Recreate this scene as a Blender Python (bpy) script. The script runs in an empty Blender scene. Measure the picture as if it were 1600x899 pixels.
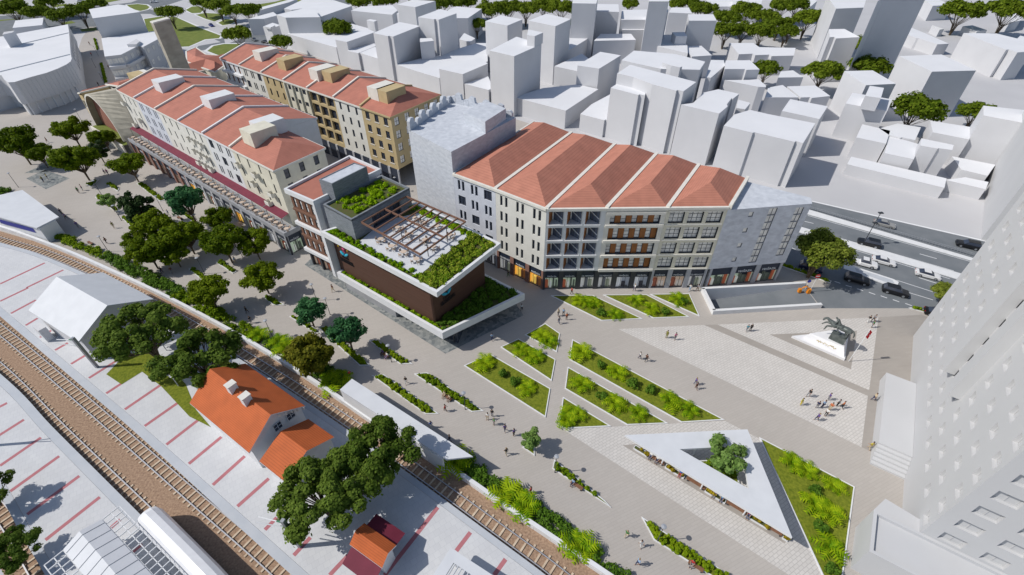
import bpy, math, random
from mathutils import Vector, Matrix
R = math.radians
random.seed(7)
SC = bpy.context.scene
COL = SC.collection
# ------------------------------------------------------------------ camera
CAM_H = 66.0
FPX = 756.0                       # focal length in pixels of a 1600 px wide frame
PITCH = math.atan(640 / 756.0)    # below the horizon
cam = bpy.data.cameras.new('camera'); camo = bpy.data.objects.new('camera', cam); COL.objects.link(camo)
cam.sensor_width = 36; cam.lens = 36 * FPX / 1600.0
cam.clip_start = 1; cam.clip_end = 3000
camo.location = (0, 0, CAM_H); camo.rotation_euler = (math.pi / 2 - PITCH, 0, 0)
SC.camera = camo
# ------------------------------------------------------------------ light
SUN_EL, SUN_AZ = R(45.5), R(5.5)  # elevation, and the heading the shadows fall in
w = bpy.data.worlds.new('World'); SC.world = w; w.use_nodes = True
nt = w.node_tree; bg = nt.nodes['Background']
sky = nt.nodes.new('ShaderNodeTexSky'); sky.sky_type = 'NISHITA'; sky.sun_disc = False
sky.sun_elevation = SUN_EL; sky.sun_rotation = R(-94); sky.air_density = 1.0; sky.dust_density = 1.0
nt.links.new(sky.outputs[0], bg.inputs[0]); bg.inputs[1].default_value = 0.098
sl = bpy.data.lights.new('sun', 'SUN'); sl.energy = 3.65; sl.angle = R(0.5); sl.color = (1.0, 0.955, 0.89)
so = bpy.data.objects.new('sun', sl); COL.objects.link(so); so.location = (-100, 0, 150)
so.rotation_euler = Vector((math.cos(SUN_EL) * math.cos(SUN_AZ), math.cos(SUN_EL) * math.sin(SUN_AZ), -math.sin(SUN_EL))).to_track_quat('-Z', 'Y').to_euler()
vs = SC.view_settings; vs.view_transform = 'Standard'; vs.look = 'None'; vs.exposure = -0.03; vs.gamma = 1.0; vs.use_curve_mapping = False
SC.cycles.max_bounces = 6; SC.cycles.diffuse_bounces = 3; SC.cycles.transparent_max_bounces = 4
# ------------------------------------------------------------------ survey: sight lines of the photo met with a level at height z
_c, _s = math.cos(PITCH), math.sin(PITCH)
def G(u, v, z=0.0):
    dx = (u - 800) / FPX; dy = (v - 449.5) / FPX
    t = (CAM_H - z) / (_s + dy * _c)
    return Vector((dx * t, (_c - dy * _s) * t, z))
def zoomer(x0, y0, k):
    return lambda x, y: (x0 + x / k, y0 + y / k)
K1, K2, K3, K4, K5, K6, K7, K8 = [zoomer(a, b, 6.658) for a, b in ((380, 0), (560, 0), (780, 0), (1000, 0), (860, 80), (1080, 80), (1220, 0), (1360, 0))]
L1, L2, L3, L4, L5, L6, L7, L8 = [zoomer(a, b, 6.658) for a, b in ((1260, 100), (1360, 160), (1160, 190), (120, 0), (0, 0), (0, 110), (620, 80), (240, 0))]
def zpoly(K, pts): return [K(*p) for p in pts]
def gp(pts, z=0.0): return [G(p[0], p[1], z) for p in pts]
def lerp(a, b, t): return a + (b - a) * t
# ------------------------------------------------------------------ materials
MATS = {}
def mat(name, col, rough=0.8, col2=None, scale=1.0, detail=3, metal=0.0, bump=0.0, kind='noise', spec=0.3, **k):
    if name in MATS: return MATS[name]
    m = bpy.data.materials.new(name); m.use_nodes = True; MATS[name] = m
    nt = m.node_tree; N = nt.nodes; L = nt.links; b = N['Principled BSDF']
    b.inputs['Roughness'].default_value = rough; b.inputs['Metallic'].default_value = metal
    b.inputs['Specular IOR Level'].default_value = spec
    c1 = (*col, 1.0); c2 = (*(col2 or [x * 0.88 for x in col]), 1.0)
    geo = N.new('ShaderNodeNewGeometry'); mp = N.new('ShaderNodeMapping'); L.new(geo.outputs['Position'], mp.inputs[0])
    mp.inputs['Rotation'].default_value = (0, 0, R(k.get('rot', 0)))
    if kind == 'noise':
        st = k.get('stretch', (1, 1, 1)); mp.inputs['Scale'].default_value = [scale * s for s in st]
        t = N.new('ShaderNodeTexNoise'); t.inputs['Scale'].default_value = 1.0; t.inputs['Detail'].default_value = detail
        L.new(mp.outputs[0], t.inputs[0]); fac = t.outputs['Fac']
        rr = N.new('ShaderNodeValToRGB'); rr.color_ramp.elements[0].position = k.get('lo', .35); rr.color_ramp.elements[1].position = k.get('hi', .65)
        rr.color_ramp.elements[0].color = c1; rr.color_ramp.elements[1].color = c2
        L.new(fac, rr.inputs[0]); out = rr.outputs[0]
    elif kind == 'brick':
        t = N.new('ShaderNodeTexBrick'); L.new(mp.outputs[0], t.inputs[0])
        t.inputs['Scale'].default_value = 1.0; t.inputs['Brick Width'].default_value = k.get('bw', 1.0); t.inputs['Row Height'].default_value = k.get('bh', .3)
        t.inputs['Mortar Size'].default_value = k.get('mortar', .03); t.inputs['Color1'].default_value = c1; t.inputs['Color2'].default_value = c2
        t.inputs['Mortar'].default_value = (*k.get('mc', [x * .7 for x in col]), 1); t.inputs['Bias'].default_value = 0.0
        n = N.new('ShaderNodeTexNoise'); n.inputs['Scale'].default_value = k.get('ns', .12); n.inputs['Detail'].default_value = 4; L.new(geo.outputs['Position'], n.inputs[0])
        mx = N.new('ShaderNodeMixRGB'); mx.blend_type = 'MULTIPLY'; mx.inputs[0].default_value = k.get('nf', .35)
        L.new(t.outputs['Color'], mx.inputs[1]); L.new(n.outputs['Fac'], mx.inputs[2])
        g = N.new('ShaderNodeBrightContrast'); g.inputs['Bright'].default_value = 0; L.new(mx.outputs[0], g.inputs[0]); out = mx.outputs[0]; fac = t.outputs['Fac']
        r2 = N.new('ShaderNodeValToRGB'); r2.color_ramp.elements[0].position = .25; r2.color_ramp.elements[1].position = .75
        r2.color_ramp.elements[0].color = (.75, .75, .75, 1); L.new(n.outputs['Fac'], r2.inputs[0]); L.new(r2.outputs[0], mx.inputs[2])
    elif kind == 'voronoi':
        mp.inputs['Scale'].default_value = (scale,) * 3
        t = N.new('ShaderNodeTexVoronoi'); t.inputs['Scale'].default_value = 1.0; L.new(mp.outputs[0], t.inputs[0])
        rr = N.new('ShaderNodeValToRGB'); rr.color_ramp.elements[0].color = c1; rr.color_ramp.elements[1].color = c2
        sp = N.new('ShaderNodeSeparateColor'); L.new(t.outputs['Color'], sp.inputs[0]); L.new(sp.outputs[0], rr.inputs[0]); fac = t.outputs['Distance']; out = rr.outputs[0]
    elif kind == 'rows':          # courses of tiles: bands at constant height, mottled
        sx = N.new('ShaderNodeSeparateXYZ'); L.new(geo.outputs['Position'], sx.inputs[0])
        mm = N.new('ShaderNodeMath'); mm.operation = 'MULTIPLY'; mm.inputs[1].default_value = scale; L.new(sx.outputs[2], mm.inputs[0])
        fr = N.new('ShaderNodeMath'); fr.operation = 'FRACT'; L.new(mm.outputs[0], fr.inputs[0])
        rr = N.new('ShaderNodeValToRGB'); e = rr.color_ramp.elements; e[0].position = 0.0; e[0].color = c2; e[1].position = .35; e[1].color = c1
        L.new(fr.outputs[0], rr.inputs[0])
        n = N.new('ShaderNodeTexNoise'); n.inputs['Scale'].default_value = k.get('ns', .5); n.inputs['Detail'].default_value = 5; L.new(geo.outputs['Position'], n.inputs[0])
        r2 = N.new('ShaderNodeValToRGB'); r2.color_ramp.elements[0].position = .3; r2.color_ramp.elements[1].position = .7; r2.color_ramp.elements[0].color = (.82, .82, .82, 1)
        L.new(n.outputs['Fac'], r2.inputs[0])
        mx = N.new('ShaderNodeMixRGB'); mx.blend_type = 'MULTIPLY'; mx.inputs[0].default_value = 1.0; L.new(rr.outputs[0], mx.inputs[1]); L.new(r2.outputs[0], mx.inputs[2])
        out = mx.outputs[0]; fac = fr.outputs[0]
    L.new(out, b.inputs['Base Color'])
    if bump:
        bp = N.new('ShaderNodeBump'); bp.inputs['Strength'].default_value = bump; bp.inputs['Distance'].default_value = k.get('bd', .05)
        L.new(fac, bp.inputs['Height']); L.new(bp.outputs[0], b.inputs['Normal'])
    return m
def leafmat(name, col, col2, trans=.25, rough=.6):
    m = bpy.data.materials.new(name); m.use_nodes = True; MATS[name] = m
    nt = m.node_tree; N = nt.nodes; L = nt.links; b = N['Principled BSDF']; o = N['Material Output']
    b.inputs['Roughness'].default_value = rough; b.inputs['Specular IOR Level'].default_value = .06
    geo = N.new('ShaderNodeNewGeometry'); oi = N.new('ShaderNodeObjectInfo')
    n = N.new('ShaderNodeTexNoise'); n.inputs['Scale'].default_value = 1.3; n.inputs['Detail'].default_value = 2; L.new(geo.outputs['Position'], n.inputs[0])
    a = N.new('ShaderNodeMath'); a.operation = 'ADD'; L.new(n.outputs['Fac'], a.inputs[0])
    r = N.new('ShaderNodeMath'); r.operation = 'MULTIPLY_ADD'; r.inputs[1].default_value = .3; r.inputs[2].default_value = -.15; L.new(oi.outputs['Random'], r.inputs[0])
    i2 = N.new('ShaderNodeMath'); i2.operation = 'MULTIPLY_ADD'; i2.inputs[1].default_value = .5; i2.inputs[2].default_value = -.25; L.new(geo.outputs['Random Per Island'], i2.inputs[0])
    a2 = N.new('ShaderNodeMath'); a2.operation = 'ADD'; L.new(r.outputs[0], a.inputs[1]); L.new(a.outputs[0], a2.inputs[0]); L.new(i2.outputs[0], a2.inputs[1])
    rr = N.new('ShaderNodeValToRGB'); e = rr.color_ramp.elements; e[0].position = .2; e[1].position = .8; e[0].color = (*col, 1); e[1].color = (*col2, 1); L.new(a2.outputs[0], rr.inputs[0])
    L.new(rr.outputs[0], b.inputs['Base Color'])
    t = N.new('ShaderNodeBsdfTranslucent'); L.new(rr.outputs[0], t.inputs[0])
    mx = N.new('ShaderNodeMixShader'); mx.inputs[0].default_value = trans; L.new(b.outputs[0], mx.inputs[1]); L.new(t.outputs[0], mx.inputs[2]); L.new(mx.outputs[0], o.inputs[0])
    return m
def flat(name, col, rough=.6, metal=0.0, spec=.4, **k): return mat(name, col, rough, [x * .93 for x in col], k.pop('scale', .8), 2, metal, spec=spec, **k)

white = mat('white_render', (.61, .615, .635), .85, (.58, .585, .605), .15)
white_lit_top = mat('white_render_lit_top', (.73, .74, .765), .85, (.70, .71, .735), .12)  # same white as the walls, stronger light from above put into the colour
white_dim_tower = mat('white_render_dim_tower', (.545, .55, .56), .85, (.525, .53, .54), .15)  # same white again, darkened: weaker light on the tower faces put into the colour
white2 = mat('white_metal_sheet', (.64, .66, .69), .55, (.60, .62, .65), .5)
trim = mat('pale_trim', (.74, .72, .66), .8, (.68, .66, .60), .8)
whitetrim = mat('white_trim', (.72, .73, .745), .7, (.68, .69, .70), .8)
cream = mat('cream_render', (.72, .69, .57), .85, (.63, .60, .50), .5)
warmwhite = mat('warm_white_render', (.72, .71, .66), .85, (.67, .66, .61), .5)
bluewhite = mat('bluish_white_render', (.62, .65, .72), .85, (.56, .59, .66), .7)
tan = mat('tan_render', (.53, .42, .235), .85, (.48, .38, .21), .5)
stonewall = mat('pale_rough_stone', (.60, .63, .68), .9, (.47, .50, .55), .9, 6, bump=.4, stretch=(1, 1, 2.2), lo=.3, hi=.7, bd=.15)
stonedark = mat('grey_rough_stone', (.66, .685, .74), .9, (.50, .52, .57), .8, 6, bump=.5, stretch=(1, 1, 1.6), lo=.3, hi=.7, bd=.15)
travert = mat('travertine', (.46, .43, .36), .9, (.33, .31, .26), .35, 7, bump=.3, stretch=(1, 1, 2), lo=.3, hi=.7)
tile = mat('red_roof_tiles', (.475, .19, .138), .8, (.435, .172, .124), 6.0, kind='rows')
tile2 = mat('terracotta_roof_tiles', (.51, .215, .15), .8, (.41, .168, .118), 4.0, kind='rows')
tile3 = mat('orange_roof_tiles', (.54, .13, .036), .75, (.37, .082, .024), 6.5, kind='rows')
glass = mat('dark_window_glass', (.035, .045, .07), .08, (.05, .06, .085), .6, spec=.6)
blind = mat('window_with_pale_blind', (.88, .86, .81), .5, (.68, .67, .65), .9, lo=.42, hi=.62)
frame = flat('dark_window_frame', (.05, .055, .065), .5)
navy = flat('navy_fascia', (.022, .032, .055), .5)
wood = mat('warm_wood_panel', (.34, .135, .04), .6, (.25, .095, .03), 1.4, stretch=(6, 6, .6))
brownclad = mat('brown_board_cladding', (.105, .052, .036), .65, (.085, .042, .028), .5, stretch=(.4, .4, 9), lo=.3, hi=.7)
brownpost = flat('brown_timber', (.20, .105, .07), .7)
greyclad = mat('grey_split_stone', (.24, .26, .29), .9, (.17, .19, .21), 1.0, 5, bump=.4, stretch=(1, 1, 5))
concrete = mat('grey_concrete', (.34, .35, .37), .85, (.29, .30, .32), .6)
palepost = flat('pale_grey_column', (.42, .43, .46), .8)
brickpier = mat('brick_pier', (.30, .165, .13), .85, (.25, .13, .10), 2.0)
maroon = mat('maroon_canvas', (.165, .022, .045), .7, (.14, .018, .038), .6)
asphalt = mat('asphalt', (.155, .172, .188), .85, (.19, .205, .22), .25, 6)
paint = flat('road_paint', (.78, .79, .80), .7)
kerbw = flat('white_kerb', (.72, .73, .74), .8)
bark = mat('bark', (.17, .13, .09), .9, (.10, .075, .05), 3.0)
steel = flat('galvanised_steel', (.36, .38, .41), .45, .5)
darkmetal = flat('dark_grey_metal', (.06, .065, .075), .5, .2)
gold = flat('gold_letters', (.55, .40, .08), .4, .6)
bronze = mat('weathered_bronze', (.15, .17, .165), .45, (.09, .105, .10), 1.5, metal=.3)
marble = mat('white_marble', (.80, .80, .81), .5, (.74, .74, .76), .5)
rubber = flat('tyre_rubber', (.02, .02, .022), .8)
timber = mat('timber_bench', (.26, .13, .075), .65, (.20, .10, .06), 2.0)
soil = mat('bed_soil', (.10, .09, .035), .95, (.075, .10, .025), 1.2)
grass = mat('lawn', (.105, .14, .008), .95, (.20, .225, .018), 2.6, 9, bump=.8, lo=.32, hi=.68, bd=.12)
fargrass = mat('park_grass', (.125, .17, .03), .95, (.18, .21, .045), .35, 8)
# ------------------------------------------------------------------ mesh building
class MB:
    def __init__(s): s.v = []; s.f = []; s.m = []; s.mats = []
    def mi(s, m):
        if m not in s.mats: s.mats.append(m)
        return s.mats.index(m)
    def face(s, pts, m):
        i = len(s.v); s.v += [tuple(p) for p in pts]; s.f.append(tuple(range(i, i + len(pts)))); s.m.append(s.mi(m))
    def box(s, x0, x1, y0, y1, z0, z1, m):
        s.prism([(x0, y0), (x1, y0), (x1, y1), (x0, y1)], z0, z1, m)
    def prism(s, poly, z0, z1, m, top=None, bot=True):
        poly = [(p[0], p[1]) for p in poly]; n = len(poly)
        if sum(poly[i][0] * poly[(i + 1) % n][1] - poly[(i + 1) % n][0] * poly[i][1] for i in range(n)) < 0: poly = poly[::-1]
        k = s.mi(m); i = len(s.v); s.v += [(p[0], p[1], z0) for p in poly] + [(p[0], p[1], z1) for p in poly]
        for j in range(n): s.f.append((i + j, i + (j + 1) % n, i + n + (j + 1) % n, i + n + j)); s.m.append(k)
        s.f.append(tuple(range(i + n, i + 2 * n))); s.m.append(s.mi(top) if top else k)
        if bot: s.f.append(tuple(range(i + n - 1, i - 1, -1))); s.m.append(k)
    def beam(s, p, q, wd, h, m, up=Vector((0, 0, 1))):
        p, q = Vector(p), Vector(q); d = (q - p).normalized(); x = d.cross(up)
        if x.length < 1e-4: x = d.cross(Vector((0, 1, 0)))
        x.normalize(); y = x.cross(d); k = s.mi(m); i = len(s.v)
        for c in (p, q):
            for a, b in ((-1, -1), (1, -1), (1, 1), (-1, 1)): s.v.append(tuple(c + x * (a * wd / 2) + y * (b * h / 2)))
        for f in ((0, 1, 2, 3), (7, 6, 5, 4), (0, 4, 5, 1), (1, 5, 6, 2), (2, 6, 7, 3), (3, 7, 4, 0)): s.f.append(tuple(i + a for a in f)); s.m.append(k)
    def tube(s, pts, rad, m, n=6, cap=True):
        pts = [Vector(p) for p in pts]
        if not hasattr(rad, '__len__'): rad = [rad] * len(pts)
        k = s.mi(m); i0 = len(s.v)
        for j, p in enumerate(pts):
            d = (pts[min(j + 1, len(pts) - 1)] - pts[max(j - 1, 0)]).normalized()
            x = d.orthogonal().normalized() if abs(d.z) > .95 else d.cross(Vector((0, 0, 1))).normalized(); y = x.cross(d)
            for a in range(n):
                t = 2 * math.pi * a / n; s.v.append(tuple(p + (x * math.cos(t) + y * math.sin(t)) * rad[j]))
        for j in range(len(pts) - 1):
            for a in range(n):
                b = (a + 1) % n; s.f.append((i0 + j * n + a, i0 + j * n + b, i0 + (j + 1) * n + b, i0 + (j + 1) * n + a)); s.m.append(k)
        if cap:
            s.f.append(tuple(i0 + a for a in range(n))[::-1]); s.m.append(k)
            e = i0 + (len(pts) - 1) * n; s.f.append(tuple(e + a for a in range(n))); s.m.append(k)
    def disc(s, c, r, z, m, n=12, rz=None):
        s.face([(c[0] + r * math.cos(2 * math.pi * a / n), c[1] + (rz or r) * math.sin(2 * math.pi * a / n), z) for a in range(n)], m)
    def ball(s, c, rx, ry, rz, m, n=8, k=5):
        mi = s.mi(m); i0 = len(s.v)
        for j in range(k + 1):
            t = math.pi * j / k
            for a in range(n):
                u = 2 * math.pi * a / n; s.v.append((c[0] + rx * math.sin(t) * math.cos(u), c[1] + ry * math.sin(t) * math.sin(u), c[2] + rz * math.cos(t)))
        for j in range(k):
            for a in range(n):
                b = (a + 1) % n; s.f.append((i0 + j * n + a, i0 + (j + 1) * n + a, i0 + (j + 1) * n + b, i0 + j * n + b)); s.m.append(mi)
    def mesh(s, name, off=None, smooth=False):
        me = bpy.data.meshes.new(name)
        v = s.v if off is None else [(a[0] - off[0], a[1] - off[1], a[2] - off[2]) for a in s.v]
        me.from_pydata(v, [], s.f)
        for m in s.mats: me.materials.append(m)
        me.polygons.foreach_set('material_index', s.m)
        if smooth: me.polygons.foreach_set('use_smooth', [True] * len(s.f))
        me.update(); return me
LABELS = {}
def tag(o, label=None, cat=None, group=None, kind=None):
    if label:
        o['label'] = label
        if len(label.split()) > 16 or label in LABELS and not group: print('LABEL', len(label.split()), label)
        LABELS[label] = 1
    if cat: o['category'] = cat
    if group: o['group'] = group
    if kind: o['kind'] = kind
    return o
def link(name, data, parent=None, loc=None):
    o = bpy.data.objects.new(name, data); COL.objects.link(o)
    if parent: o.parent = parent
    if loc is not None: o.location = loc
    return o
def root(name, label, cat, loc, group=None):
    o = link(name, None, None, Vector((loc[0], loc[1], loc[2] if len(loc) > 2 else 0))); o.empty_display_size = .5
    return tag(o, label, cat, group)
def wloc(o):
    v = Vector((0, 0, 0))
    while o: v += o.location; o = o.parent
    return v
def part(name, mb, parent, label=None, smooth=False):   # mesh given in world coordinates, parented to its thing
    off = wloc(parent); o = link(name, mb.mesh(name, off, smooth), parent)
    if label:
        o['label'] = label
        if len(label.split()) > 16 or label in LABELS and not group: print('LABEL', len(label.split()), label)
        LABELS[label] = 1
    return o
def thing(name, mb, label, cat, group=None, loc=None, kind=None, smooth=False):
    if loc is None:
        xs = [p[0] for p in mb.v]; ys = [p[1] for p in mb.v]; zs = [p[2] for p in mb.v]; loc = ((min(xs) + max(xs)) / 2, (min(ys) + max(ys)) / 2, min(zs))
    o = link(name, mb.mesh(name, loc, smooth), None, loc); return tag(o, label, cat, group, kind)
def struct(name, mb):
    o = link(name, mb.mesh(name)); o['kind'] = 'structure'; return o
def copy_tree(o, parent=None, loc=None, rz=None):
    c = o.copy(); COL.objects.link(c); c.parent = parent
    if loc is not None: c.location = loc
    if rz is not None: c.rotation_euler = (0, 0, rz)
    for ch in o.children: copy_tree(ch, c)
    return c
def sheet(name, px, z, m, world=False):
    b = MB(); b.face([Vector((p[0], p[1], z)) for p in px] if world else gp(px, 0) if z == 0 else [Vector((q.x, q.y, z)) for q in gp(px)], m); return struct(name, b)
def smooth_path(pts, n=8):
    P = [Vector(p) for p in pts]; P = [P[0] * 2 - P[1]] + P + [P[-1] * 2 - P[-2]]; out = []
    for i in range(1, len(P) - 2):
        a, b, c, d = P[i - 1:i + 3]
        for k in range(n):
            t = k / n; out.append(.5 * ((2 * b) + (c - a) * t + (2 * a - 5 * b + 4 * c - d) * t * t + (3 * b - a - 3 * c + d) * t ** 3))
    out.append(P[-2]); return out
def offset(path, d):
    out = []
    for i, p in enumerate(path):
        t = (path[min(i + 1, len(path) - 1)] - path[max(i - 1, 0)]); t.z = 0; t.normalize(); out.append(p + Vector((t.y, -t.x, 0)) * d)
    return out
def strip(mb, a, b, z, m):
    for i in range(len(a) - 1):
        mb.face([(a[i].x, a[i].y, z), (a[i + 1].x, a[i + 1].y, z), (b[i + 1].x, b[i + 1].y, z), (b[i].x, b[i].y, z)], m)
def wallstrip(mb, a, z0, z1, m):
    for i in range(len(a) - 1): mb.face([(a[i].x, a[i].y, z0), (a[i + 1].x, a[i + 1].y, z0), (a[i + 1].x, a[i + 1].y, z1), (a[i].x, a[i].y, z1)], m)
TEXTS = {}
def text_mesh(s, size, m, depth=.03):
    k = (s, size, m.name)
    if k in TEXTS: return TEXTS[k]
    cu = bpy.data.curves.new('lettering', 'FONT'); cu.body = s; cu.size = size; cu.extrude = depth; cu.align_x = 'CENTER'
    o = bpy.data.objects.new('lettering', cu); COL.objects.link(o)
    me = bpy.data.meshes.new_from_object(o.evaluated_get(bpy.context.evaluated_depsgraph_get()))
    bpy.data.objects.remove(o); me.materials.clear(); me.materials.append(m); me.name = 'lettering'; TEXTS[k] = me
    return me
# ================================================================== GROUND
from mathutils.geometry import tessellate_polygon
def holed(name, outer, holes, z, m):
    loops = [[Vector((p[0], p[1], 0)) for p in outer]] + [[Vector((p[0], p[1], 0)) for p in h] for h in holes]
    flatl = [p for l in loops for p in l]; b = MB()
    for t in tessellate_polygon(loops): b.face([(flatl[i].x, flatl[i].y, z) for i in t], m)
    return struct(name, b)
plazam = mat('plaza_plank_paving', (.47, .437, .402), .85, (.448, .416, .382), kind='brick', bw=1.6, bh=.40, mortar=.02, mc=(.40, .37, .34), rot=-24, ns=.06, nf=.45)
cobble = mat('pale_block_paving', (.615, .59, .56), .85, (.57, .545, .515), kind='brick', bw=.75, bh=.42, mortar=.03, mc=(.43, .41, .39), rot=-30, ns=.2, nf=.3)
pebble = mat('grey_pebble_paving', (.30, .31, .30), .9, (.13, .15, .16), 1.6, kind='voronoi')
pathm = mat('brown_path_paving', (.375, .345, .312), .85, (.355, .326, .295), kind='brick', bw=1.6, bh=.40, mortar=.02, mc=(.355, .33, .305), rot=-8, ns=.2, nf=.4)
platm = mat('platform_paving', (.63, .64, .655), .85, (.595, .605, .625), kind='brick', bw=.8, bh=.8, mortar=.02, mc=(.53, .545, .565), rot=-33, ns=.3, nf=.4)
plated = mat('platform_edge', (.50, .525, .56), .8, (.46, .49, .53), .5)
redpaint = mat('red_stripe_paint', (.46, .175, .195), .8, (.42, .155, .175), 1.0)
ballast = mat('brown_ballast', (.43, .295, .20), .95, (.24, .155, .105), 3.6, 5, bump=.6, lo=.3, hi=.7)
groundm = mat('pale_city_ground', (.53, .53, .545), .9, (.49, .49, .505), .05)

RAMP = gp([(1097, 456), (1114, 490.5), (1281, 480.5), (1256, 447)])
holed('ground', [(-900, -60), (900, -60), (900, 900), (-900, 900)], [RAMP], 0.0, groundm)
PLZ = gp([(-140, 250), (-60, 190), (60, 160), (105, 130), (128, 60), (140, 42), (158, 42), (180, 70), (240, 100), (345, 110), (352, 90), (452, 77), (505, 92), (689, 150), (760, 172), (880, 210), (905, 215), (1000, 300), (1212, 350),
          (1223, 416), (1270, 434), (1299, 443), (1294, 449), (1256, 449), (1260, 452), (1284, 482), (1417, 482), (1456, 491), (1700, 560), (1800, 1100), (1050, 1000), (990, 930), (800, 798), (625, 684), (400, 541), (240, 455), (90, 388), (-140, 320)])
holed('plaza_paving', PLZ, [RAMP], .012, plazam)
sheet('pale_paving', [(966, 514.5), (1100, 508), (1356, 619), (1346, 699)], .018, cobble)
sheet('pale_paving', [(1121, 507.5), (1372.5, 496), (1358, 610)], .018, cobble)
sheet('monument_paving', [(1202.5, 523), (1339, 517), (1329.5, 577.5)], .024, pathm)
sheet('pale_paving', [(880, 671), (1133, 658), (1187, 686), (1292, 915), (1258, 915), (884, 674)], .018, cobble)
sheet('bench_paving', [(972.5, 696), (996, 694), (1240, 842), (1225, 849)], .024, pathm)
sheet('path', [(1100, 508), (1121, 507.5), (1358, 610), (1356, 619)], .019, pathm)
sheet('pavement', [(1356, 619), (1358, 610), (1372.5, 496), (1440, 492), (1520, 520), (1480, 760), (1346, 699)], .017, pathm)
sheet('pebble_paving', [(476, 414), (696, 553), (818, 493), (790, 450), (640, 400), (520, 370)], .018, pebble)
sheet('pebble_paving', [(41, 279), (70, 266), (109, 279), (72, 296)], .018, pebble)
sheet('pebble_paving', [(38, 271), (80, 252), (104, 262), (62, 270)], .018, pebble)
# ---- ramp down to the underground car park
b = MB(); a0, b0, c0, d0 = RAMP
b.face([(a0.x, a0.y, -2.5), (b0.x, b0.y, -2.5), (c0.x, c0.y, .004), (d0.x, d0.y, .004)], asphalt)
struct('road', b)
def wallseg(mb, p, q, th, z0, z1, m):
    d = (Vector(q) - Vector(p)); d.z = 0; d.normalize(); n = Vector((d.y, -d.x, 0)) * th / 2
    mb.prism([p - n, q - n, q + n, p + n], z0, z1, m)
rw = root('ramp_wall', 'low white parapet wall around three sides of the sunken car ramp', 'wall', (b0.x, b0.y, 0))
for pq in ((a0 + (d0 - a0).normalized() * -.3, d0), (a0, b0), (b0 + (c0 - b0).normalized() * -.3, c0)):
    b = MB(); wallseg(b, pq[0], pq[1], .6, -2.6, 1.0, whitetrim); part('wall_section', b, rw)
# ---- roads
sheet('road', [(1150, 287), (1270, 316), (1640, 401), (1640, 545), (1456, 490.5), (1418, 482), (1284, 482), (1258, 449), (1294, 449.5), (1299, 443), (1222, 415), (1150, 392)], .013, asphalt)
def band(p1, p2, q1, q2, z, m, e=(0.0, 0.0), hgt=0, name='median'):
    a, c, d, f = gp([p1, p2, q2, q1]); u = (c - a) * e[0]; v = (c - a) * e[1]; u2 = (f and (d - f)) * e[0]; v2 = (d - f) * e[1]
    b = MB(); P = [a - u, c + v, d + v2, f - u2]
    if hgt: b.prism(P, 0.005, hgt, m)
    else: b.face([(p.x, p.y, z) for p in P], m)
    return struct(name, b)
E2 = (.6, .35)
band((1266, 329), (1516, 403), (1262, 335.5), (1514, 407), .02, kerbw, E2, .14)
band((1317, 374.5), (1490, 425), (1320, 385), (1482, 433), .02, kerbw, (1.2, .5), .14)
sheet('road_marking', [(1269, 315.5), (1269, 314), (1640, 399), (1640, 401)], .03, paint)
def dash(p, q, wd=.16):
    a, c = gp([p, q]); d = (c - a).normalized(); n = Vector((d.y, -d.x, 0)) * wd / 2; b = MB()
    b.face([(x.x, x.y, .02) for x in (a - n, c - n, c + n, a + n)], paint); struct('road_marking', b)
for k in ((1257, 346, 1271, 349.5), (1437, 397, 1463.5, 404.5), (1435.5, 434, 1463.5, 443), (1252, 360, 1266, 365), (1246, 376, 1254, 379), (1235, 387, 1243, 390), (1304, 440, 1313, 443), (1321.5, 446, 1331, 449), (1339, 451.5, 1348.5, 454.5), (1357.5, 457, 1367.5, 460.5), (1376, 462.5, 1386, 466), (1395, 468.5, 1405, 472), (1414.5, 474.5, 1424.5, 478)):
    dash(k[:2], k[2:], .2)
for k in ((1400.6, 438, 1475, 462), (1220, 412, 1296, 438), (1420, 457.5, 1458, 469), (1434, 481.5, 1458, 488), (1262, 337, 1516, 409), (1316, 373.5, 1490, 423.5), (1322, 387, 1484, 436)): dash(k[:2], k[2:], .16)
isl = gp([(1318, 411), (1345, 420.5), (1396, 437), (1404, 441.5), (1402, 446.5), (1381, 444.5), (1345, 430), (1318, 420)])
b = MB(); b.prism(isl, .008, .13, kerbw); struct('traffic_island', b)
b = MB(); hat = gp([(1335, 419.5), (1394, 438.5), (1397, 443.5), (1383, 441.5), (1338, 425.5)])
b.face([(p.x, p.y, .135) for p in hat], plated); struct('traffic_island', b)
# ---- far roads, roundabout and park lawns
sheet('road', [(-260, 50), (-40, 27), (60, 22), (140, 12), (205, 4), (250, -14), (330, -14), (262, 8), (232, 14), (285, 30), (350, 60), (352, 70), (400, 52), (470, 22), (560, -20), (600, -20), (500, 30), (455, 45), (400, 76), (345, 73), (300, 82), (310, 72), (345, 66), (290, 42), (235, 22), (215, 22), (200, 26), (150, 42), (60, 52), (-60, 62), (-260, 90)], .010, asphalt)
def lawn(px, curb=True):
    P = gp(px); b = MB(); b.face([(p.x, p.y, .05) for p in P], fargrass); o = struct('park_lawn', b)
    if curb:
        cx = sum((p for p in P), Vector()) / len(P); b = MB(); b.face([(q.x, q.y, .03) for q in [cx + (p - cx) * 1.0 + (p - cx).normalized() * 1.8 for p in P]], kerbw); struct('kerb_strip', b)
lawn([(198, 8), (215, 6.5), (229, 8), (234, 11.5), (230, 15), (219, 17.5), (205, 14)])
lawn([(225, 30), (252, 26), (275, 27), (310, 43), (345, 56), (342, 60), (320, 62), (295, 73), (270, 74), (245, 60), (230, 48)])
lawn([(324, 80), (334, 72), (350, 69), (375, 69), (395, 72), (392, 80), (372, 85), (345, 88)])
lawn([(290, 16), (300, 10.5), (310, 10), (320, 14), (313, 20.5), (300, 21)])
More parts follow.
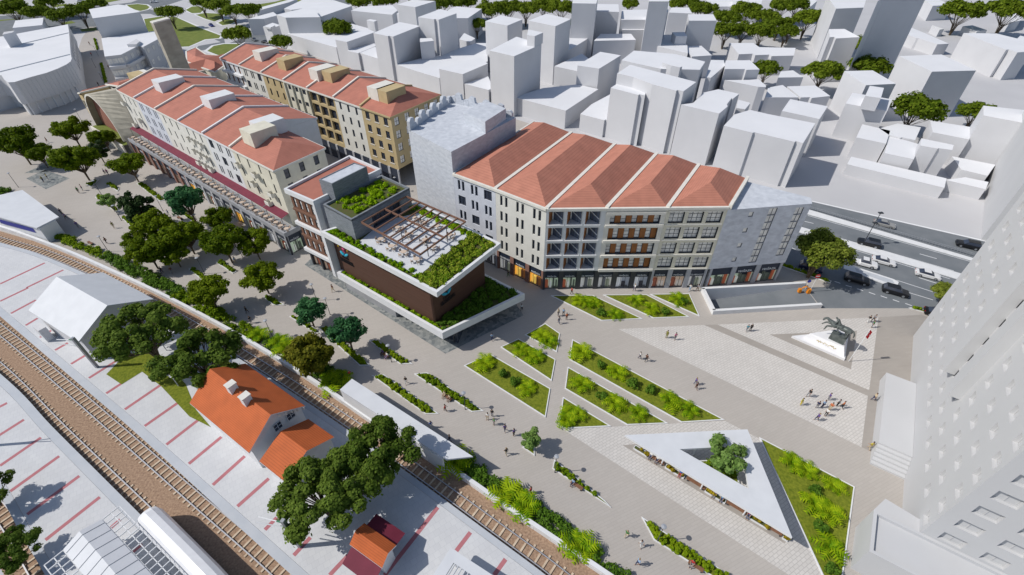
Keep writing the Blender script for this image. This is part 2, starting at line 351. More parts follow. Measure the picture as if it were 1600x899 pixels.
lawn([(306, 23.5), (320, 20.5), (350, 22), (345, 30), (335, 34), (322, 30)])
lawn([(341, 36), (352, 30), (372, 32), (360, 38), (348, 40)])
lawn([(-40, 18), (0, 14), (18, 17), (16, 22), (0, 23), (-40, 26)], False); lawn([(-60, 35), (5, 31), (40, 29), (-60, 40)], False)
lawn([(80, 8), (105, 6), (100, 10), (82, 12)], False); lawn([(138, 0), (180, -4), (190, 0), (160, 6), (145, 6)], False)
lawn([(385, 10), (430, 3), (470, -8), (500, -8), (455, 8), (410, 16), (395, 18)], False)
lawn([(95, 36), (112, 33), (118, 36), (100, 39)], False); lawn([(125, 46), (150, 43), (152, 48), (128, 50)], False)
# ================================================================== RAILWAY
def wpath(px, n=6, z=0): return smooth_path([Vector((q.x, q.y, 0)) for q in gp(px, z)], n)
T3 = wpath([(-230, 330), (-100, 346), (0, 376), (70, 396), (141, 425), (205, 456), (285, 500), (400, 567), (567, 676), (800, 844), (876, 901), (960, 970)])
T2 = wpath([(-260, 340), (-120, 423), (0, 515), (100, 600), (186, 675), (300, 775), (399, 860), (442, 899), (500, 955)])
T1 = wpath([(-260, 395), (-120, 482), (0, 577), (97, 675), (226, 800), (330, 905), (380, 960)])
T4 = wpath([(-330, 520), (-160, 640), (-60, 735), (5, 805), (62, 899), (90, 955)])
b = MB()
strip(b, offset(T4, -6), offset(T4, 2.6), .006, ballast); struct('track_bed', b)
P2L = wpath([(-180, 330), (-80, 412), (0, 479), (130, 588), (232, 674), (400, 824), (484, 899), (540, 950)], z=.85)
P1R = wpath([(-260, 420), (-120, 505), (0, 603), (66, 674), (150, 760), (222, 834), (290, 905), (330, 950)], z=.85)
P1L = wpath([(-330, 470), (-160, 595), (-60, 690), (0, 745), (50, 830), (92, 899), (115, 950)], z=.85)
b = MB(); b.face([(p.x, p.y, .006) for p in offset(P1R, 1.0)[::3]] + [(p.x, p.y, .006) for p in offset(P2L, -1.0)[::-3]], ballast); struct('track_bed', b)
P2R = offset(T3, 2.15)
WALL = wpath([(-200, 316), (-80, 336), (0, 355), (90, 387), (160, 417), (235, 452), (310, 490), (400, 540), (510, 609), (610, 677), (700, 729), (800, 798), (950, 899), (1030, 955)], z=.6)
b = MB(); strip(b, offset(T3, 2.6), offset(T3, -3.6), .006, ballast); struct('track_bed', b)
def platform(name, left, right, edge=1.1):
    b = MB(); n = max(len(left), len(right))
    def rs(p): return [p[min(int(i * (len(p) - 1) / (n - 1)), len(p) - 1)] for i in range(n)]
    b.face([(p.x, p.y, .85) for p in left] + [(p.x, p.y, .85) for p in right[::-1]], platm)
    wallstrip(b, left, 0, .85, concrete); wallstrip(b, right, 0, .85, concrete); o = struct(name, b)
    return o
platform('platform', offset(P2L, 0), offset(P2R, 0)); platform('platform', P1L, P1R)
b = MB(); strip(b, offset(P2L, .02), offset(P2L, 1.2), .862, plated); strip(b, offset(P1R, -.02), offset(P1R, -1.2), .862, plated); strip(b, offset(P2R, -.02), offset(P2R, -.9), .862, plated); strip(b, offset(P1L, .02), offset(P1L, 1.0), .862, plated); struct('platform_edge', b)
STR = [(70, 411, 0, 444), (99, 422, 41, 450), (44, 450, 0, 471), (56, 469, 17, 490), (58.7, 497.5, 40, 508.7), (81, 516, 62.5, 527.5), (106, 536, 86, 547.5), (132.5, 556, 111, 569), (197.5, 554, 139, 591), (189, 600, 166, 615), (250, 602.5, 195, 640), (281, 627.5, 226, 666), (315, 652.5, 260, 695), (346, 683, 295, 725), (382.5, 713, 332.5, 758), (420, 748, 371, 791.5), (432.5, 809, 414, 828), (485, 840, 459, 868), (544, 868, 515, 899), (550, 692, 540, 699), (684, 793, 601, 899), (735, 832, 713, 861), (790, 874, 772, 899),
       (11, 630, -20, 646), (37.5, 656, -10, 686), (64, 684, 0, 728), (92.5, 713, 16, 768), (124, 744, 42.5, 804), (156, 777, 71, 844), (188, 812, 120, 872), (222, 850, 160, 902)]
b = MB()
for s in STR:
    p, q = gp([s[:2], s[2:]], .85); d = (q - p).normalized(); n = Vector((d.y, -d.x, 0)) * .28
    b.face([(x.x, x.y, .858) for x in (p - n, q - n, q + n, p + n)], redpaint)
struct('platform_stripes', b)
steelrail = flat('rail_steel', (.50, .50, .52), .4, .4); rust = flat('rusty_rail_side', (.16, .085, .05), .8)
sleeperm = mat('pale_wood_sleeper', (.64, .53, .40), .9, (.52, .41, .30), 1.2)
def sect(off, z0, w0, z1, w1): return [(off - w0, z0), (off + w0, z0), (off + w1, z1), (off - w1, z1)]
def track(path, label, near, L0=None):
    r = root('railway_track', label, 'railway track', path[len(path) // 2])
    for sgn in (-.75, .75):
        b = MB()
        lo, hi = offset(path, sgn - .075), offset(path, sgn + .075)
        strip(b, lo, hi, .27, steelrail); wallstrip(b, lo, .14, .27, rust); wallstrip(b, hi, .14, .27, rust)
        part('rail', b, r)
    L = [0]
    for i in range(len(path) - 1): L.append(L[-1] + (path[i + 1] - path[i]).length)
    S = []; s = .5; i = 0
    while s < L[-1]:
        while L[i + 1] < s: i += 1
        p = lerp(path[i], path[i + 1], (s - L[i]) / (L[i + 1] - L[i])); t = (path[i + 1] - path[i]).normalized(); S.append((p, t)); s += 1.12
    S = [a for a in S if 5 < a[0].y < 190]
    N = sorted(range(len(S)), key=lambda k: (S[k][0] - Vector(near)).length); near_i = set(N[:98])
    sb = MB(); sb.box(-.13, .13, -1.25, 1.25, 0, .13, sleeperm); me = sb.mesh('sleeper')
    base = wloc(r); rest = MB()
    for k, (p, t) in enumerate(S):
        a = math.atan2(t.y, t.x)
        if k in near_i: o = link('sleeper', me, r, Vector((p.x, p.y, 0)) - base); o.rotation_euler.z = a
        else:
            n = Vector((-t.y, t.x, 0)); rest.prism([p - t * .13 - n * 1.3, p + t * .13 - n * 1.3, p + t * .13 + n * 1.3, p - t * .13 + n * 1.3], 0, .15, sleeperm)
    if rest.v: o = part('far_sleepers', rest, r); o['kind'] = 'stuff'
track(T3, 'single railway track curving between the white wall and the orange-roofed station building', (-20, 40, 0))
track(T2, 'railway track beside the platform with the orange-roofed station, clear of any train', (-45, 35, 0))
track(T1, 'railway track with the white train standing on it', (-55, 40, 0))
track(T4, 'railway track cut by the left edge, shaded by trees in the bottom left corner', (-70, 25, 0))
# wall between railway and promenade
r = root('boundary_wall', 'long white wall with shallow niches between the railway and the planted promenade', 'wall', WALL[len(WALL) // 2])
CAN = (gp([(540, 640)], .6)[0], gp([(700, 735)], .6)[0])
b = MB(); A0, A1 = offset(WALL, -.28), offset(WALL, .28)
strip(b, A0, A1, 1.05, whitetrim); wallstrip(b, A0, 0, 1.05, whitetrim); wallstrip(b, A1, 0, 1.05, whitetrim); part('wall_run', b, r)
b = MB(); acc = 0
for i in range(len(WALL) - 1):
    d = (WALL[i + 1] - WALL[i]); acc += d.length
    if acc > 3.2:
        acc = 0; t = d.normalized(); n = Vector((t.y, -t.x, 0)); p = WALL[i] + n * .10
        b.prism([p - t * 1.3 - n * .2, p + t * 1.3 - n * .2, p + t * 1.3 + n * .2, p - t * 1.3 + n * .2], 0, .7, whitetrim)
part('niche_panels', b, r)
# ================================================================== BUILDINGS
WIN = {}
def win_mesh(w, h, nx, ny, gm, fm, fw=.07, sill=None):
    k = (round(w, 2), round(h, 2), nx, ny, gm.name, fm.name, fw, sill.name if sill else 0)
    if k in WIN: return WIN[k]
    b = MB(); b.box(0, w, -.09, -.01, 0, fw, fm); b.box(0, w, -.09, -.01, h - fw, h, fm); b.box(0, fw, -.09, -.01, fw, h - fw, fm); b.box(w - fw, w, -.09, -.01, fw, h - fw, fm)
    for i in range(1, nx): x = w * i / nx; b.box(x - fw * .4, x + fw * .4, -.07, -.015, fw, h - fw, fm)
    for j in range(1, ny): z = h * j / ny; b.box(fw, w - fw, -.06, -.018, z - fw * .4, z + fw * .4, fm)
    p = MB(); p.face([(fw, 0, fw), (w - fw, 0, fw), (w - fw, 0, h - fw), (fw, 0, h - fw)], gm)
    s = None
    if sill: s = MB(); s.box(-.12, w + .12, -.42, 0, -.13, -.02, sill); s = s.mesh('sill')
    WIN[k] = (b.mesh('window'), p.mesh('pane'), s); return WIN[k]
def put_window(par, A, ang, s, h0, depth, w, h, nx, ny, gm, fm, sill=None, fw=.07, sub=True):
    d = Vector((math.cos(ang), math.sin(ang), 0)); inn = Vector((-d.y, d.x, 0))
    f, p, sl_ = win_mesh(w, h, nx, ny, gm, fm, fw, sill)
    o = link('window', f, par, A + d * s + inn * depth + Vector((0, 0, h0)) - wloc(par)); o.rotation_euler.z = ang
    link('pane', p, o)
    if sl_: q = link('sill', sl_, o); q.location = (0, -depth + .28, 0)
    return o
def wall(mb, A, B, z0, z1, ops, m, rm=None, depth=.25):
    """wall from A to B with the outside on its right; ops = (s0, s1, za, zb) openings with reveals"""
    A = Vector((A[0], A[1], 0)); B = Vector((B[0], B[1], 0)); d = B - A; Ln = d.length; d.normalize(); inn = Vector((-d.y, d.x, 0))
    S = sorted({0, Ln} | {o[0] for o in ops} | {o[1] for o in ops}); H = sorted({z0, z1} | {o[2] for o in ops} | {o[3] for o in ops})
    P = lambda s, h, t=0: A + d * s + inn * t + Vector((0, 0, h))
    for i in range(len(S) - 1):
        run = None
        for j in range(len(H) - 1):
            cs, ch = (S[i] + S[i + 1]) / 2, (H[j] + H[j + 1]) / 2
            if any(o[0] < cs < o[1] and o[2] < ch < o[3] for o in ops):
                if run is not None: mb.face([P(S[i], run), P(S[i + 1], run), P(S[i + 1], H[j]), P(S[i], H[j])], m); run = None
            elif run is None: run = H[j]
        if run is not None: mb.face([P(S[i], run), P(S[i + 1], run), P(S[i + 1], z1), P(S[i], z1)], m)
    for s0, s1, a, c in ops:
        r = rm or m
        mb.face([P(s0, a), P(s0, a, depth), P(s0, c, depth), P(s0, c)], r); mb.face([P(s1, a), P(s1, c), P(s1, c, depth), P(s1, a, depth)], r)
        mb.face([P(s0, a), P(s1, a), P(s1, a, depth), P(s0, a, depth)], r); mb.face([P(s0, c), P(s0, c, depth), P(s1, c, depth), P(s1, c)], r)
def ang_of(A, B): return math.atan2(B[1] - A[1], B[0] - A[0])
def pattern(kind, Ln, floors, fh):
    """openings (s0, w, za, h, nx, ny) for one facade bay"""
    out = []
    for i, z in enumerate(floors):
        if kind == 'narrow3': out += [(Ln * t - .45, .9, z + .6, 2.1, 1, 2) for t in (.2, .5, .8)]
        elif kind == 'slim3': out += [(Ln * t - .32, .64, z + .5, 2.1, 1, 2) for t in (.22, .5, .78)]
        elif kind == 'wide3': out += [(Ln * t - .8, 1.6, z + .6, 2.0, 2, 2) for t in (.19, .5, .81)]
        elif kind == 'pairs':
            for t in (.17, .5, .83): out += [(Ln * t - .95, .62, z + .5, 2.25, 1, 2), (Ln * t + .3, .62, z + .5, 2.25, 1, 2)]
        elif kind == 'stagger':
            for q, t in enumerate((.18, .5, .82)):
                if (q + i) % 3 == (2 if len(floors) > 3 else 2): out.append((Ln * t - 1.0, 2.0, z + .5, 2.2, 2, 1))
                else: out += [(Ln * t - .9, .68, z + .5, 2.2, 1, 1), (Ln * t + .2, .68, z + .5, 2.2, 1, 1)]
        elif kind == 'loggia3': out += [(Ln * t - Ln * .13, Ln * .26, z + .25, 2.8, 3, 2) for t in (.18, .5, .82)]
        elif kind == 'short3': out += [(Ln * t - .85, 1.7, z + 1.2, 1.3, 3, 1) for t in (.2, .5, .8)]
        elif kind == 'panels': out += [(Ln * t - .5, 1.0, z + .5, 2.4, 1, 2) for t in (.12, .37, .62, .87)]
        elif kind == 'slim4': out += [(Ln * t - .3, .6, z + .5, 2.2, 1, 2) for t in (.12, .36, .62, .86)]
        elif kind == 'end5': out += [(Ln * t - .85, 1.7, z + .6, 2.1, 2, 2) for t in (.1, .3, .5, .7, .9)]
        elif kind == 'end3': out += [(Ln * t - .65, 1.3, z + .6, 2.1, 1, 2) for t in (.2, .5, .8)]
    return out
def facade(par, mb, A, B, z0, z1, ops, m, depth=.25, gm=None, fm=None, sill=None, rm=None, fw=.07):
    wall(mb, A, B, z0, z1, [(s, s + w_, a, a + h) for s, w_, a, h, nx, ny in ops], m, rm, depth); an = ang_of(A, B); A = Vector((A[0], A[1], 0))
    for s, w_, a, h, nx, ny in ops: put_window(par, A, an, s, a, depth, w_, h, nx, ny, gm or glass, fm or frame, sill, fw)
SHOPW = [(.75, .42, .08), (.35, .5, .45), (.55, .62, .58), (.25, .3, .34), (.42, .2, .12)]
shopm = {}
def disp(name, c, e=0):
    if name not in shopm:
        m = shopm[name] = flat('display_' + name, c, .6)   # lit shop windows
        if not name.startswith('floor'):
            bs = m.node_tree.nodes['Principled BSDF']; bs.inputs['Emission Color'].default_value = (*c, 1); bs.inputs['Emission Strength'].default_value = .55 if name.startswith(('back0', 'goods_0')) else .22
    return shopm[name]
def shop_mesh(w, h, style):
    k = ('shop', round(w, 2), round(h, 2), style)
    if k in WIN: return WIN[k]
    b = MB(); fz = h * .60
    b.box(0, w, -.06, .25, fz, h, navy); b.box(0, w, .0, .08, 0, .12, darkmetal)
    rnd = random.Random(style * 7 + 3)
    backs = {0: (.75, .40, .07), 1: (.55, .66, .52), 2: (.66, .66, .63), 3: (.34, .37, .42), 4: (.60, .48, .38)}[style]
    b.face([(0, .9, 0), (w, .9, 0), (w, .9, fz), (0, .9, fz)], disp('back%d' % style, backs)); b.face([(0, 0, .02), (w, 0, .02), (w, .9, .02), (0, .9, .02)], disp('floor', (.3, .28, .25)))
    b.face([(0, 0, 0), (0, .9, 0), (0, .9, fz), (0, 0, fz)], disp('back%d' % style, backs)); b.face([(w, 0, 0), (w, .9, 0), (w, .9, fz), (w, 0, fz)], disp('back%d' % style, backs))
    pal = {0: [(.25, .10, .03), (.8, .55, .12), (.12, .05, .02)], 1: [(.05, .06, .05), (.75, .78, .72), (.10, .12, .10), (.1, .25, .2), (.45, .12, .06)], 2: [(.12, .13, .15), (.7, .7, .7), (.3, .33, .25)], 3: [(.7, .72, .75), (.05, .05, .06)], 4: [(.62, .55, .45), (.3, .1, .06), (.12, .2, .1), (.65, .6, .55)]}[style]
    x = .15
    while x < w - .4:
        ww = rnd.uniform(.25, .8); hh = rnd.uniform(.4, .95) * fz; ww = min(ww, w - .15 - x); c = rnd.choice(pal)
        b.box(x, x + ww, rnd.uniform(.3, .5), .8, .05, hh, disp('goods_%d_%d' % (style, pal.index(c)), c)); x += ww + rnd.uniform(.05, .4)
    g = MB(); n = 3
    for i in range(n + 1): xx = w * i / n; g.box(min(max(xx - .035, 0), w - .07), min(max(xx + .035, .07), w), -.02, .05, .12, fz, darkmetal)
    WIN[k] = (b.mesh('shop_front'), g.mesh('glazing_bars')); return WIN[k]
def shops(par, A, B, zt, n, pier, styles, texts, pw=.9, m_in=.35, trimz=None):
    A = Vector((A[0], A[1], 0)); B = Vector((B[0], B[1], 0)); d = (B - A); Ln = d.length; d.normalize(); inn = Vector((-d.y, d.x, 0)); an = ang_of(A, B); bay = Ln / n
    pm = MB()
    for i in range(n + 1):
        s = bay * i; a0, a1 = max(s - pw / 2, 0), min(s + pw / 2, Ln)
        pm.prism([A + d * a0, A + d * a1, A + d * a1 + inn * .6, A + d * a0 + inn * .6], 0, zt, pier)
        if True:
            part('pier', pm, par); pm = MB()
    for i in range(n):
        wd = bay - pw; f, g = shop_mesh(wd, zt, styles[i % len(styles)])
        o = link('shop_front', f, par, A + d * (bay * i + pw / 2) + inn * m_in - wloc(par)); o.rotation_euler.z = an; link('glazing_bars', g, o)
        t = texts[i % len(texts)]
        if t:
            q = link('sign_lettering', text_mesh(t, min(.72, wd * .17), whitelet), o, (wd / 2, -.11, zt * .655)); q.rotation_euler.x = math.pi / 2
whitelet = flat('white_sign_letters', (.80, .82, .84), .5)
MG, IM = 'MAĞAZA', 'İŞ MERKEZİ'
def quad_pt(F, Bk, t, u): return lerp(lerp(F[0], F[1], t), lerp(Bk[0], Bk[1], t), u)
def parapet(mb, P, wd, h, m):
    for i in range(len(P) - 1):
        a, c = P[i] + Vector((0, 0, h / 2 - .08)), P[i + 1] + Vector((0, 0, h / 2 - .08)); mb.beam(a, c, wd, h, m)
def dormer(par, c, ang, L, Wd, z0, z1, m):
    b = MB(); d = Vector((math.cos(ang), math.sin(ang), 0)); n = Vector((-d.y, d.x, 0)); c = Vector((c.x, c.y, 0))
    b.prism([c - d * L / 2 - n * Wd / 2, c + d * L / 2 - n * Wd / 2, c + d * L / 2 + n * Wd / 2, c - d * L / 2 + n * Wd / 2], z0, z1, m)
    return part('roof_housing', b, par)
balc_me = None
def balcony(par, A, ang, s, z, w_=1.7):
    """little stepped white balcony: slab, side cheeks and slanted front"""
    global balc_me
    if balc_me is None:
        b = MB(); b.box(0, 1.7, -1.0, -.002, 0, .16, trim)
        for x in (0, 1.62): b.face([(x, 0, .16), (x, -1.0, .16), (x, -1.0, .95), (x, 0, .95)], trim); b.face([(x + .08, 0, .16), (x + .08, -1.0, .16), (x + .08, -1.0, .95), (x + .08, 0, .95)], trim)
        b.box(0, 1.7, -1.06, -.98, .16, .95, trim); b.box(0, 1.7, -1.08, -.96, .95, 1.02, trim); balc_me = b.mesh('balcony')
    d = Vector((math.cos(ang), math.sin(ang), 0)); o = link('balcony', balc_me, par, A + d * s + Vector((0, 0, z)) - wloc(par)); o.rotation_euler.z = ang; return o

def row_house(name_label, F, Bk, t0, t1, zb, ze, zr, wm, kind, floors, gm=None, cat='building', group=None, hip=False, shopst=None, capm=None, end=None, backwin=True, sill=None, Bk2=None, first=False):
    f0, f1 = lerp(F[0], F[1], t0), lerp(F[0], F[1], t1)
    if Bk2: b0, b1 = Bk2
    else: b0, b1 = lerp(Bk[0], Bk[1], t0), lerp(Bk[0], Bk[1], t1)
    r = root('terraced_building', name_label, cat, ((f0 + f1) / 2).to_2d().to_3d(), group)
    d = (f1 - f0).normalized(); e = d * .01; f0i, f1i, b0i, b1i = f0 + e, f1 - e, b0 + e, b1 - e
    b = MB(); Ln = (f1i - f0i).length
    facade(r, b, f0i, f1i, zb, ze, pattern(kind, Ln, floors, 0), wm, .22 if not kind.startswith('loggia') else .7, gm, None, sill)
    eo = pattern(end, (b1i - f1i).length, floors, 0) if end else []
    facade(r, b, f1i, b1i, 0 if zb else (4.9 if shopst else 0), ze, eo, wm, .22, blind if end == 'end5' else glass, None)
    wall(b, b1i, b0i, 0, ze, [], wm); wall(b, b0i, f0i, 0, ze, [], wm)
    if zb: wall(b, f0i - Vector((0, 0, 0)), f1i, 0, zb, [], wm)
    part('wall', b, r)
    # roof
    m0, m1 = (f0 + b0) / 2, (f1 + b1) / 2; up = Vector((0, 0, 1)); rb = MB(); o = (f0 - b0).normalized() * .25
    F0, F1, B0, B1 = f0 + o + up * (ze + .02), f1 + o + up * (ze + .02), b0 - o + up * (ze + .02), b1 - o + up * (ze + .02)
    R0 = m0 + up * zr; R1 = (m1 + up * zr) if not hip else (m1 - d * min(5.5, Ln * .55) + up * zr)
    if hip: F1 = F1 + d * .25; B1 = B1 + d * .25
    rb.face([F0, F1, R1, R0], tile); rb.face([B1, B0, R0, R1], tile)
    if hip: rb.face([F1, B1, R1], tile)
    part('roof', rb, r)
    if not hip:
        gb = MB(); gb.face([F1 - d * .03, B1 - d * .03, R1 - d * .03 - up * .05], wm); gb.face([F0 + d * .03, B0 + d * .03, R0 + d * .03 - up * .05], wm); part('gable_wall', gb, r)
    pb = MB(); parapet(pb, [F0 + d * .01, R0 + d * .01, B0 + d * .01], .55, .5, capm or trim); part('roof_parapet', pb, r)
    cb = MB(); cb.beam(F0 - o * .4 - up * .22, F1 - o * .4 - up * .22, .5, .42, capm or trim)
    cb.beam(B0 + o * .4 - up * .22, B1 + o * .4 - up * .22, .5, .42, capm or trim)
    if hip: cb.beam(F1 - up * .22 - d * .1, B1 - up * .22 - d * .1, .42, .40, capm or trim)
    part('cornice', cb, r)
    return r, f0i, f1i, Ln
ZE = 19.5
# ---------------- front row (left), over the arcade with the maroon awning
FA = [G(183.75, 140, ZE).to_2d().to_3d(), G(428, 265.6, ZE).to_2d().to_3d()]
BA = [G(360, 133.75, ZE).to_2d().to_3d(), G(486, 181, ZE).to_2d().to_3d()]
dA = (FA[1] - FA[0]).normalized(); LA = (FA[1] - FA[0]).length; nA = Vector((-dA.y, dA.x, 0))
def tA(u, v): return max(0, min(1, (G(u, v, ZE) - FA[0]).dot(dA) / LA))
dep = 22.4; BA = [FA[0] + nA * dep, FA[1] + nA * dep]
TA = [0, tA(211.9, 153.75), tA(245, 170.6), tA(280.5, 189.3), tA(318.5, 208.7), tA(361.3, 230.5), 1]
rowA_spec = [('end bay of the front row beside the stone arch, warm white walls with little balconies', warmwhite, 'slim3', trim),
             ('bluish walled bay of the front row with paired windows, second from the stone arch', bluewhite, 'pairs', whitetrim),
             ('warm white front row bay with slim windows, between bluish bay and balcony bay', warmwhite, 'slim3', trim),
             ('cream bay of the front row carrying a cluster of many stepped balconies', warmwhite, 'slim3', whitetrim),
             ('white front row bay with paired dark windows and a deep grey side wall', whitetrim, 'stagger', whitetrim),
             ('cream corner building ending the front row, hipped red roof, balconies above the arcade corner', cream, 'slim4', trim)]
FLA = [9.3, 12.6, 15.9]; rowA = []
for i, (lb, wm, kd, cp) in enumerate(rowA_spec):
    last = i == 5
    bk2 = None
    if last: bk2 = (lerp(FA[0], FA[1], TA[5]) + nA * 13.2, G(505.6, 231, ZE).to_2d().to_3d())
    r, a, c, Ln = row_house(lb, FA, BA, TA[i], TA[i + 1], 5.6, ZE, 22.5 if not last else 21.9, wm, kd, FLA, None, 'building', 'terraced buildings of the front row', last, None, cp, 'end3' if last else None, Bk2=bk2)
    rowA.append((r, a, c, Ln)); an = ang_of(a, c)
    if i == 0:
        for s, z in ((.5, 15.4), (Ln * .62, 12.0), (.9, 9.1)): balcony(r, a, an, s, z)
    if i == 3:
        for k, z in enumerate((15.2, 11.9, 8.8)):
            for t in (.16, .42, .68): balcony(r, a, an, Ln * t, z)
    if i == 5:
        for s, z in ((.05, 15.4), (.3, 12.1), (.55, 8.8), (.45, 15.2), (.72, 12.0)): balcony(r, a, an, Ln * s, z)
aA = ang_of(FA[0], FA[1])
for i, px, m in ((1, (261, 122), whitetrim), (3, (339, 148), whitetrim), (4, (416, 187), whitetrim), (5, (402, 199), cream)):
    c = G(px[0], px[1], 23.8); dormer(rowA[i][0], c, aA, 4.6, 6.6 if i < 4 else 6.0, 20.6, 23.7 + .03 * i, m)
# arcade below
PA = [FA[0] - nA * 3.6 - dA * .5, FA[1] - nA * 3.3 + dA * 1.6]
ar = root('shopping_arcade', 'long arcade of shops under the front row, cafe terrace with maroon awning on top', 'arcade', ((PA[0] + PA[1]) / 2))
b = MB(); b.face([(p.x, p.y, 5.5) for p in (PA[0], PA[1], FA[1] + dA * 1.6, FA[0] - dA * .5)], concrete)
b.prism([PA[0], PA[1], PA[1] + nA * .5, PA[0] + nA * .5], 4.9, 5.95, concrete)
b.prism([PA[1] - dA * .5 + nA * .5, PA[1] + nA * .5, PA[1] + nA * 16.4, PA[1] + nA * 16.4 - dA * .5], 4.9, 5.95, concrete); part('terrace_slab', b, ar)
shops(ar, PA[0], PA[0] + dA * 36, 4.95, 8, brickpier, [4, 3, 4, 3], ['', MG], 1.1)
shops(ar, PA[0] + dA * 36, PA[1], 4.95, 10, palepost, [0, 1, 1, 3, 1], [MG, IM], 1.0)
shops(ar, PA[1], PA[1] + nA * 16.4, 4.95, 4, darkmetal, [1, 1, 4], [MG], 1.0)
b = MB(); z = 8.75
b.face([(p.x, p.y, q) for p, q in ((FA[0] - dA * .3, 9.0), (FA[1] - dA * 8, 9.0), (FA[1] - dA * 8 - nA * 1.9, 8.5), (FA[0] - dA * .3 - nA * 1.9, 8.5))], maroon)
b.face([(p.x, p.y, q) for p, q in ((FA[1] - dA * 7.9, 8.9), (FA[1] - dA * .2, 8.9), (FA[1] - dA * .2 - nA * 1.9, 8.4), (FA[1] - dA * 7.9 - nA * 1.9, 8.4))], maroon)
part('awning', b, ar)
b = MB(); n = int(LA / 6)
for k in range(n + 1):
    p = FA[0] - nA * 1.85 + dA * (k * (LA - .4) / n); b.tube([(p.x, p.y, 5.5), (p.x, p.y, 8.45)], .05, darkmetal, 5)
part('awning_posts', b, ar)
# ---------------- back row
FB = [G(345, 92, ZE).to_2d().to_3d(), G(610, 182.5, ZE).to_2d().to_3d()]; BB = [G(451, 79, ZE).to_2d().to_3d(), G(687, 148.2, ZE).to_2d().to_3d()]
dB = (FB[1] - FB[0]).normalized(); LB = (FB[1] - FB[0]).length; nB = Vector((-dB.y, dB.x, 0))
BB[0] = FB[0] + nB * (BB[1] - FB[1]).dot(nB)
def tB(u, v): return max(0, min(1, (G(u, v, ZE) - FB[0]).dot(dB) / LB))
TB = [0, tB(375.6, 102), tB(408, 114), tB(443.75, 125.5), tB(481, 138), tB(522.5, 152), tB(564, 166.5), 1]
rowB_spec = [('far end building of the back row, white bands with orange wooden panels', whitetrim, 'panels', whitetrim, wood),
             ('white building of the back row with staggered paired windows, second from its far end', warmwhite, 'stagger', trim, None),
             ('tan back row building with three columns of narrow windows, between white and cream facades', tan, 'narrow3', trim, None),
             ('cream building of the back row with vertical fins and low wide windows', cream, 'short3', trim, None),
             ('building of the back row with tan grid of dark deep loggias', tan, 'loggia3', trim, None),
             ('white building of the back row with small staggered windows, next to the tan corner', warmwhite, 'narrow3', trim, None),
             ('tan corner building at the near end of the back row, big windows on two sides', tan, 'wide3', tan, None)]
FLB = [5.5, 9.0, 12.5, 16.0]; rowB = []
for i, (lb, wm, kd, cp, gm) in enumerate(rowB_spec):
    last = i == 6
    r, a, c, Ln = row_house(lb, FB, BB, TB[i], TB[i + 1], 0, ZE, 22.3, wm, kd, FLB, gm, 'building', 'terraced buildings of the back row', last, [3, 4, 3], cp, 'end5' if last else None, sill=whitetrim if last else None)
    rowB.append((r, a, c, Ln)); an = ang_of(a, c)
    if i == 0:
        for z in (5.1, 8.6, 12.1, 15.6):
            b = MB(); n = Vector((-dB.y, dB.x, 0)); b.prism([a - n * .9, c - n * .9, c - n * .01, a - n * .01], z, z + .7, whitetrim); part('balcony_band', b, r)
    if i == 3:
        b = MB(); n = Vector((-dB.y, dB.x, 0))
        for t in (.02, .35, .65, .98):
            p = a + (c - a) * t; b.prism([p - dB * .25 - n * .5, p + dB * .25 - n * .5, p + dB * .25 - n * .01, p - dB * .25 - n * .01], 5, ZE - .6, cream)
        part('fins', b, r)
aB = ang_of(FB[0], FB[1])
for i, px, m in ((1, (414, 77), trim), (2, (452, 89.5), tan), (4, (503, 105), trim), (4, (524, 108.5), tan), (6, (596, 133), trim), (6, (610, 137), tan)):
    c = G(px[0], px[1], 23.6); dormer(rowB[i][0], c, aB, 4.2, 6.6, 20.4, 23.55 + .02 * i, m)
for i, (r, a, c, Ln) in enumerate(rowB):   # street level: open arcade
    n = -Vector((-dB.y, dB.x, 0)) * .35
    nn = 3; d = (c - a).normalized()
    for k in range(nn + 1):
        s = Ln * k / nn; s0, s1 = max(0, s - .45), min(Ln, s + .45)
        b = MB(); b.prism([a + d * s0 + n, a + d * s1 + n, a + d * s1 - n * .01, a + d * s0 - n * .01], 0, 4.7, palepost); part('pier', b, r)
    for k in range(nn):
        b = MB(); s0, s1 = Ln * k / nn + .45, Ln * (k + 1) / nn - .45; b.prism([a + d * s0 + n * .5, a + d * s1 + n * .5, a + d * s1 + n * .03, a + d * s0 + n * .03], 0, 4.6, [glass, navy][k % 2 if i % 2 else 0]); part('shop_front', b, r)
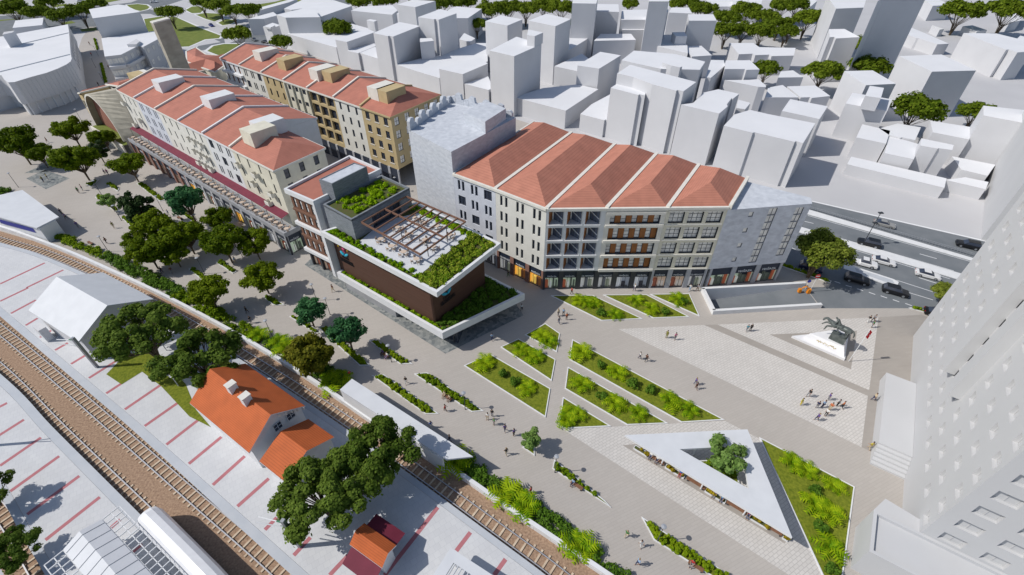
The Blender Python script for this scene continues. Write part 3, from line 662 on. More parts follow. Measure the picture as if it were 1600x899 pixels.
# ---------------- central building with five red roofs, stone ends
CP = [G(*p, ZE).to_2d().to_3d() for p in ((708, 272), (774, 296), (854, 327), (948, 326), (1043, 325), (1138.7, 324))]
CB = [G(*p, ZE).to_2d().to_3d() for p in ((833, 191), (893, 208), (961, 226), (1026, 241), (1092, 258), (1166, 279))]
CBASE = 4.9
cspec = [('red roofed building with rough bluish white walls and paired windows, beside the pale stone block', 'stagger', bluewhite),
         ('red roofed corner building with blank cream walls and slim paired window slots', 'pairs', warmwhite),
         ('red roofed building with a grid of wooden sided loggias, at the square corner', 'x', whitetrim),
         ('red roofed building with long white bands and alternating wooden panels', 'x', trim),
         ('red roofed building with cream grid frame and large pale windows, beside grey stone', 'x', cream)]
def hip_roof(r, f0, f1, b0, b1, ze, h, m):
    up = Vector((0, 0, 1)); rb = MB(); mf, mk = (f0 + f1) / 2, (b0 + b1) / 2; ax = mk - mf; wd = (f1 - f0).length * .5
    R0 = mf + ax.normalized() * wd * 1.0 + up * (ze + h); R1 = mk - ax.normalized() * wd * .75 + up * (ze + h); z = up * (ze + .03)
    rb.face([f0 + z, f1 + z, R0], m); rb.face([f1 + z, b1 + z, R1, R0], m); rb.face([b1 + z, b0 + z, R1], m); rb.face([b0 + z, f0 + z, R0, R1], m); part('roof', rb, r)
def rib(r, p, q, m=trim, wd=.7, h=.55, z=ZE):
    b = MB(); b.beam(p + Vector((0, 0, z + .12)), q + Vector((0, 0, z + .12)), wd, h, m); part('roof_parapet', b, r)
FLC = [CBASE + .4 + 3.55 * i for i in range(4)]
cent = []
for i in range(5):
    f0, f1, b0, b1 = CP[i], CP[i + 1], CB[i], CB[i + 1]; lb, kd, wm = cspec[i]
    r = root('red_roofed_building', lb, 'building', ((f0 + f1) / 2), 'buildings under the five red roofs'); cent.append(r)
    d = (f1 - f0).normalized(); e = d * .01; Ln = (f1 - f0).length; an = ang_of(f0, f1); inn = Vector((-d.y, d.x, 0)); b = MB()
    if i < 2: facade(r, b, f0 + e, f1 - e, CBASE, ZE, pattern(kd, Ln, [z - .1 for z in FLC], 0), wm, .3, glass)
    elif i == 2:
        ops = []
        for z in FLC:
            for t in range(3): ops.append((Ln * (.045 + .31 * t), Ln * (.045 + .31 * t) + Ln * .25, z + .1, z + 2.95))
        wall(b, f0 + e, f1 - e, CBASE, ZE, ops, wm, whitetrim, 1.9)
        lg = MB(); A = f0; w_ = Ln * .25
        lg.box(.02, w_ - .02, .05, 1.88, .02, .06, mat('pale_balcony_floor', (.55, .57, .60), .8)); lg.beam((.06, .05, 1.43), (w_ * .30, 1.82, 1.43), .08, 2.74, wood); lg.box(w_ - .1, w_ - .03, .1, 1.88, .07, 2.8, whitetrim)
        gl = MB(); gl.face([(w_ * .42, 1.86, .06), (w_ - .11, .25, .06), (w_ - .11, .25, 2.75), (w_ * .42, 1.86, 2.75)], mat('blue_grey_glass', (.13, .155, .21), .2, (.10, .12, .17), .7)); gl.face([(w_ * .30, 1.87, .06), (w_ * .42, 1.87, .06), (w_ * .42, 1.87, 2.75), (w_ * .30, 1.87, 2.75)], blind)
        gl.beam((w_ * .42, 1.8, 1.9), (w_ - .13, .2, 1.0), .12, .14, whitetrim)
        for k in range(4): t = k / 3; p = lerp(Vector((w_ * .42, 1.84, 0)), Vector((w_ - .11, .23, 0)), t); gl.beam(p + Vector((0, 0, .06)), p + Vector((0, 0, 2.75)), .07, .07, frame)
        lme, gme = lg.mesh('loggia'), gl.mesh('glazing')
        for s0, s1, z0, z1 in ops:
            o = link('loggia', lme, r, A + d * s0 + Vector((0, 0, z0)) - wloc(r)); o.rotation_euler.z = an; link('glazing', gme, o)
        bb = MB()
        for z in FLC:
            for t in range(3): s = Ln * (.03 + .31 * t); bb.prism([f0 + d * s - inn * .22, f0 + d * (s + Ln * .28) - inn * .22, f0 + d * (s + Ln * .28) - inn * .01, f0 + d * s - inn * .01], z - .12, z + .12, whitetrim)
        part('sill_band', bb, r)
    elif i == 3:
        ops = [(.9, Ln - .9, z + .15, z + 2.75) for z in FLC]; wall(b, f0 + e, f1 - e, CBASE, ZE, ops, wm, navy, .7)
        for q, (s0, s1, z0, z1) in enumerate(ops):
            n = 9; cw = (s1 - s0) / n
            for k in range(n):
                if (k + q) % 2 == 0:
                    pb = MB(); s = s0 + cw * k; pb.prism([f0 + d * s + inn * .45, f0 + d * (s + cw) + inn * .45, f0 + d * (s + cw) + inn * .68, f0 + d * s + inn * .68], z0, z1 - .3, wood); part('wooden_panel', pb, r)
                else: put_window(r, f0, an, s0 + cw * k, z0, .66, cw, z1 - z0 - .3, 1, 3, blind, frame)
            bb = MB(); bb.prism([f0 + d * .1 - inn * .35, f1 - d * .1 - inn * .35, f1 - d * .1 - inn * .01, f0 + d * .1 - inn * .01], z0 - .62, z0 - .1, trim); part('white_band', bb, r)
        bb = MB(); bb.prism([f0 + d * .1 - inn * .35, f1 - d * .1 - inn * .35, f1 - d * .1 - inn * .01, f0 + d * .1 - inn * .01], ZE - 1.3, ZE - .75, trim); part('white_band', bb, r)
    else:
        ops = [(Ln * (.06 + .315 * t), Ln * .25, z + .2, 2.6, 3, 3) for z in FLC for t in range(3)]; facade(r, b, f0 + e, f1 - e, CBASE, ZE, ops, wm, .5, blind, frame, None, frame)
        bb = MB()
        for z in FLC + [ZE - .55]: bb.prism([f0 + d * .3 - inn * .16, f1 - d * .3 - inn * .16, f1 - d * .3 - inn * .01, f0 + d * .3 - inn * .01], z - .25, z, trim)
        part('white_band', bb, r)
    wall(b, f1 - e, b1 - e, CBASE, ZE, [], wm); wall(b, b1 - e, b0 + e, 0, ZE, [], wm); wall(b, b0 + e, f0 + e, CBASE, ZE, [], wm)
    b.face([(p.x, p.y, CBASE) for p in (f0, f1, f1 + inn * 2.5, f0 + inn * 2.5)], concrete)
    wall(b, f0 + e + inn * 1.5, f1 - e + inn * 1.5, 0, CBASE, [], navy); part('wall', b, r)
    hip_roof(r, f0, f1, b0, b1, ZE, 2.6, tile2)
    if i: rib(r, f0 + d * .02, b0 + d * .02)
    else: rib(r, f0 + d * .2, b0 + d * .2, trim, .4, .4)
    bb = MB(); bb.beam(f0 + Vector((0, 0, ZE - .1)) - inn * .05, f1 + Vector((0, 0, ZE - .1)) - inn * .05, .5, .5, trim); part('cornice', bb, r)
    st = [[3, 3], [2, 0, 0], [1, 1, 2], [2, 3, 3], [4, 4, 2]][i]; tx = [[IM, IM], [IM, MG, MG], [MG, MG, IM], [IM, MG, MG], [MG, MG, IM]][i]
    shops(r, f0 + e, f1 - e, CBASE, len(st), [palepost, brickpier, darkmetal, darkmetal, palepost][i], st, tx, .95, .35)
# grey stone end with two tall strips of windows
s0_, s1_ = CP[5], G(1271, 314, ZE).to_2d().to_3d(); sb0, sb1 = CB[5], G(1269, 305, ZE).to_2d().to_3d()
r = root('stone_end_building', 'grey rough stone building with flat roof and two tall window strips, by the highway', 'building', ((s0_ + s1_) / 2))
d = (s1_ - s0_).normalized(); Ln = (s1_ - s0_).length; b = MB()
ops = [(Ln * .27, .95, FLC[k] + 1.0, 1.1, 1, 1) for k in range(4)]
ops += [(Ln * .50, 1.7, 5.6 + 1.62 * k, 1.6, 2, 1) for k in range(8)] + [(Ln * .825, 1.7, 6.9 + 1.62 * k, 1.6, 2, 1) for k in range(7)]
facade(r, b, s0_ + d * .01, s1_, CBASE, 18.9, ops, stonedark, .22, blind, frame)
wall(b, s1_, sb1, CBASE, 18.9, [], stonedark); wall(b, sb1, sb0, 0, 18.9, [], stonedark); b.face([(p.x, p.y, CBASE) for p in (s0_, s1_, sb1, sb0)], stonedark)
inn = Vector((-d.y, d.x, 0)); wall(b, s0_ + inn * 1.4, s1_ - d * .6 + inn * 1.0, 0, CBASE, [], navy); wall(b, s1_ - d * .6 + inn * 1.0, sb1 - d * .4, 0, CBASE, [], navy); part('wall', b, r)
b = MB(); b.face([(p.x, p.y, 18.9) for p in (s0_ + d * .02, s1_, sb1, sb0)], stonewall); part('roof', b, r)
rib(r, s0_ + d * .25, sb0 + d * .25, trim, .6, 1.1, ZE - .15)
shops(r, s0_ + d * .6, s1_ - d * .3, CBASE, 3, palepost, [1, 1, 1], ['', MG, MG], 1.0, .3)
# pale stone block with jagged crest
ZS = 24.3
q0, q1 = G(638, 202.5, ZS).to_2d().to_3d(), G(726, 238.5, ZS).to_2d().to_3d(); q1 = CP[0] + (CP[0] - CP[1]).normalized() * .02
dS = (q1 - q0).normalized(); nS = Vector((-dS.y, dS.x, 0)); q0 = G(638, 202.5, ZS).to_2d().to_3d()
qb0, qb1 = G(704, 157, ZS).to_2d().to_3d(), G(806, 184, ZS).to_2d().to_3d()
dS = (q1 - q0).normalized(); nS = (qb0 - q0).normalized()
r = root('stone_block', 'windowless pale rough stone block with a jagged crest, between tan corner and red roofs', 'building', ((q0 + q1) / 2))
b = MB(); ex = q1 + (CB[0] - CP[0]).normalized() * 7
b.prism([q0, q1, qb1, qb0], 0, ZS, stonewall); part('wall', b, r)
b = MB(); c, c2 = qb1 + (q1 - qb1) * .12, qb1 + (q1 - qb1) * .50; b.prism([c - dS * 1.0, c - dS * 7.5, c2 - dS * 7.5, c2 - dS * .02], ZS + .005, ZS + 2.6, stonewall); part('stair_head', b, r)
def merlon(p, t, k, par):
    n = Vector((-t.y, t.x, 0)); b = MB(); rnd = random.Random(k); w_ = 1.5
    prof = [(-w_, 0), (w_, 0), (w_ * .75, 1.0), (w_ * .35, 1.2), (w_ * .2, 2.3), (-w_ * .55, 2.5), (-w_ * .95, 1.9)] if k % 2 else [(-w_ * .7, 0), (w_ * .6, 0), (w_ * .55, 1.1), (w_ * .2, 1.5), (-w_ * .4, 1.4)]
    A = [p + t * x + Vector((0, 0, ZS + z)) - n * .35 for x, z in prof]; C = [a + n * .7 for a in A]
    b.face(A, stonewall); b.face(C[::-1], stonewall)
    for i in range(len(A)): j = (i + 1) % len(A); b.face([A[i], C[i], C[j], A[j]], stonewall)
    part('merlon', b, par)
e0 = q0 + nS * .5; L1_ = (qb0 - q0).length
for k in range(8): merlon(q0 + dS * .5 + nS * (1.3 + (L1_ - 2.6) * k / 7), nS, k + 1, r)
LL = (qb1 - qb0).length
for k in range(9): merlon(qb0 + (qb1 - qb0).normalized() * (1.5 + (LL - 3) * k / 8) - nS * .5, (qb1 - qb0).normalized(), k, r)
# ================================================================== CULTURE HALL with planted roofs, and its red-roofed neighbour
TZ = 5.0
tf, tl, trr = G(691, 520.6, TZ), G(526, 426, TZ), G(820, 459, TZ); tb = G(756, 427, TZ)
uf = (tl - tf).normalized(); ur = (trr - tf).normalized(); nf = Vector((uf.y, -uf.x, 0));  nf = nf if nf.y > 0 else -nf
nr = Vector((ur.y, -ur.x, 0)); nr = nr if nr.x < 0 else -nr
hall = root('culture_hall', 'modern hall with brown boarded walls, white framed planted roofs and rooftop pergola', 'hall', ((tf + tl) / 2).to_2d().to_3d())
SZ = 14.35
sf, s_l, s_r, s_b = [G(*p, SZ) for p in ((683, 457), (505, 359), (782.5, 380), (650, 316))]
s_l = Vector((tf.x, tf.y, SZ)) + (Vector((uf.x, uf.y, 0)) * ((s_l - tf).to_2d().dot(uf.to_2d()))); sf = Vector((tf.x, tf.y, SZ)) + (sf - tf).to_2d().dot(uf.to_2d()) * Vector((uf.x, uf.y, 0))
def z_(p, z): return Vector((p.x, p.y, z))
# tray (first planted terrace) with white rim
b = MB(); TB_ = [z_(tf, 0), z_(trr, 0), z_(tb, 0), z_(tl + nf * 8, 0), z_(tl, 0)]
b.prism(TB_, 3.4, 4.0, whitetrim)
def rim(mb, pts, th, z0, z1, m, close=True):
    n = len(pts); area = sum(pts[i].x * pts[(i + 1) % n].y - pts[(i + 1) % n].x * pts[i].y for i in range(n))
    sg = 1 if area > 0 else -1
    inn = []
    for i in range(n):
        a, p, c = pts[i - 1], pts[i], pts[(i + 1) % n]; d1 = (p - a).to_2d().normalized(); d2 = (c - p).to_2d().normalized()
        n1 = Vector((-d1.y, d1.x)) * sg; n2 = Vector((-d2.y, d2.x)) * sg; bis = (n1 + n2); l = bis.length; bis = bis / l if l else n1; k = th / max(.3, bis.dot(n1)); inn.append(Vector((p.x + bis.x * k, p.y + bis.y * k, 0)))
    for i in range(n if close else n - 1):
        j = (i + 1) % n; mb.prism([pts[i], pts[j], inn[j], inn[i]], z0, z1, m)
    return inn
TI = rim(b, TB_, .5, 4.003, TZ, whitetrim); part('lower_terrace_rim', b, hall)
b = MB(); b.face([(p.x, p.y, 4.45) for p in TI], soil); part('lower_planted_terrace', b, hall)
# brown boarded volume
bf, br_ = G(680, 506, 4.45), G(758, 443, 4.45); bl = G(537, 421, 4.45); bl = bf + Vector((uf.x, uf.y, 0)) * ((bl - bf).to_2d().dot(uf.to_2d()))
bk = br_ + Vector((uf.x, uf.y, 0)) * (bl - bf).length
b = MB(); wall(b, br_, bf, 4.42, 13.35, [], brownclad); wall(b, bl, bf, 4.42, 13.35, [], brownclad); wall(b, bl, bk, 0, 13.35, [], brownclad); wall(b, bk, br_, 0, 13.35, [], brownclad)
p = z_(bf, 0); b.beam(z_(bf, 4.42), z_(bf, 13.3), .35, .35, brownclad); part('wall', b, hall)
# upper slab with rim: C-shaped white frame
b = MB(); SP = [z_(sf, 0), z_(s_r, 0), z_(s_b, 0), z_(s_l, 0)]
SB = SP
b.prism(SB, 13.3, 13.7, whitetrim); SI = rim(b, SB, .55, 13.703, SZ, whitetrim); part('upper_roof_frame', b, hall)
j0 = tl + Vector((uf.x, uf.y, 0)) * -.0
b = MB(); q = z_(s_l, 0); qq = q - Vector((uf.x, uf.y, 0)) * .85
b.prism([q, qq, qq + nf * 3.2, q + nf * 3.2], 3.42, 13.297, whitetrim); part('side_frame', b, hall)
b = MB(); b.face([(p.x, p.y, 14.0) for p in SI], soil); part('upper_planted_roof', b, hall)
TER = [z_(p, 14.03) for p in gp([(560, 379), (653, 432), (733, 368), (668, 330), (600, 345)], 14.03)]
b = MB(); b.prism(TER, 13.9, 14.05, white2); part('roof_terrace', b, hall)
# ground floor under the tray: recessed dark glass, pillar and doorway
g0 = tl + nf * 1.2; g1 = lerp(z_(tl, 0), z_(tf, 0), .52) + nf * 1.2
b = MB(); wall(b, z_(g0, 0), g1, 0, 3.4, [], concrete); g2 = tf + nf * 2.0 - ur * 0 ; g3 = z_(tf, 0) + nf * 1.6 + ur * 1.6
wall(b, g1 + nf * 2.5, g3, 0, 3.4, [], glass); wall(b, g1, g1 + nf * 2.5, 0, 3.4, [], concrete); wall(b, g3, z_(tb, 0) - ur * 2, 0, 3.4, [], glass); part('ground_floor_wall', b, hall)
b = MB()
for k in range(10):
    p = lerp(g1 + nf * .5, g3 - nf * .2, (k + .5) / 10); b.tube([z_(p, 0), z_(p, 3.4)], .09, darkmetal, 6)
part('columns', b, hall)
# grey stone storey with planted roof, behind the terrace
gf = z_(G(549, 344, 18.4), 0); gl, gr = z_(G(505, 320, 18.4), 0), z_(G(640, 294, 18.4), 0)
gd = (gf - gl).normalized(); ge = (gr - gf).normalized(); gb = gl + (gr - gf)
b = MB(); Lr = (gr - gf).length
wall(b, gl, gf, 0, 18.4, [], greyclad); wall(b, gf, gr, 13.0, 18.4, [(Lr * .30, Lr * .80, 14.06, 17.0)], greyclad, None, .6); wall(b, gf, gr, 0, 13, [], greyclad); wall(b, gr, gb, 0, 18.4, [], greyclad); wall(b, gb, gl, 0, 18.4, [], greyclad)
GI = rim(b, [gl, gf, gr, gb], .35, 18.0, 18.5, greyclad); part('stone_storey', b, hall)
b = MB(); b.face([(p.x, p.y, 18.05) for p in GI], soil); part('stone_storey_roof', b, hall)
an = ang_of(gf, gr)
for k in range(6): put_window(hall, gf, an, Lr * .30 + k * Lr * .5 / 6, 14.06, .55, Lr * .5 / 6, 2.94, 1, 1, glass, frame)
# tall stair box
xf, xl, xr = [z_(p, 0) for p in (G(518.5, 288.5, 21.6), G(498.5, 281.5, 21.6), G(573, 261.5, 21.6))]; xb = xl + (xr - xf)
b = MB(); b.prism([xl, xf, xr, xb], 18.06, 21.6, greyclad); XI = rim(b, [xl, xf, xr, xb], .2, 21.603, 21.75, greyclad); part('stair_box', b, hall)
b = MB(); b.face([(p.x, p.y, 21.62) for p in XI], stonewall); part('stair_box_roof', b, hall)
# pergola
pz = 17.4; PC = [G(565, 348, pz), G(657, 398, pz), G(727.5, 347, pz), G(635, 307.5, pz)]
per = root('pergola', 'brown timber pergola of open beams over the white roof terrace', 'pergola', z_(PC[1], 14.05))
for i in range(3):
    t = i / 2; a, c = lerp(PC[0], PC[3], t), lerp(PC[1], PC[2], t); b = MB(); b.beam(a, c, .22, .34, brownpost); part('beam', b, per)
for i in range(9):
    t = i / 8; a, c = lerp(PC[0], PC[1], t), lerp(PC[3], PC[2], t); b = MB(); b.beam(a + Vector((0, 0, .05)), c + Vector((0, 0, .05)), .18, .26, brownpost); part('cross_beam', b, per)
for t, u in ((.45, .28), (.45, .72), (.88, .28), (.88, .72)):
    p = lerp(lerp(PC[0], PC[1], t), lerp(PC[3], PC[2], t), u); b = MB(); b.tube([z_(p, 14.05), z_(p, pz)], .08, darkmetal, 6); part('post', b, per)
# signs on the brown walls: emblem (yellow rays, pink figure, cyan waves) and dark letters
yel, pink, cyan, blk = flat('emblem_yellow', (.75, .45, .02), .5), flat('emblem_pink', (.70, .10, .25), .5), flat('emblem_cyan', (.02, .38, .55), .5), flat('emblem_dark', (.012, .012, .016), .5)
def emblem(o, d, nrm, k, par, name):
    """drawn in wall coordinates (x along the wall, z up)"""
    up = Vector((0, 0, 1)); b = MB()
    def P(x, z, t=.06): return o + d * x * k + up * z * k + nrm * t
    for a in range(8):
        t = math.pi * (.10 + .8 * a / 7); x, z = 1.25 * math.cos(t), 1.25 * math.sin(t) + .25; b.ball(P(x, z, .05), .17 * k, .17 * k, .17 * k, yel, 6, 4)
    b.tube([P(-.25, .35), P(-.05, .75), P(.2, .55), P(.05, .15), P(.3, -.15)], [.12 * k, .2 * k, .22 * k, .2 * k, .1 * k], pink, 6)
    b.tube([P(-1.0, -.35), P(-.6, -.55), P(-.2, -.75), P(.0, -.95)], [.12 * k, .27 * k, .25 * k, .1 * k], cyan, 6)
    b.tube([P(1.0, -.35), P(.6, -.5), P(.3, -.8), P(.15, -1.0)], [.12 * k, .27 * k, .25 * k, .1 * k], cyan, 6)
    part(name, b, par)
    b = MB(); rnd = random.Random(5)
    for ln, (x0, x1, zz) in enumerate(((-.9, .7, -1.55), (-1.5, 1.5, -2.1), (-1.5, 1.7, -2.55))):
        x = x0
        while x < x1:
            w_ = rnd.uniform(.1, .2); h = .34
            b.beam(P(x, zz), P(x, zz + h), .05 * k, .1, blk)
            if rnd.random() < .8: b.beam(P(x, zz + rnd.choice([0, h / 2, h])), P(x + w_, zz + rnd.choice([0, h / 2, h])), .06 * k, .1, blk)
            if rnd.random() < .7: b.beam(P(x + w_, zz), P(x + w_, zz + h), .05 * k, .1, blk)
            x += w_ + .1
    part('sign_lettering', b, par)
d1 = -Vector((uf.x, uf.y, 0)); nm = -nf
emblem(z_(bl, 10.6) + d1 * 2.9, d1, nm, 1.15, hall, 'emblem')
d2 = (z_(br_, 0) - z_(bf, 0)).normalized(); nm2 = Vector((d2.y, -d2.x, 0))
emblem(z_(bf, 10.2) + d2 * 3.6, d2, nm2, 1.15, hall, 'emblem')
# ---- red roofed white building with ribbon facade
RZ = 19.0
rf, rl, rb2, rr2 = [z_(G(*p, RZ), 0) for p in ((489, 315), (443, 295), (546, 242.5), (595, 264))]
rr_ = root('ribbon_building', 'white building with a flat red roof and folded white ribbon around brown window bands', 'building', ((rf + rl) / 2))
dR = (rf - rl).normalized(); nR = Vector((-dR.y, dR.x, 0)); LR = (rf - rl).length; anR = ang_of(rl, rf)
b = MB(); b.face([(p.x, p.y, RZ - .5) for p in (rl, rf, rr2, rb2)], tile); part('roof', b, rr_)
b = MB(); rim(b, [rl, rf, rr2, rb2], .45, RZ - 1.0, RZ, whitetrim); part('roof_rim', b, rr_)
b = MB(); w0, w1 = rl + nR * .55 + dR * .5, rf + nR * .55 - dR * .6
fl = [4.75, 7.75, 11.4, 14.5]
ops = []
for z in fl:
    for t in (.14, .37, .60, .83): ops.append(((w1 - w0).length * t - .42, .84, z + .5, 2.1, 1, 2))
facade(rr_, b, w0, w1, 4.4, RZ - 1.0, ops, mat('lighter_brown_boards', (.20, .10, .065), .7, (.16, .08, .052), .5, stretch=(.4, .4, 9), lo=.3, hi=.7), .2, blind, frame); wall(b, w1, w1 + (rr2 - rf) * .97, 4.4, RZ - 1.0, [], bluewhite); wall(b, rb2 + dR, w0, 0, RZ - 1.0, [], whitetrim); wall(b, w1 + (rr2 - rf) * .97, rb2, 0, RZ - 1.0, [], whitetrim)
b.face([(p.x, p.y, 4.4) for p in (w0, w1, rr2, rb2)], whitetrim); part('wall', b, rr_)
b = MB()
for z in (4.0, 10.75): b.prism([rl, rf, rf + nR * 1.2, rl + nR * 1.2], z, z + .75, whitetrim)

b.prism([rf - dR * .6, rf, rf + nR * 1.3, rf - dR * .6 + nR * 1.3], 4.755, RZ - 1.01, whitetrim); part('white_ribbon', b, rr_)
b = MB()
for z in (8.0, 14.2): b.prism([w0 - nR * .25, w1 - nR * .25, w1 - nR * .01, w0 - nR * .01], z, z + .5, brownpost)
part('brown_band', b, rr_)
s0_ = z_(G(486, 392), 0); g0 = w0 + dR * .3
b = MB(); b.face([(p.x, p.y, .03) for p in (w0, w1, rr2, rb2)], concrete)
shops(rr_, w0 + dR * .2, w1 + dR * 6.0, 4.0, 4, darkmetal, [4, 4], [''], .5, .5)
# ================================================================== STONE ARCH, STONE TOWER, FAR RED ROOFS
aL, aR = z_(G(150, 195.6, 3), 3), z_(G(193.7, 222, 3), 3); aM = (aL + aR) / 2; hw_ = (aR - aL) / 2; ad = hw_.normalized(); an_ = Vector((-ad.y, ad.x, 0))
ah = root('stone_arch_hall', 'travertine clad hall with a large elliptical arch opening, brick wall inside', 'hall', z_(aM, 0)); N = 20
def AP(k, g=1.0): t = math.pi * k / N; return aM - hw_ * math.cos(t) * g + Vector((0, 0, 12.2 * math.sin(t) * g))
O = [AP(k) for k in range(N + 1)]; I = [AP(k, .955) for k in range(N + 1)]; wt, wb_ = z_(FA[0], 19.4) - dA * .28 - nA * .05, z_(FA[0], 5.6) - dA * .28 - nA * .05
b = MB()
for k in range(N):
    h = N // 2
    f = lambda q: lerp(wt, wb_, (q - h) / h) if q >= h else O[q] + lerp(an_ * 9, wt - O[h], (q / h) ** 3)
    b.face([O[k], O[k + 1], f(k + 1), f(k)], travert); b.face([I[k], I[k + 1], I[k + 1] + an_ * 2.0, I[k] + an_ * 2.0], travert); b.face([O[k], O[k + 1], I[k + 1], I[k]], trim)
part('vault', b, ah)
b = MB(); b.face([p + an_ * 1.9 for p in I], mat('red_brick_wall', (.33, .15, .11), .85, (.23, .10, .07), kind='rows', scale=1.2)); part('brick_wall', b, ah)
b = MB(); p0, p1 = z_(aL, 0) - ad * .3, z_(aR, 0) + ad * 2.5; b.prism([p0 - an_ * 1.6, p1 - an_ * 1.6, p1 - an_ * 1.2, p0 - an_ * 1.2], 0, 3.0, trim); b.face([z_(p, 2.9) for p in (p0 - an_ * 1.2, p1 - an_ * 1.2, p1 + an_ * 1.9, p0 + an_ * 1.9)], fargrass)
wall(b, p1, z_(wb_, 0), 0, 5.5, [], travert); part('planted_ledge', b, ah)
b = MB(); wall(b, p0 + an_ * 9, p0 - an_ * .0, 0, 3.0, [], tan); part('side_wall', b, ah)
w_e = z_(FA[0], 0) - dA * .3
r2 = root('slanted_stone_tower', 'tall slim travertine tower standing over the red roofs', 'tower', z_(G(262, 33, 32), 0))
t0, t1, t2 = [z_(G(*p, 32), 0) for p in ((235, 35.5), (240, 37.5), (266, 30.5))]; t2 = z_(G(265.5, 30), 0) if False else t2
tw = [t0, t1, t2, t2 + (t0 - t1)]
b = MB(); b.prism(tw, 0, 32, travert); part('shaft', b, r2)
b = MB(); b.prism([p + (p - (tw[0] + tw[2]) / 2) * .02 for p in tw], 32.003, 32.35, trim); part('coping', b, r2)
def red_roof(label, px, z, zr, wm, ridge, group=None):
    P = [z_(p, 0) for p in gp(px, z)]; r = root('red_roofed_building', label, 'building', P[0], group); b = MB()
    for i in range(len(P)): wall(b, P[i], P[(i + 1) % len(P)], 0, z, [], wm)
    part('wall', b, r); b = MB(); A, C = [z_(p, zr) for p in gp(ridge, zr)]; Q = [z_(p, z + .03) for p in P]
    n = len(P)
    best = [0 if (p - A).length < (p - C).length else 1 for p in P]
    for i in range(n):
        j = (i + 1) % n; ra, rc = (A, C)[best[i]], (A, C)[best[j]]
        b.face([Q[i], Q[j], rc] + ([ra] if best[i] != best[j] else []), tile)
    part('roof', b, r); b = MB()
    for i in range(n): b.beam(Q[i], Q[(i + 1) % n], .5, .4, trim)
    part('cornice', b, r); return r
def red_roof_w(label, P, z, zr, A, C, wm):
    r = root('red_roofed_building', label, 'building', z_(P[0], 0)); b = MB(); P = [z_(p, 0) for p in P]; n = len(P)
    for i in range(n): wall(b, P[i], P[(i + 1) % n], 0, z[i], [], wm)
    part('wall', b, r); b = MB(); Q = [z_(p, z[i] + .03) for i, p in enumerate(P)]; A, C = z_(A, zr[0]), z_(C, zr[1]); b.face([Q[0], Q[1], A], tile); b.face([Q[1], Q[2], C, A], tile); b.face([Q[2], Q[3], C], tile); b.face([Q[3], Q[0], A, C], tile); part('roof', b, r); b = MB()
    for i in range(n): b.beam(Q[i], Q[(i + 1) % n], .45, .4, trim)
    part('cornice', b, r); return r
z2_ = lambda s, t: z_(aL, 0) + ad * s + an_ * t
rr1 = red_roof_w('long dark red roof behind the stone arch, running up to the stone tower', [z2_(-4, 9.2), z2_(8.5, 9.2), z2_(19, 44), z2_(-4, 44)], [13.0, 14.8, 15.5, 13.5], (15.6, 18.6), z2_(7.6, 10), z2_(14, 43), trim)
rr0 = red_roof_w('narrow tan wing with a pinkish red roof at the left foot of the stone arch', [z2_(-4, .8), z2_(-.5, .8), z2_(-.5, 9), z2_(-4, 9)], [12.3, 13.2, 13.2, 12.3], (13.6, 13.6), z2_(-1.4, 2), z2_(-1.4, 8), tan)
for zz in (3.5, 8.0): put_window(rr0, z2_(-4, .8), math.atan2(ad.y, ad.x), 1.0, zz, -.03, 1.6, 2.6, 2, 1, glass, trim)
dormer(rr1, G(213, 114, 20.5), aA + math.pi / 2, 3.5, 6.0, 18.2, 20.3, tan); dormer(rr1, G(219, 110, 20.5), aA + math.pi / 2, 3.4, 5.0, 18.2, 20.0, trim)
red_roof('low red roofed house with cream end wall, between stone tower and the orange panelled building', [(292, 97), (310, 104.5), (336, 113.5), (350, 104), (347, 88), (322, 86), (306, 75), (291, 81)], 16.0, 18.0, cream, [(305, 88), (335, 96)])
# ================================================================== WHITE BLOCKS OF THE TOWN
def block(label, px, h, extra=(), z0=0, group=None, roofrim=False, name='white_block', cat='building'):
    P = [z_(p, 0) for p in gp(px, h)]; b = MB(); 
    r = root(name, label, cat, sum(P, Vector()) / len(P), group); b.prism(P, z0, h, white, white_lit_top); part('walls', b, r)
    for e in extra:   # (px polygon, height)
        Q = [z_(p, 0) for p in gp(e[0], e[1])]; b = MB(); b.prism(Q, h + .004, e[1], white, white_lit_top); part('roof_box', b, r)
    return r
_d1, _d2 = G(483.6, 85), G(689, 150); _e1, _e2 = G(905, 204.7), G(1225, 293)
def hF(px, a, c):
    d = c - a; lo, hi = 0.0, 60.0
    f = lambda z: (G(px[0], px[1], z) - a).x * d.y - (G(px[0], px[1], z) - a).y * d.x
    s = f(0) > 0
    for _ in range(40):
        mid = (lo + hi) / 2
        if (f(mid) > 0) == s: lo = mid
        else: hi = mid
    return lo
F1 = lambda px: hF(px, _d1, _d2)
F2 = lambda px: hF(px, _e1, _e2)
Z = zpoly
block('long low white block behind the back row with a tree on its roof side', Z(K1, [(458, 352), (965, 495), (1360, 312), (1100, 240), (800, 258)]), 7.2)
block('tall white box at the far left end of the blocks behind the back row', Z(K1, [(345, 155), (440, 185), (800, 180), (745, 105), (640, 85)]), 14.2)
block('broad flat white hall roof far behind the back row', Z(K1, [(752, 150), (795, 180), (1130, 62), (930, 0), (650, 85)]), 12.5)
block('long white roof at the edge of the park, farthest behind the back row', Z(K1, [(425, 90), (500, 105), (650, 85), (930, 2), (640, -12)]), 9)
block('small stepped white house left of the tall box, beside parked cars', Z(K1, [(205, 280), (292, 303), (385, 262), (305, 238)]), 8, [(Z(K1, [(215, 275), (280, 290), (330, 265), (280, 248)]), 8.8)])
block('low white house at the park corner with a tree before it', Z(K1, [(45, 200), (215, 197), (358, 160), (312, 126)]), 8)
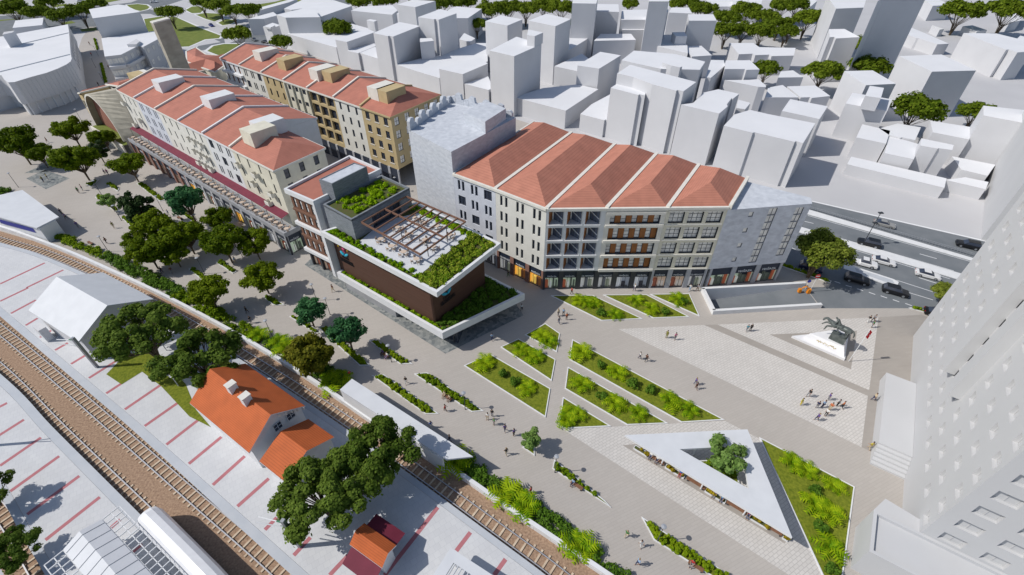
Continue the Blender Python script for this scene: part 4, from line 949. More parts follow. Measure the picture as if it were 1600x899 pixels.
block('long low white wall of a shed along the park lawn', Z(K1, [(135, 118), (480, 24), (560, -8), (520, -14), (130, 92)]), 4)
block('wide white block with a small stair box, behind the roof tree', Z(K1, [(1122, 112), (1548, 155), (1606, 110), (1550, 55), (1220, 70)]), 12, [])
block('small white cube standing on the low roofs before the wide block', Z(K1, [(1283, 212), (1362, 228), (1392, 212), (1318, 200)]), 12)
block('white block with a sloping look, left neighbour of the tallest front tower', Z(K1, [(958, 415), (1078, 438), (1372, 335), (1288, 300)]), 10.8)
block('low white front house left of the tallest front tower, stepped side', Z(K1, [(1085, 530), (1195, 555), (1385, 478), (1365, 452), (1100, 520)]), 7.4)
block('low white front house touching the tallest front tower', Z(K1, [(1207, 550), (1400, 610), (1480, 560), (1370, 488)]), 7.3)
block('tallest white front tower behind the back row, with a vertical slot', Z(K2, [(155, 345), (305, 378), (325, 374), (362, 382), (640, 272), (425, 230)]), 17.5)
block('lower white wing attached to the back of the tallest front tower', Z(K2, [(640, 440), (785, 425), (762, 398), (640, 400)]), 14)
vv = block('very long low white roof with two towers rising from it', Z(K2, [(395, 672), (600, 740), (840, 812), (1345, 640), (1340, 450), (1230, 450), (860, 560)]), 6.9)
block('white tower with a vertical slot rising from the very long low roof', Z(K2, [(620, 180), (785, 203), (800, 198), (835, 207), (1020, 140), (852, 95)]), 21)
block('white block with a lower step, behind the slotted tower', Z(K2, [(405, 50), (590, 76), (802, 12), (560, -2)]), 19)
block('low white step in front of the block behind the slotted tower', Z(K2, [(398, 142), (556, 186), (640, 160), (480, 120)]), 13)
block('white box with shaded roof edge beside the trees, right of the slotted tower', Z(K2, [(930, 108), (1020, 190), (1140, 190), (1285, 92), (1020, 68)]), 12)
block('low white shed between slotted tower and the tree', Z(K2, [(1050, 410), (1160, 440), (1215, 400), (1100, 345)]), 7.5)
block('white front block with a sharp corner, left of the castle like crest', Z(L7, [(440, 185), (685, 241), (946, 130), (860, 60)]), 10.7)
block('low white front roof between the sharp cornered block and the tall twin tower', Z(L7, [(703, 340), (955, 405), (1000, 380), (950, 262)]), 7.3)
block('broad white tower with a raised rear corner, right behind the pale stone crest', Z(K3, [(-100, 527), (155, 587), (440, 460), (180, 383)]), 20.5, [(Z(K3, [(290, 365), (370, 378), (457, 340), (300, 308)]), 24)])
block('low white block at the street corner behind the pale stone crest', [(803, 152), (884, 173.2), (935, 139.5), (902, 132), (848, 138)], 6.2)
block('slim tallest white tower in the centre of the town', Z(K3, [(305, 215), (585, 275), (745, 200), (490, 145)]), 22)
block('white tower partly behind the broad tower with the raised corner', Z(K2, [(1320, 222), (1550, 268), (1706, 203), (1480, 160)]), 20)
block('low white roof with a shaded side behind the slim tallest tower', Z(K3, [(700, 540), (780, 492), (977, 368), (790, 358), (690, 420)]), 10)
block('plain white cube in the street right of the slim tallest tower', Z(K3, [(815, 682), (1040, 716), (1266, 577), (1050, 540)]), 13)
block('low white block shaded by the slim tallest tower', Z(K3, [(575, 690), (812, 742), (930, 610), (860, 560)]), 9)
block('broad white slab building among the trees at the top of the picture', Z(K3, [(760, 35), (1010, 40), (1030, -40), (780, -40)]), 24)
block('lower right wing of the white slab building among the trees', Z(K3, [(1005, 117), (1247, 126), (1240, 46), (1010, 44)]), 18)
block('low white bar below the small round tree, right of the plain cube', Z(K3, [(985, 427), (1422, 416), (1372, 353), (1058, 353)]), 10)
block('white building with two shaded terraces stepping down toward the centre', Z(K3, [(1268, 207), (1542, 207), (1556, 100), (1275, 105)]), 15)
block('lower terrace front of the stepped white building', Z(K3, [(1280, 312), (1532, 312), (1535, 210), (1284, 210)]), 11)
block('narrow white tower cut by the top edge, right of the stepped terraces', Z(K4, [(92, 16), (302, 16), (300, -60), (100, -60)]), 27)
block('lower front of the narrow white tower at the top edge', Z(K4, [(85, 127), (292, 131), (304, 28), (95, 28)]), 21)
block('white box with a big shaded front, beside the grove', Z(K4, [(508, 217), (798, 216), (762, 150), (500, 150)]), 18)
block('small white roof left of the grove', Z(K4, [(300, 132), (535, 142), (510, 80), (330, 80)]), 11)
block('white roof with a small stair box on top, left of the round street tree', Z(K4, [(110, 370), (185, 482), (497, 556), (492, 470), (335, 360)]), 10, [(Z(K4, [(375, 378), (492, 378), (462, 333), (335, 338)]), 13.5)])
block('low white angled roof right of the round street tree', Z(K4, [(540, 590), (748, 577), (640, 478), (495, 480), (495, 540)]), 9)
block('wide white block with two stair boxes, behind the big slotted front block', Z(K5, [(740, 95), (1150, 185), (1555, 195), (1610, 110), (1290, 30), (870, -5)]), 17, [])
block('pair of joined white stair boxes between the two widest blocks', Z(K5, [(1165, 120), (1258, 150), (1350, 170), (1372, 160), (1290, 135), (1180, 112)]), 18.5)
block('biggest white front block with tall slots, facing the red roofs', Z(K5, [(695, 232), (865, 270), (1010, 325), (1060, 345), (1310, 413), (1326, 404), (1385, 418), (1517, 322), (830, 142)]), 19.2)
block('lower white front tower attached left of the biggest front block', Z(K5, [(628, 382), (915, 457), (930, 450), (985, 462), (1000, 340), (685, 345)]), 16)
block('small low white front block left of the biggest front block', Z(K5, [(312, 655), (560, 720), (575, 712), (600, 718), (640, 440), (430, 552)]), 5.8)
block('white front block with a notched right side, right of the biggest front block', Z(K6, [(-105, 557), (290, 650), (380, 575), (370, 555), (420, 490), (435, 495), (500, 445), (282, 397), (130, 432), (20, 540)]), 15.7)
block('white end block of the front row of town, before the empty lot, with slots', [K6(340, 776), K6(640, 850), K6(660, 845), L3(545, 212), L3(560, 205), L3(632, 226), K6(1292, 752), K6(800, 655), K6(612, 612), K6(450, 660)], 13)
block('white block peeking over the end block, notched front edge', Z(K6, [(945, 622), (1335, 707), (1420, 575), (1030, 500)]), 12)
block('white wedge roof with a rounded corner in the middle of town', Z(K6, [(348, 302), (700, 372), (775, 375), (780, 362), (700, 292), (600, 300)]), 12, [])
block('white block with two square shaded recesses behind the wedge roof', Z(K6, [(350, 187), (560, 187), (575, 195), (712, 192), (612, 95), (360, 98)]), 15)
block('narrow white gable like block between the widest block and the recessed one', Z(K6, [(150, 272), (205, 278), (352, 150), (340, 95), (205, 92)]), 14)
block('low white flat roof left of the sunlit pair of roofs', Z(K6, [(770, 482), (1118, 482), (952, 353), (800, 380)]), 8.5)
block('low white flat roof, right of the sunlit pair of roofs, with slots', Z(K6, [(1140, 483), (1235, 480), (1255, 488), (1447, 467), (1292, 358), (1000, 368)]), 8.5)
block('small low white house under the two street trees', Z(K6, [(905, 276), (1167, 272), (1060, 200), (932, 212)]), 8)
block('low wide white complex with three shaded strips, before the grove', Z(K4, [(1030, 566), (1172, 560), (1200, 575), (1345, 570), (1370, 585), (1600, 580), (1620, 500), (1240, 492), (1180, 448), (930, 450)]), 8)
block('small white cube in the gap behind the end block', Z(K6, [(468, 592), (560, 606), (617, 540), (490, 505)]), 10)
block('tall white slab right of the grove with a large shaded front', Z(K7, [(575, 92), (862, 80), (900, -40), (480, -40)]), 21)
block('huge white tower cut by the top edge right of the slab', Z(K7, [(1010, 10), (1075, -20), (1520, -40), (1420, -140), (1080, -140)]), 32)
block('white block with a shaded slot, in front of the large slab', Z(K7, [(510, 388), (558, 386), (575, 402), (822, 387), (662, 302), (500, 305)]), 17)
block('white block with a shaded right face among three trees', Z(L1, [(395, 75), (620, 222), (932, 207), (690, 68)]), 13)
block('large isolated white cube with a dark shaded right face', Z(K8, [(300, 585), (640, 747), (1100, 735), (742, 568)]), 16)
block('long low white shed on the open ground at upper right', Z(K8, [(205, 290), (480, 397), (505, 400), (697, 462), (818, 456), (550, 340), (392, 275)]), 5.0)
block('tiny white hut behind the long low shed', Z(K8, [(640, 268), (722, 310), (768, 303), (650, 265)]), 3.5)
block('large flat white hall at the right edge behind the big cube', Z(K8, [(970, 345), (1412, 520), (1440, 516), (1530, 547), (1680, 535), (1680, 440), (1312, 350)]), 11)
block('small low white house between the two upper right trees', Z(K8, [(960, 275), (1108, 328), (1215, 316), (1062, 264)]), 4)
block('small white house with a shaded front beside the huge tower', Z(K8, [(650, 62), (850, 52), (705, -5), (560, 0)]), 8)
block('white block with an L shaped shadow and a raised box, in the middle right', Z(L1, [(410, 412), (840, 492), (895, 370), (480, 300)]), 11, [(Z(L1, [(612, 332), (775, 357), (807, 250), (660, 228)]), 15)])
block('low white house with a shaded front, left of the courtyard houses', Z(L1, [(520, 765), (830, 830), (872, 695), (582, 628)]), 6.5)
block('low white courtyard house with a notched edge', Z(L1, [(760, 672), (860, 740), (980, 768), (1000, 765), (1132, 792), (1192, 660), (950, 620)]), 6.5)
block('low white house in front of the courtyard houses', Z(L2, [(150, 530), (452, 592), (520, 440), (190, 345)]), 6)
block('long low white shed bordering the empty lot', [(1323.7, 256.8), (1475.7, 293.7), (1479, 279), (1330, 245)], 3.2)
block('slim white house with a slanted slot, behind the long low shed', Z(L2, [(520, 450), (700, 482), (715, 478), (852, 497), (868, 445), (530, 375)]), 9)
block('white house with long bright roof strip beside the slim slotted house', Z(L2, [(650, 312), (1030, 387), (1060, 260), (622, 192)]), 8.5)
block('white stepped house at the right, upper step bright', Z(L2, [(1178, 137), (1640, 224), (1740, 95), (1175, 35)]), 15)
block('lower step of the white stepped house at the right', Z(L2, [(1105, 278), (1425, 343), (1640, 390), (1640, 240), (1190, 150)]), 11)
block('low white strip building against the second right tower', Z(L2, [(945, 700), (1220, 765), (1300, 650), (850, 562)]), 4)
block('low white shed beyond the long low shed, near the second right tower', Z(L2, [(785, 808), (1200, 905), (1230, 830), (990, 780)]), 3.2)
for k, (lab, px, h) in enumerate((('distant white block above the grove, left of the round vault', Z(K4, [(700, 70), (960, 70), (960, -20), (700, -30)]), 6), ('distant white block with round vault above the grove', Z(K4, [(960, 76), (1250, 80), (1280, -20), (970, -20)]), 8),
        ('distant low white houses at the top right corner', Z(K8, [(1450, 235), (1560, 215), (1620, 120), (1480, 150)]), 5), ('distant white block left of the huge tower top', Z(K7, [(250, 60), (300, 78), (380, 10), (270, -20)]), 6),
        ('small white strip house beside the grove, right', Z(K4, [(1410, 215), (1590, 235), (1600, 180), (1430, 180)]), 5), ('small white house at the right edge below the hall', Z(K8, [(1510, 420), (1640, 470), (1680, 400), (1560, 372)]), 6))):
    block(lab, px, h)
# ---------------- white shopping centre (left edge) and white houses
MZ = 11.8
mp = Z(L5, [(-420, 850), (-60, 775), (15, 785), (45, 830), (85, 858), (150, 855), (330, 800), (480, 760), (600, 715), (690, 672), (735, 640), (746, 612), (735, 560), (718, 330), (706, 255), (160, 355), (-420, 470)])
P = [z_(p, 0) for p in gp(mp, MZ)]
r = root('shopping_centre', 'large white shopping centre with a rounded corner and flat ribbed roof at the left edge', 'building', P[10])
cx = sum(P, Vector()) / len(P); b = MB(); b.prism(P, 4.2, MZ, white, white_lit_top); part('upper_storey', b, r)
b = MB(); b.prism([cx + (p - cx) * .955 for p in P], 0, 4.2, white); part('ground_storey', b, r)
for a, c in (((-100, 745 + 30), (725, 570)), ((100, 490), (712, 345))):
    p, q = [z_(x, MZ + .12) for x in gp([L5(*a), L5(*c)], MZ)]; b = MB(); b.beam(p, q, .5, .24, white2); part('roof_rib', b, r)
b = MB(); Q = [z_(p, 0) for p in gp(Z(L5, [(25, 362), (130, 340), (150, 320), (40, 335)]), MZ + 5)]; b.prism(Q, MZ + .004, MZ + 5, white); part('roof_box', b, r)
d = (P[11] - P[13]); an = ang_of(P[13], P[11]); 
nrm = Vector((d.y, -d.x, 0)).normalized()
e0, e1 = P[13], P[12]; dd = (e1 - e0).normalized(); out = Vector((dd.y, -dd.x, 0)); out = out if (out.dot(e0 - cx) > 0) else -out; an = math.atan2(dd.y, dd.x) + (0 if Vector((dd.y, -dd.x, 0)).dot(out) > 0 else math.pi)
for k in range(7):
    for zz in (5.0, 8.4):
        p = e0 + dd * (3 + k * ((e1 - e0).length - 6) / 6) + out * .06; f, pn, _ = win_mesh(1.2, 2.4, 1, 1, glass, white2, .1); o = link('window', f, r, p + Vector((0, 0, zz)) - wloc(r)); o.rotation_euler.z = an; link('pane', pn, o)
for i in range(5, 10):   # vertical battens on the curved front
    dq = P[i + 1] - P[i]; n = max(1, int(dq.length / 1.5)); oq = Vector((dq.y, -dq.x, 0)).normalized(); oq = oq if oq.dot(P[i] - cx) > 0 else -oq
    for k in range(n): q = P[i] + dq * ((k + .5) / n) + oq * .04; b = MB(); b.beam(q + Vector((0, 0, 4.3)), q + Vector((0, 0, MZ - .1)), .14, .1, white2); part('batten', b, r)
for k in range(9):   # shop panels below the overhang
    t = .05 + .9 * k / 8; i = 4 + int(t * 5); p = lerp(P[i], P[i + 1], (t * 5) % 1); q = cx + (p - cx) * .96; dq = (P[i + 1] - P[i]).normalized(); b = MB(); b.beam(q, q + Vector((0, 0, 4.2)), .5, .5, white2); part('pillar', b, r)
block('small low white building between shopping centre and the trees at upper left', Z(L5, [(130, 292), (440, 262), (452, 185), (160, 215)]), 8)
r = block('tall white house with a plain front, left of the stone tower', Z(L4, [(125, 98), (165, 192), (655, 126), (510, 58), (430, 48)]), 20)
lowp = Z(L4, [(255, 400), (268, 470), (290, 590), (460, 570), (640, 478), (690, 490), (860, 400), (800, 325)])
r = block('white house with curved balconies and terrace roof, below the tall plain house', lowp, 12.5)
P = [z_(p, 0) for p in gp(lowp, 12.5)]
for z in (3.6, 8.0):
    b = MB()
    for a, c in ((2, 3), (3, 4)): 
        d = (P[c] - P[a]).normalized(); n = Vector((d.y, -d.x, 0)); b.prism([P[a] + n * .02, P[c] + n * .02, P[c] + n * 1.6, P[a] + n * 1.6], z, z + 1.0, white)
    part('balcony', b, r)
for z in (1.0, 5.2, 9.6):
    for a, c, n_ in ((2, 3, 3), (3, 4, 3), (5, 6, 3)):
        for k in range(n_):
            d = P[c] - P[a]; f, pn, _ = win_mesh(2.0, 1.9, 2, 1, blind, white2, .1); dn = d.normalized(); p = P[a] + d * ((k + .5) / n_) - dn + Vector((dn.y, -dn.x, 0)) * .06; o = link('window', f, r, p + Vector((0, 0, z)) - wloc(r)); o.rotation_euler.z = math.atan2(d.y, d.x); link('pane', pn, o)
b = MB(); b.prism([z_(p, 0) for p in gp(Z(L4, [(520, 462), (620, 462), (655, 430), (620, 405)]), 13.6)], 12.504, 13.6, white); part('roof_box', b, r)
# ---------------- big white tower on the right with recessed windows
A0, A1 = z_(G(1427, 525), 0), z_(G(1410.5, 783), 0); dT = (A1 - A0).normalized(); A2 = A1 + dT * 1.0; nT = Vector((-dT.y, dT.x, 0)); HT = 46
A2 = z_(G(1429, 828, 5.0), 0); A2 = A0 + dT * (A2 - A0).dot(dT)
r = root('white_tower_block', 'tall white tower with recessed windows and vertical fins filling the lower right', 'tower', A1)
B2 = A2 + Vector((-dT.y, dT.x, 0)) * 34; B0 = A0 + Vector((-dT.y, dT.x, 0)) * 34
b = MB(); LT = (A2 - A0).length; rows = [4.6 + 3.3 * i for i in range(12)]
cols = [2.2 + 4.15 * i for i in range(int((LT - 3) / 4.15) + 1)]
def tower_windows(A, Bp, z0, z1, m, cols, w_, h, skip=()):
    wall(b, A, Bp, z0, z1, [(c, c + w_, z + .9, z + .9 + h) for z in rows if z + 3 < z1 for i, c in enumerate(cols) if i not in skip], m, None, .45)
    an = ang_of(A, Bp)
    for z in rows:
        if z + 3 < z1 and z < 34:
            for i, c in enumerate(cols):
                if i not in skip: put_window(r, A, an, c, z + .9, .45, w_, h, 2, 1, white_dim_tower, white_dim_tower, fw=.10)
tower_windows(A0, A2, 0, HT, white_dim_tower, cols, 1.7, 1.5)
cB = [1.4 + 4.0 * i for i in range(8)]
tower_windows(A2, B2, 0, HT, white_dim_tower, cB, 2.3, 1.6)
wall(b, B2, B0, 0, HT, [], white_dim_tower); wall(b, B0, A0, 0, HT, [], white_dim_tower); b.face([(p.x, p.y, HT) for p in (A0, A2, B2, B0)], white_dim_tower); part('walls', b, r)
# fins (projecting shafts) on the long face
for px, zb, wd in (((1478, 622), 12.5, 2.2), ((1489, 659), 13.5, 2.2)):
    t0 = cols[2 if px[0] == 1478 else 3] + 1.9; b = MB(); p = A0 + dT * (LT * (.47 if px[0] == 1478 else .60)); o = -nT
    b.prism([p, p + dT * wd, p + dT * wd + o * 1.3, p + o * 1.3], zb, HT - 2, white_dim_tower); part('fin', b, r)
# entrance canopy with steps and podium
c1, c2, c3 = [z_(p, 0) for p in gp([(1384.5, 582), (1370, 713), (1424, 733)], 2.2)]
b = MB(); pod = [c1, c2, A0 + dT * ((c2 - A0).dot(dT)) - nT * .02, A0 + dT * ((c1 - A0).dot(dT)) - nT * .02]; n = 6; wp = (pod[3] - pod[0]).length
for k in range(n):
    t_ = k * .012 / wp; t2 = k * .55 / (pod[1] - pod[0]).length; q_ = lambda P_, Q_: lerp(P_, Q_, t_)
    b.prism([q_(pod[0], pod[3]), lerp(q_(pod[0], pod[3]), q_(pod[1], pod[2]), 1 - t2), lerp(pod[3], pod[2], 1 - t2), pod[3]], 2.2 * k / n + .001, 2.2 * (k + 1) / n, white_dim_tower)
part('entrance_steps', b, r)
p1, p2 = [z_(p, 0) for p in gp([(1386, 777), (1365, 797)], 5.0)]
b = MB(); q = [z_(x, 0) for x in gp([(1386, 777), (1365, 797), (1362, 846)], 5.0)]; qq = q[2] + nT * 30
b.prism([q[0], q[1], q[1] - dT * -2.5, q[1] + dT * 2.5 + nT * 26, q[0] + nT * 26 + dT * .2], 0, 5.0, white_dim_tower) if False else None
o1 = q[1]; b.prism([q[0], o1, o1 + dT * 6.0, o1 + dT * 6.0 + nT * 40, A2 + dT * 1.5 + nT * 40, A2 - dT * 2.2 - nT * .03], 0, 4.6, white_dim_tower)
part('podium', b, r)
b = MB(); rim(b, [o1, o1 + dT * 6.0, o1 + dT * 6.0 + nT * 40, o1 + nT * 40], .4, 4.603, 5.1, white_dim_tower); part('podium_rim', b, r)
w0, w1 = z_(G(1532.5, 375), 0), z_(G(1544, 256), 0)
dw = (w1 - w0).normalized(); nw = Vector((dw.y, -dw.x, 0))
r = root('second_white_tower', 'plain tall white tower behind the windowed tower at the right edge', 'tower', w0)
b = MB(); b.prism([w0, w1, w1 + nw * 24, w0 + nw * 24], 0, 40, white_dim_tower); part('walls', b, r)
b = MB(); rim(b, [w0, w1, w1 + nw * 24, w0 + nw * 24], .4, 40.003, 41, white_dim_tower); part('roof_rim', b, r)
# ================================================================== STATION
def zat(p, v):
    a = (449.5 - v) / FPX; return CAM_H + p.y * (a * _c - _s) / (_c + a * _s)
PL = .86
def gable_house(label, eL0, eL1, eR0, eR1, ze, zr, wm, rm, name='station_building', over=.5, parts=(), thick=.22, hipend=False):
    L0, L1, R0, R1 = [z_(p, 0) for p in gp([eL0, eL1, eR0, eR1], ze)]
    ax = ((L1 - L0) + (R1 - R0)).normalized(); wd = (R0 - L0) - ax * (R0 - L0).dot(ax); R0 = L0 + wd; R1 = L1 + wd
    r = root(name, label, 'building', (L0 + R1) / 2 + Vector((0, 0, PL))); wn = wd.normalized()
    w = [L0 + ax * over + wn * over, L1 - ax * over + wn * over, R1 - ax * over - wn * over, R0 + ax * over - wn * over]
    b = MB(); zz = ze + (zr - ze) * over * 2 / wd.length - .06
    for i in range(4): b.face([z_(w[i], 0), z_(w[(i + 1) % 4], 0), z_(w[(i + 1) % 4], zz), z_(w[i], zz)], wm)
    for i, j in ((1, 2), (3, 0)): b.face([z_(w[i], zz), z_(w[j], zz), z_((w[i] + w[j]) / 2, zr - .1)], wm)
    part('wall', b, r); b = MB(); M0, M1 = z_((L0 + R0) / 2, zr), z_((L1 + R1) / 2, zr); dn = Vector((0, 0, -thick))
    for A, C in (((L0, L1), (M0, M1)), ((R1, R0), (M1, M0))):
        P = [z_(A[0], ze), z_(A[1], ze), C[1], C[0]]; b.face(P, rm); b.face([p + dn for p in P[::-1]], rm)
        for i in range(4): b.face([P[i], P[i] + dn, P[(i + 1) % 4] + dn, P[(i + 1) % 4]], rm if rm != tile3 else whitetrim)
    part('roof', b, r); return r, L0, L1, R0, R1, ax, wn, M0, M1
r, L0, L1, R0, R1, ax, wn, M0, M1 = gable_house('plain white gabled station shed with a white roof on the platform', (44, 485), (122, 535), (158, 424), (232, 474), 6.2, 9.6, white, white2, 'station_shed')
b = MB(); p = L0 + ax * 1.2 - wn * .05; b.prism([p, p + ax * 2.4, p + ax * 2.4 - wn * 1.2, p - wn * 1.2], PL, 3.8, white); part('porch', b, r)
b = MB(); q = (L1 + R1) / 2 - ax * .48; b.prism([q - wn * 2, q + wn * .3, q + wn * .3 + ax * .35, q - wn * 2 + ax * .35], PL, 4.2, white); part('doorway', b, r)
r, L0, L1, R0, R1, ax, wn, M0, M1 = gable_house('white station house with a steep orange tiled roof and two white chimneys', (296, 630), (389, 708), (382, 567), (475, 633), 6.0, 9.3, whitetrim, tile3)
for t, u in ((.42, .47), (.66, .46)):
    p = lerp(lerp(L0, L1, t), lerp(R0, R1, t), u); b = MB(); a = [p - ax * .5 - wn * .6, p + ax * .5 - wn * .6, p + ax * .5 + wn * .6, p - ax * .5 + wn * .6]; b.prism(a, 8.2, 10.2, whitetrim); b.prism([p + (x - p) * 1.15 for x in a], 10.203, 10.35, trim); part('chimney', b, r)
an = math.atan2(wn.y, wn.x); w1 = L1 - ax * .5
put_window(r, w1 + ax * .03, an, 4.2, 5.2, -.05, 1.3, 1.5, 2, 2, glass, whitetrim)
put_window(r, w1 + ax * .03, an, 6.4, 5.2, -.05, 1.3, 1.5, 2, 2, glass, whitetrim)
b = MB()
for k in range(5):  # white bargeboard teeth on the gable
    t = (k + .5) / 5; p = lerp(z_(R1, 6.2), M1, t * .9) + ax * .05; b.beam(p - Vector((0, 0, .35)), p - Vector((0, 0, .8)), .35, .1, trim)
part('bargeboard', b, r)
gable_house('lower orange roofed annex joined to the gable of the station house', (405, 721), (446, 754), (482, 655), (548, 704), 4.6, 6.6, whitetrim, tile3, 'station_annex', .4)
r, L0, L1, R0, R1, ax, wn, M0, M1 = gable_house('small kiosk with an orange tiled roof and maroon awnings under the big tree', (546, 851), (597, 888), (570, 818), (630, 843), 4.3, 5.2, whitetrim, tile3, 'kiosk', .45)
for s, A, C in ((-1, L0, L1), (1, R0, R1)):
    b = MB(); n = wn * s; a0, a1 = A + ax * .2, C - ax * .2
    b.face([z_(a0 - n * .25, 3.9), z_(a1 - n * .25, 3.9), z_(a1 + n * 1.9, 3.3), z_(a0 + n * 1.9, 3.3)], maroon); b.face([z_(a0 + n * 1.9, 3.3), z_(a1 + n * 1.9, 3.3), z_(a1 + n * 1.9, 3.05), z_(a0 + n * 1.9, 3.05)], whitetrim); part('awning', b, r)
# lawn patches between the buildings
PATCH = [(166, 585), (190, 601), (222, 581), (252, 604), (296, 651), (330, 668), (306, 640), (290, 600), (275, 585), (262, 570), (248, 552), (197, 553)]
b = MB(); b.face([(p.x, p.y, .875) for p in gp(PATCH, .87)], grass); struct('lawn_patch', b)
b = MB(); b.face([(p.x, p.y, .875) for p in gp([(345, 560), (372, 572), (352, 580), (335, 572)], .87)], grass); struct('lawn_patch', b)
for k, (px, lb) in enumerate((([(237, 571), (268, 591), (300, 570), (268, 552)], 'low white slab roof of a shelter between the two platform trees, left'), ([(248, 535), (285, 511), (272, 503), (235, 526)], 'small white roof under the tree beside the white shed'))):
    P = gp(px, 3.4); b = MB(); r = root('platform_shelter', lb, 'shelter', P[0]); b.prism(P, 3.2, 3.4, white2); part('roof', b, r); c = sum(P, Vector()) / 4
    for p in P: b = MB(); q = c + (p - c) * .85; b.tube([z_(q, PL), z_(q, 3.2)], .08, white, 6); part('post', b, r)
# platform pergola shelter (bottom left)
sz = 4.2; e1, e2, e3 = gp([(158.7, 811.5), (99, 859), (128, 833)], sz)
axs = (gp([(238, 899)], sz)[0] - gp([(158.7, 811.5)], sz)[0]).normalized(); wv = (e2 - e1); wv = wv - axs * wv.dot(axs); wn = wv.normalized(); Ws = wv.length; Ls = 22
r = root('platform_shelter', 'long white panelled shelter with open slatted frames along both sides, bottom left', 'shelter', z_(e1, PL))
mid = e1 + wv / 2; b = MB(); up = Vector((0, 0, .75))
b.face([e1, e1 + axs * Ls, mid + up + axs * Ls, mid + up], white2); b.face([e1 + wv, mid + up, mid + up + axs * Ls, e1 + wv + axs * Ls], white2); b.face([e1, mid + up, e1 + wv], white2)
for k in range(14):
    a = axs * (k * 1.6 + .8)
    b.beam(e1 + a + Vector((0, 0, .03)), mid + up + a + Vector((0, 0, .03)), .05, .05, palepost); b.beam(mid + up + a + Vector((0, 0, .03)), e1 + wv + a + Vector((0, 0, .03)), .05, .05, palepost)
part('roof', b, r)
for sd, base_ in ((-1, e1), (1, e1 + wv)):
    b = MB(); st = base_ + wn * sd * .05
    for j in range(3): p = st + wn * sd * j * 1.0; b.beam(p + Vector((0, 0, -.15)), p + axs * Ls + Vector((0, 0, -.15)), .1, .12, whitetrim)
    for k in range(22): p = st + axs * k; b.beam(p + Vector((0, 0, -.15)), p + wn * sd * 2.0 + Vector((0, 0, -.15)), .1, .12, whitetrim)
    part('slatted_frame', b, r)
for k in range(4):
    for u in (.12, .88):
        p = e1 + axs * (1.5 + k * 6) + wv * u; b = MB(); b.tube([z_(p, PL), z_(p, sz)], .12, whitetrim, 6); part('post', b, r)
# louvred canopy (bottom centre)
cz = 3.9; c = gp([(704, 856), (770, 899), (678, 899)], cz); u1 = (c[1] - c[0]).normalized(); u2 = (c[2] - c[0]); u2 = (u2 - u1 * u2.dot(u1)).normalized()
r = root('platform_canopy', 'white canopy with a louvred opening at the bottom edge', 'canopy', z_(c[0], PL)); b = MB(); Wc = 7.5; Lc = 16
for a0, a1, s0, s1 in ((0, Lc, 0, 1.2), (0, Lc, Wc - 1.4, Wc), (0, 1.3, 1.2, Wc - 1.4), (9, Lc, 1.2, Wc - 1.4)):
    b.prism([c[0] + u1 * a0 + u2 * s0, c[0] + u1 * a1 + u2 * s0, c[0] + u1 * a1 + u2 * s1, c[0] + u1 * a0 + u2 * s1], cz - .35, cz, white2)
part('roof', b, r); b = MB()
for k in range(16): p = c[0] + u1 * (1.5 + k * .48) ; b.beam(p + u2 * 1.2 + Vector((0, 0, -.15)), p + u2 * (Wc - 1.4) + Vector((0, 0, -.15)), .09, .28, white2)
part('louvres', b, r)
for a, s in ((1, .6), (1, Wc - .7), (10, .6), (10, Wc - .7)): p = c[0] + u1 * a + u2 * s; b = MB(); b.tube([z_(p, PL), z_(p, cz - .35)], .14, whitetrim, 6); part('post', b, r)
# catenary masts
def mast(bpx, lb, toward, h=7.4):
    p = z_(G(*bpx, PL), PL); r = root('catenary_mast', lb, 'mast', p); b = MB()
    t = (z_(G(*toward, 0), PL) - p).normalized(); n = Vector((-t.y, t.x, 0))
    b.prism([p - t * .22 - n * .22, p + t * .22 - n * .22, p + t * .22 + n * .22, p - t * .22 + n * .22], PL, PL + h, steel); part('post', b, r)
    for k, (z0, z1, L) in enumerate(((h - .5, h - 1.0, 3.6), (h - 1.9, h - 1.4, 3.6))):
        b = MB(); b.tube([p + Vector((0, 0, z0)) + t * .25 + n * .1, p + Vector((0, 0, z1)) + t * L + n * (.1 + .5 * k)], .07, whitetrim, 6); b.tube([p + Vector((0, 0, z0)) + t * .25 + n * .1, p + Vector((0, 0, z0 - .05)) + t * .9 + n * .1], .1, flat('green_insulator', (.05, .2, .1), .4), 6); part('bracket_arm', b, r)
mast((152, 574), 'grey catenary mast with two white bracket arms beside the white shed', (74, 566)); mast((469, 854), 'grey catenary mast rising into the big tree near the kiosk', (400, 835)); mast((-30, 698), 'grey catenary mast standing on the left platform, left of the frame', (40, 700))
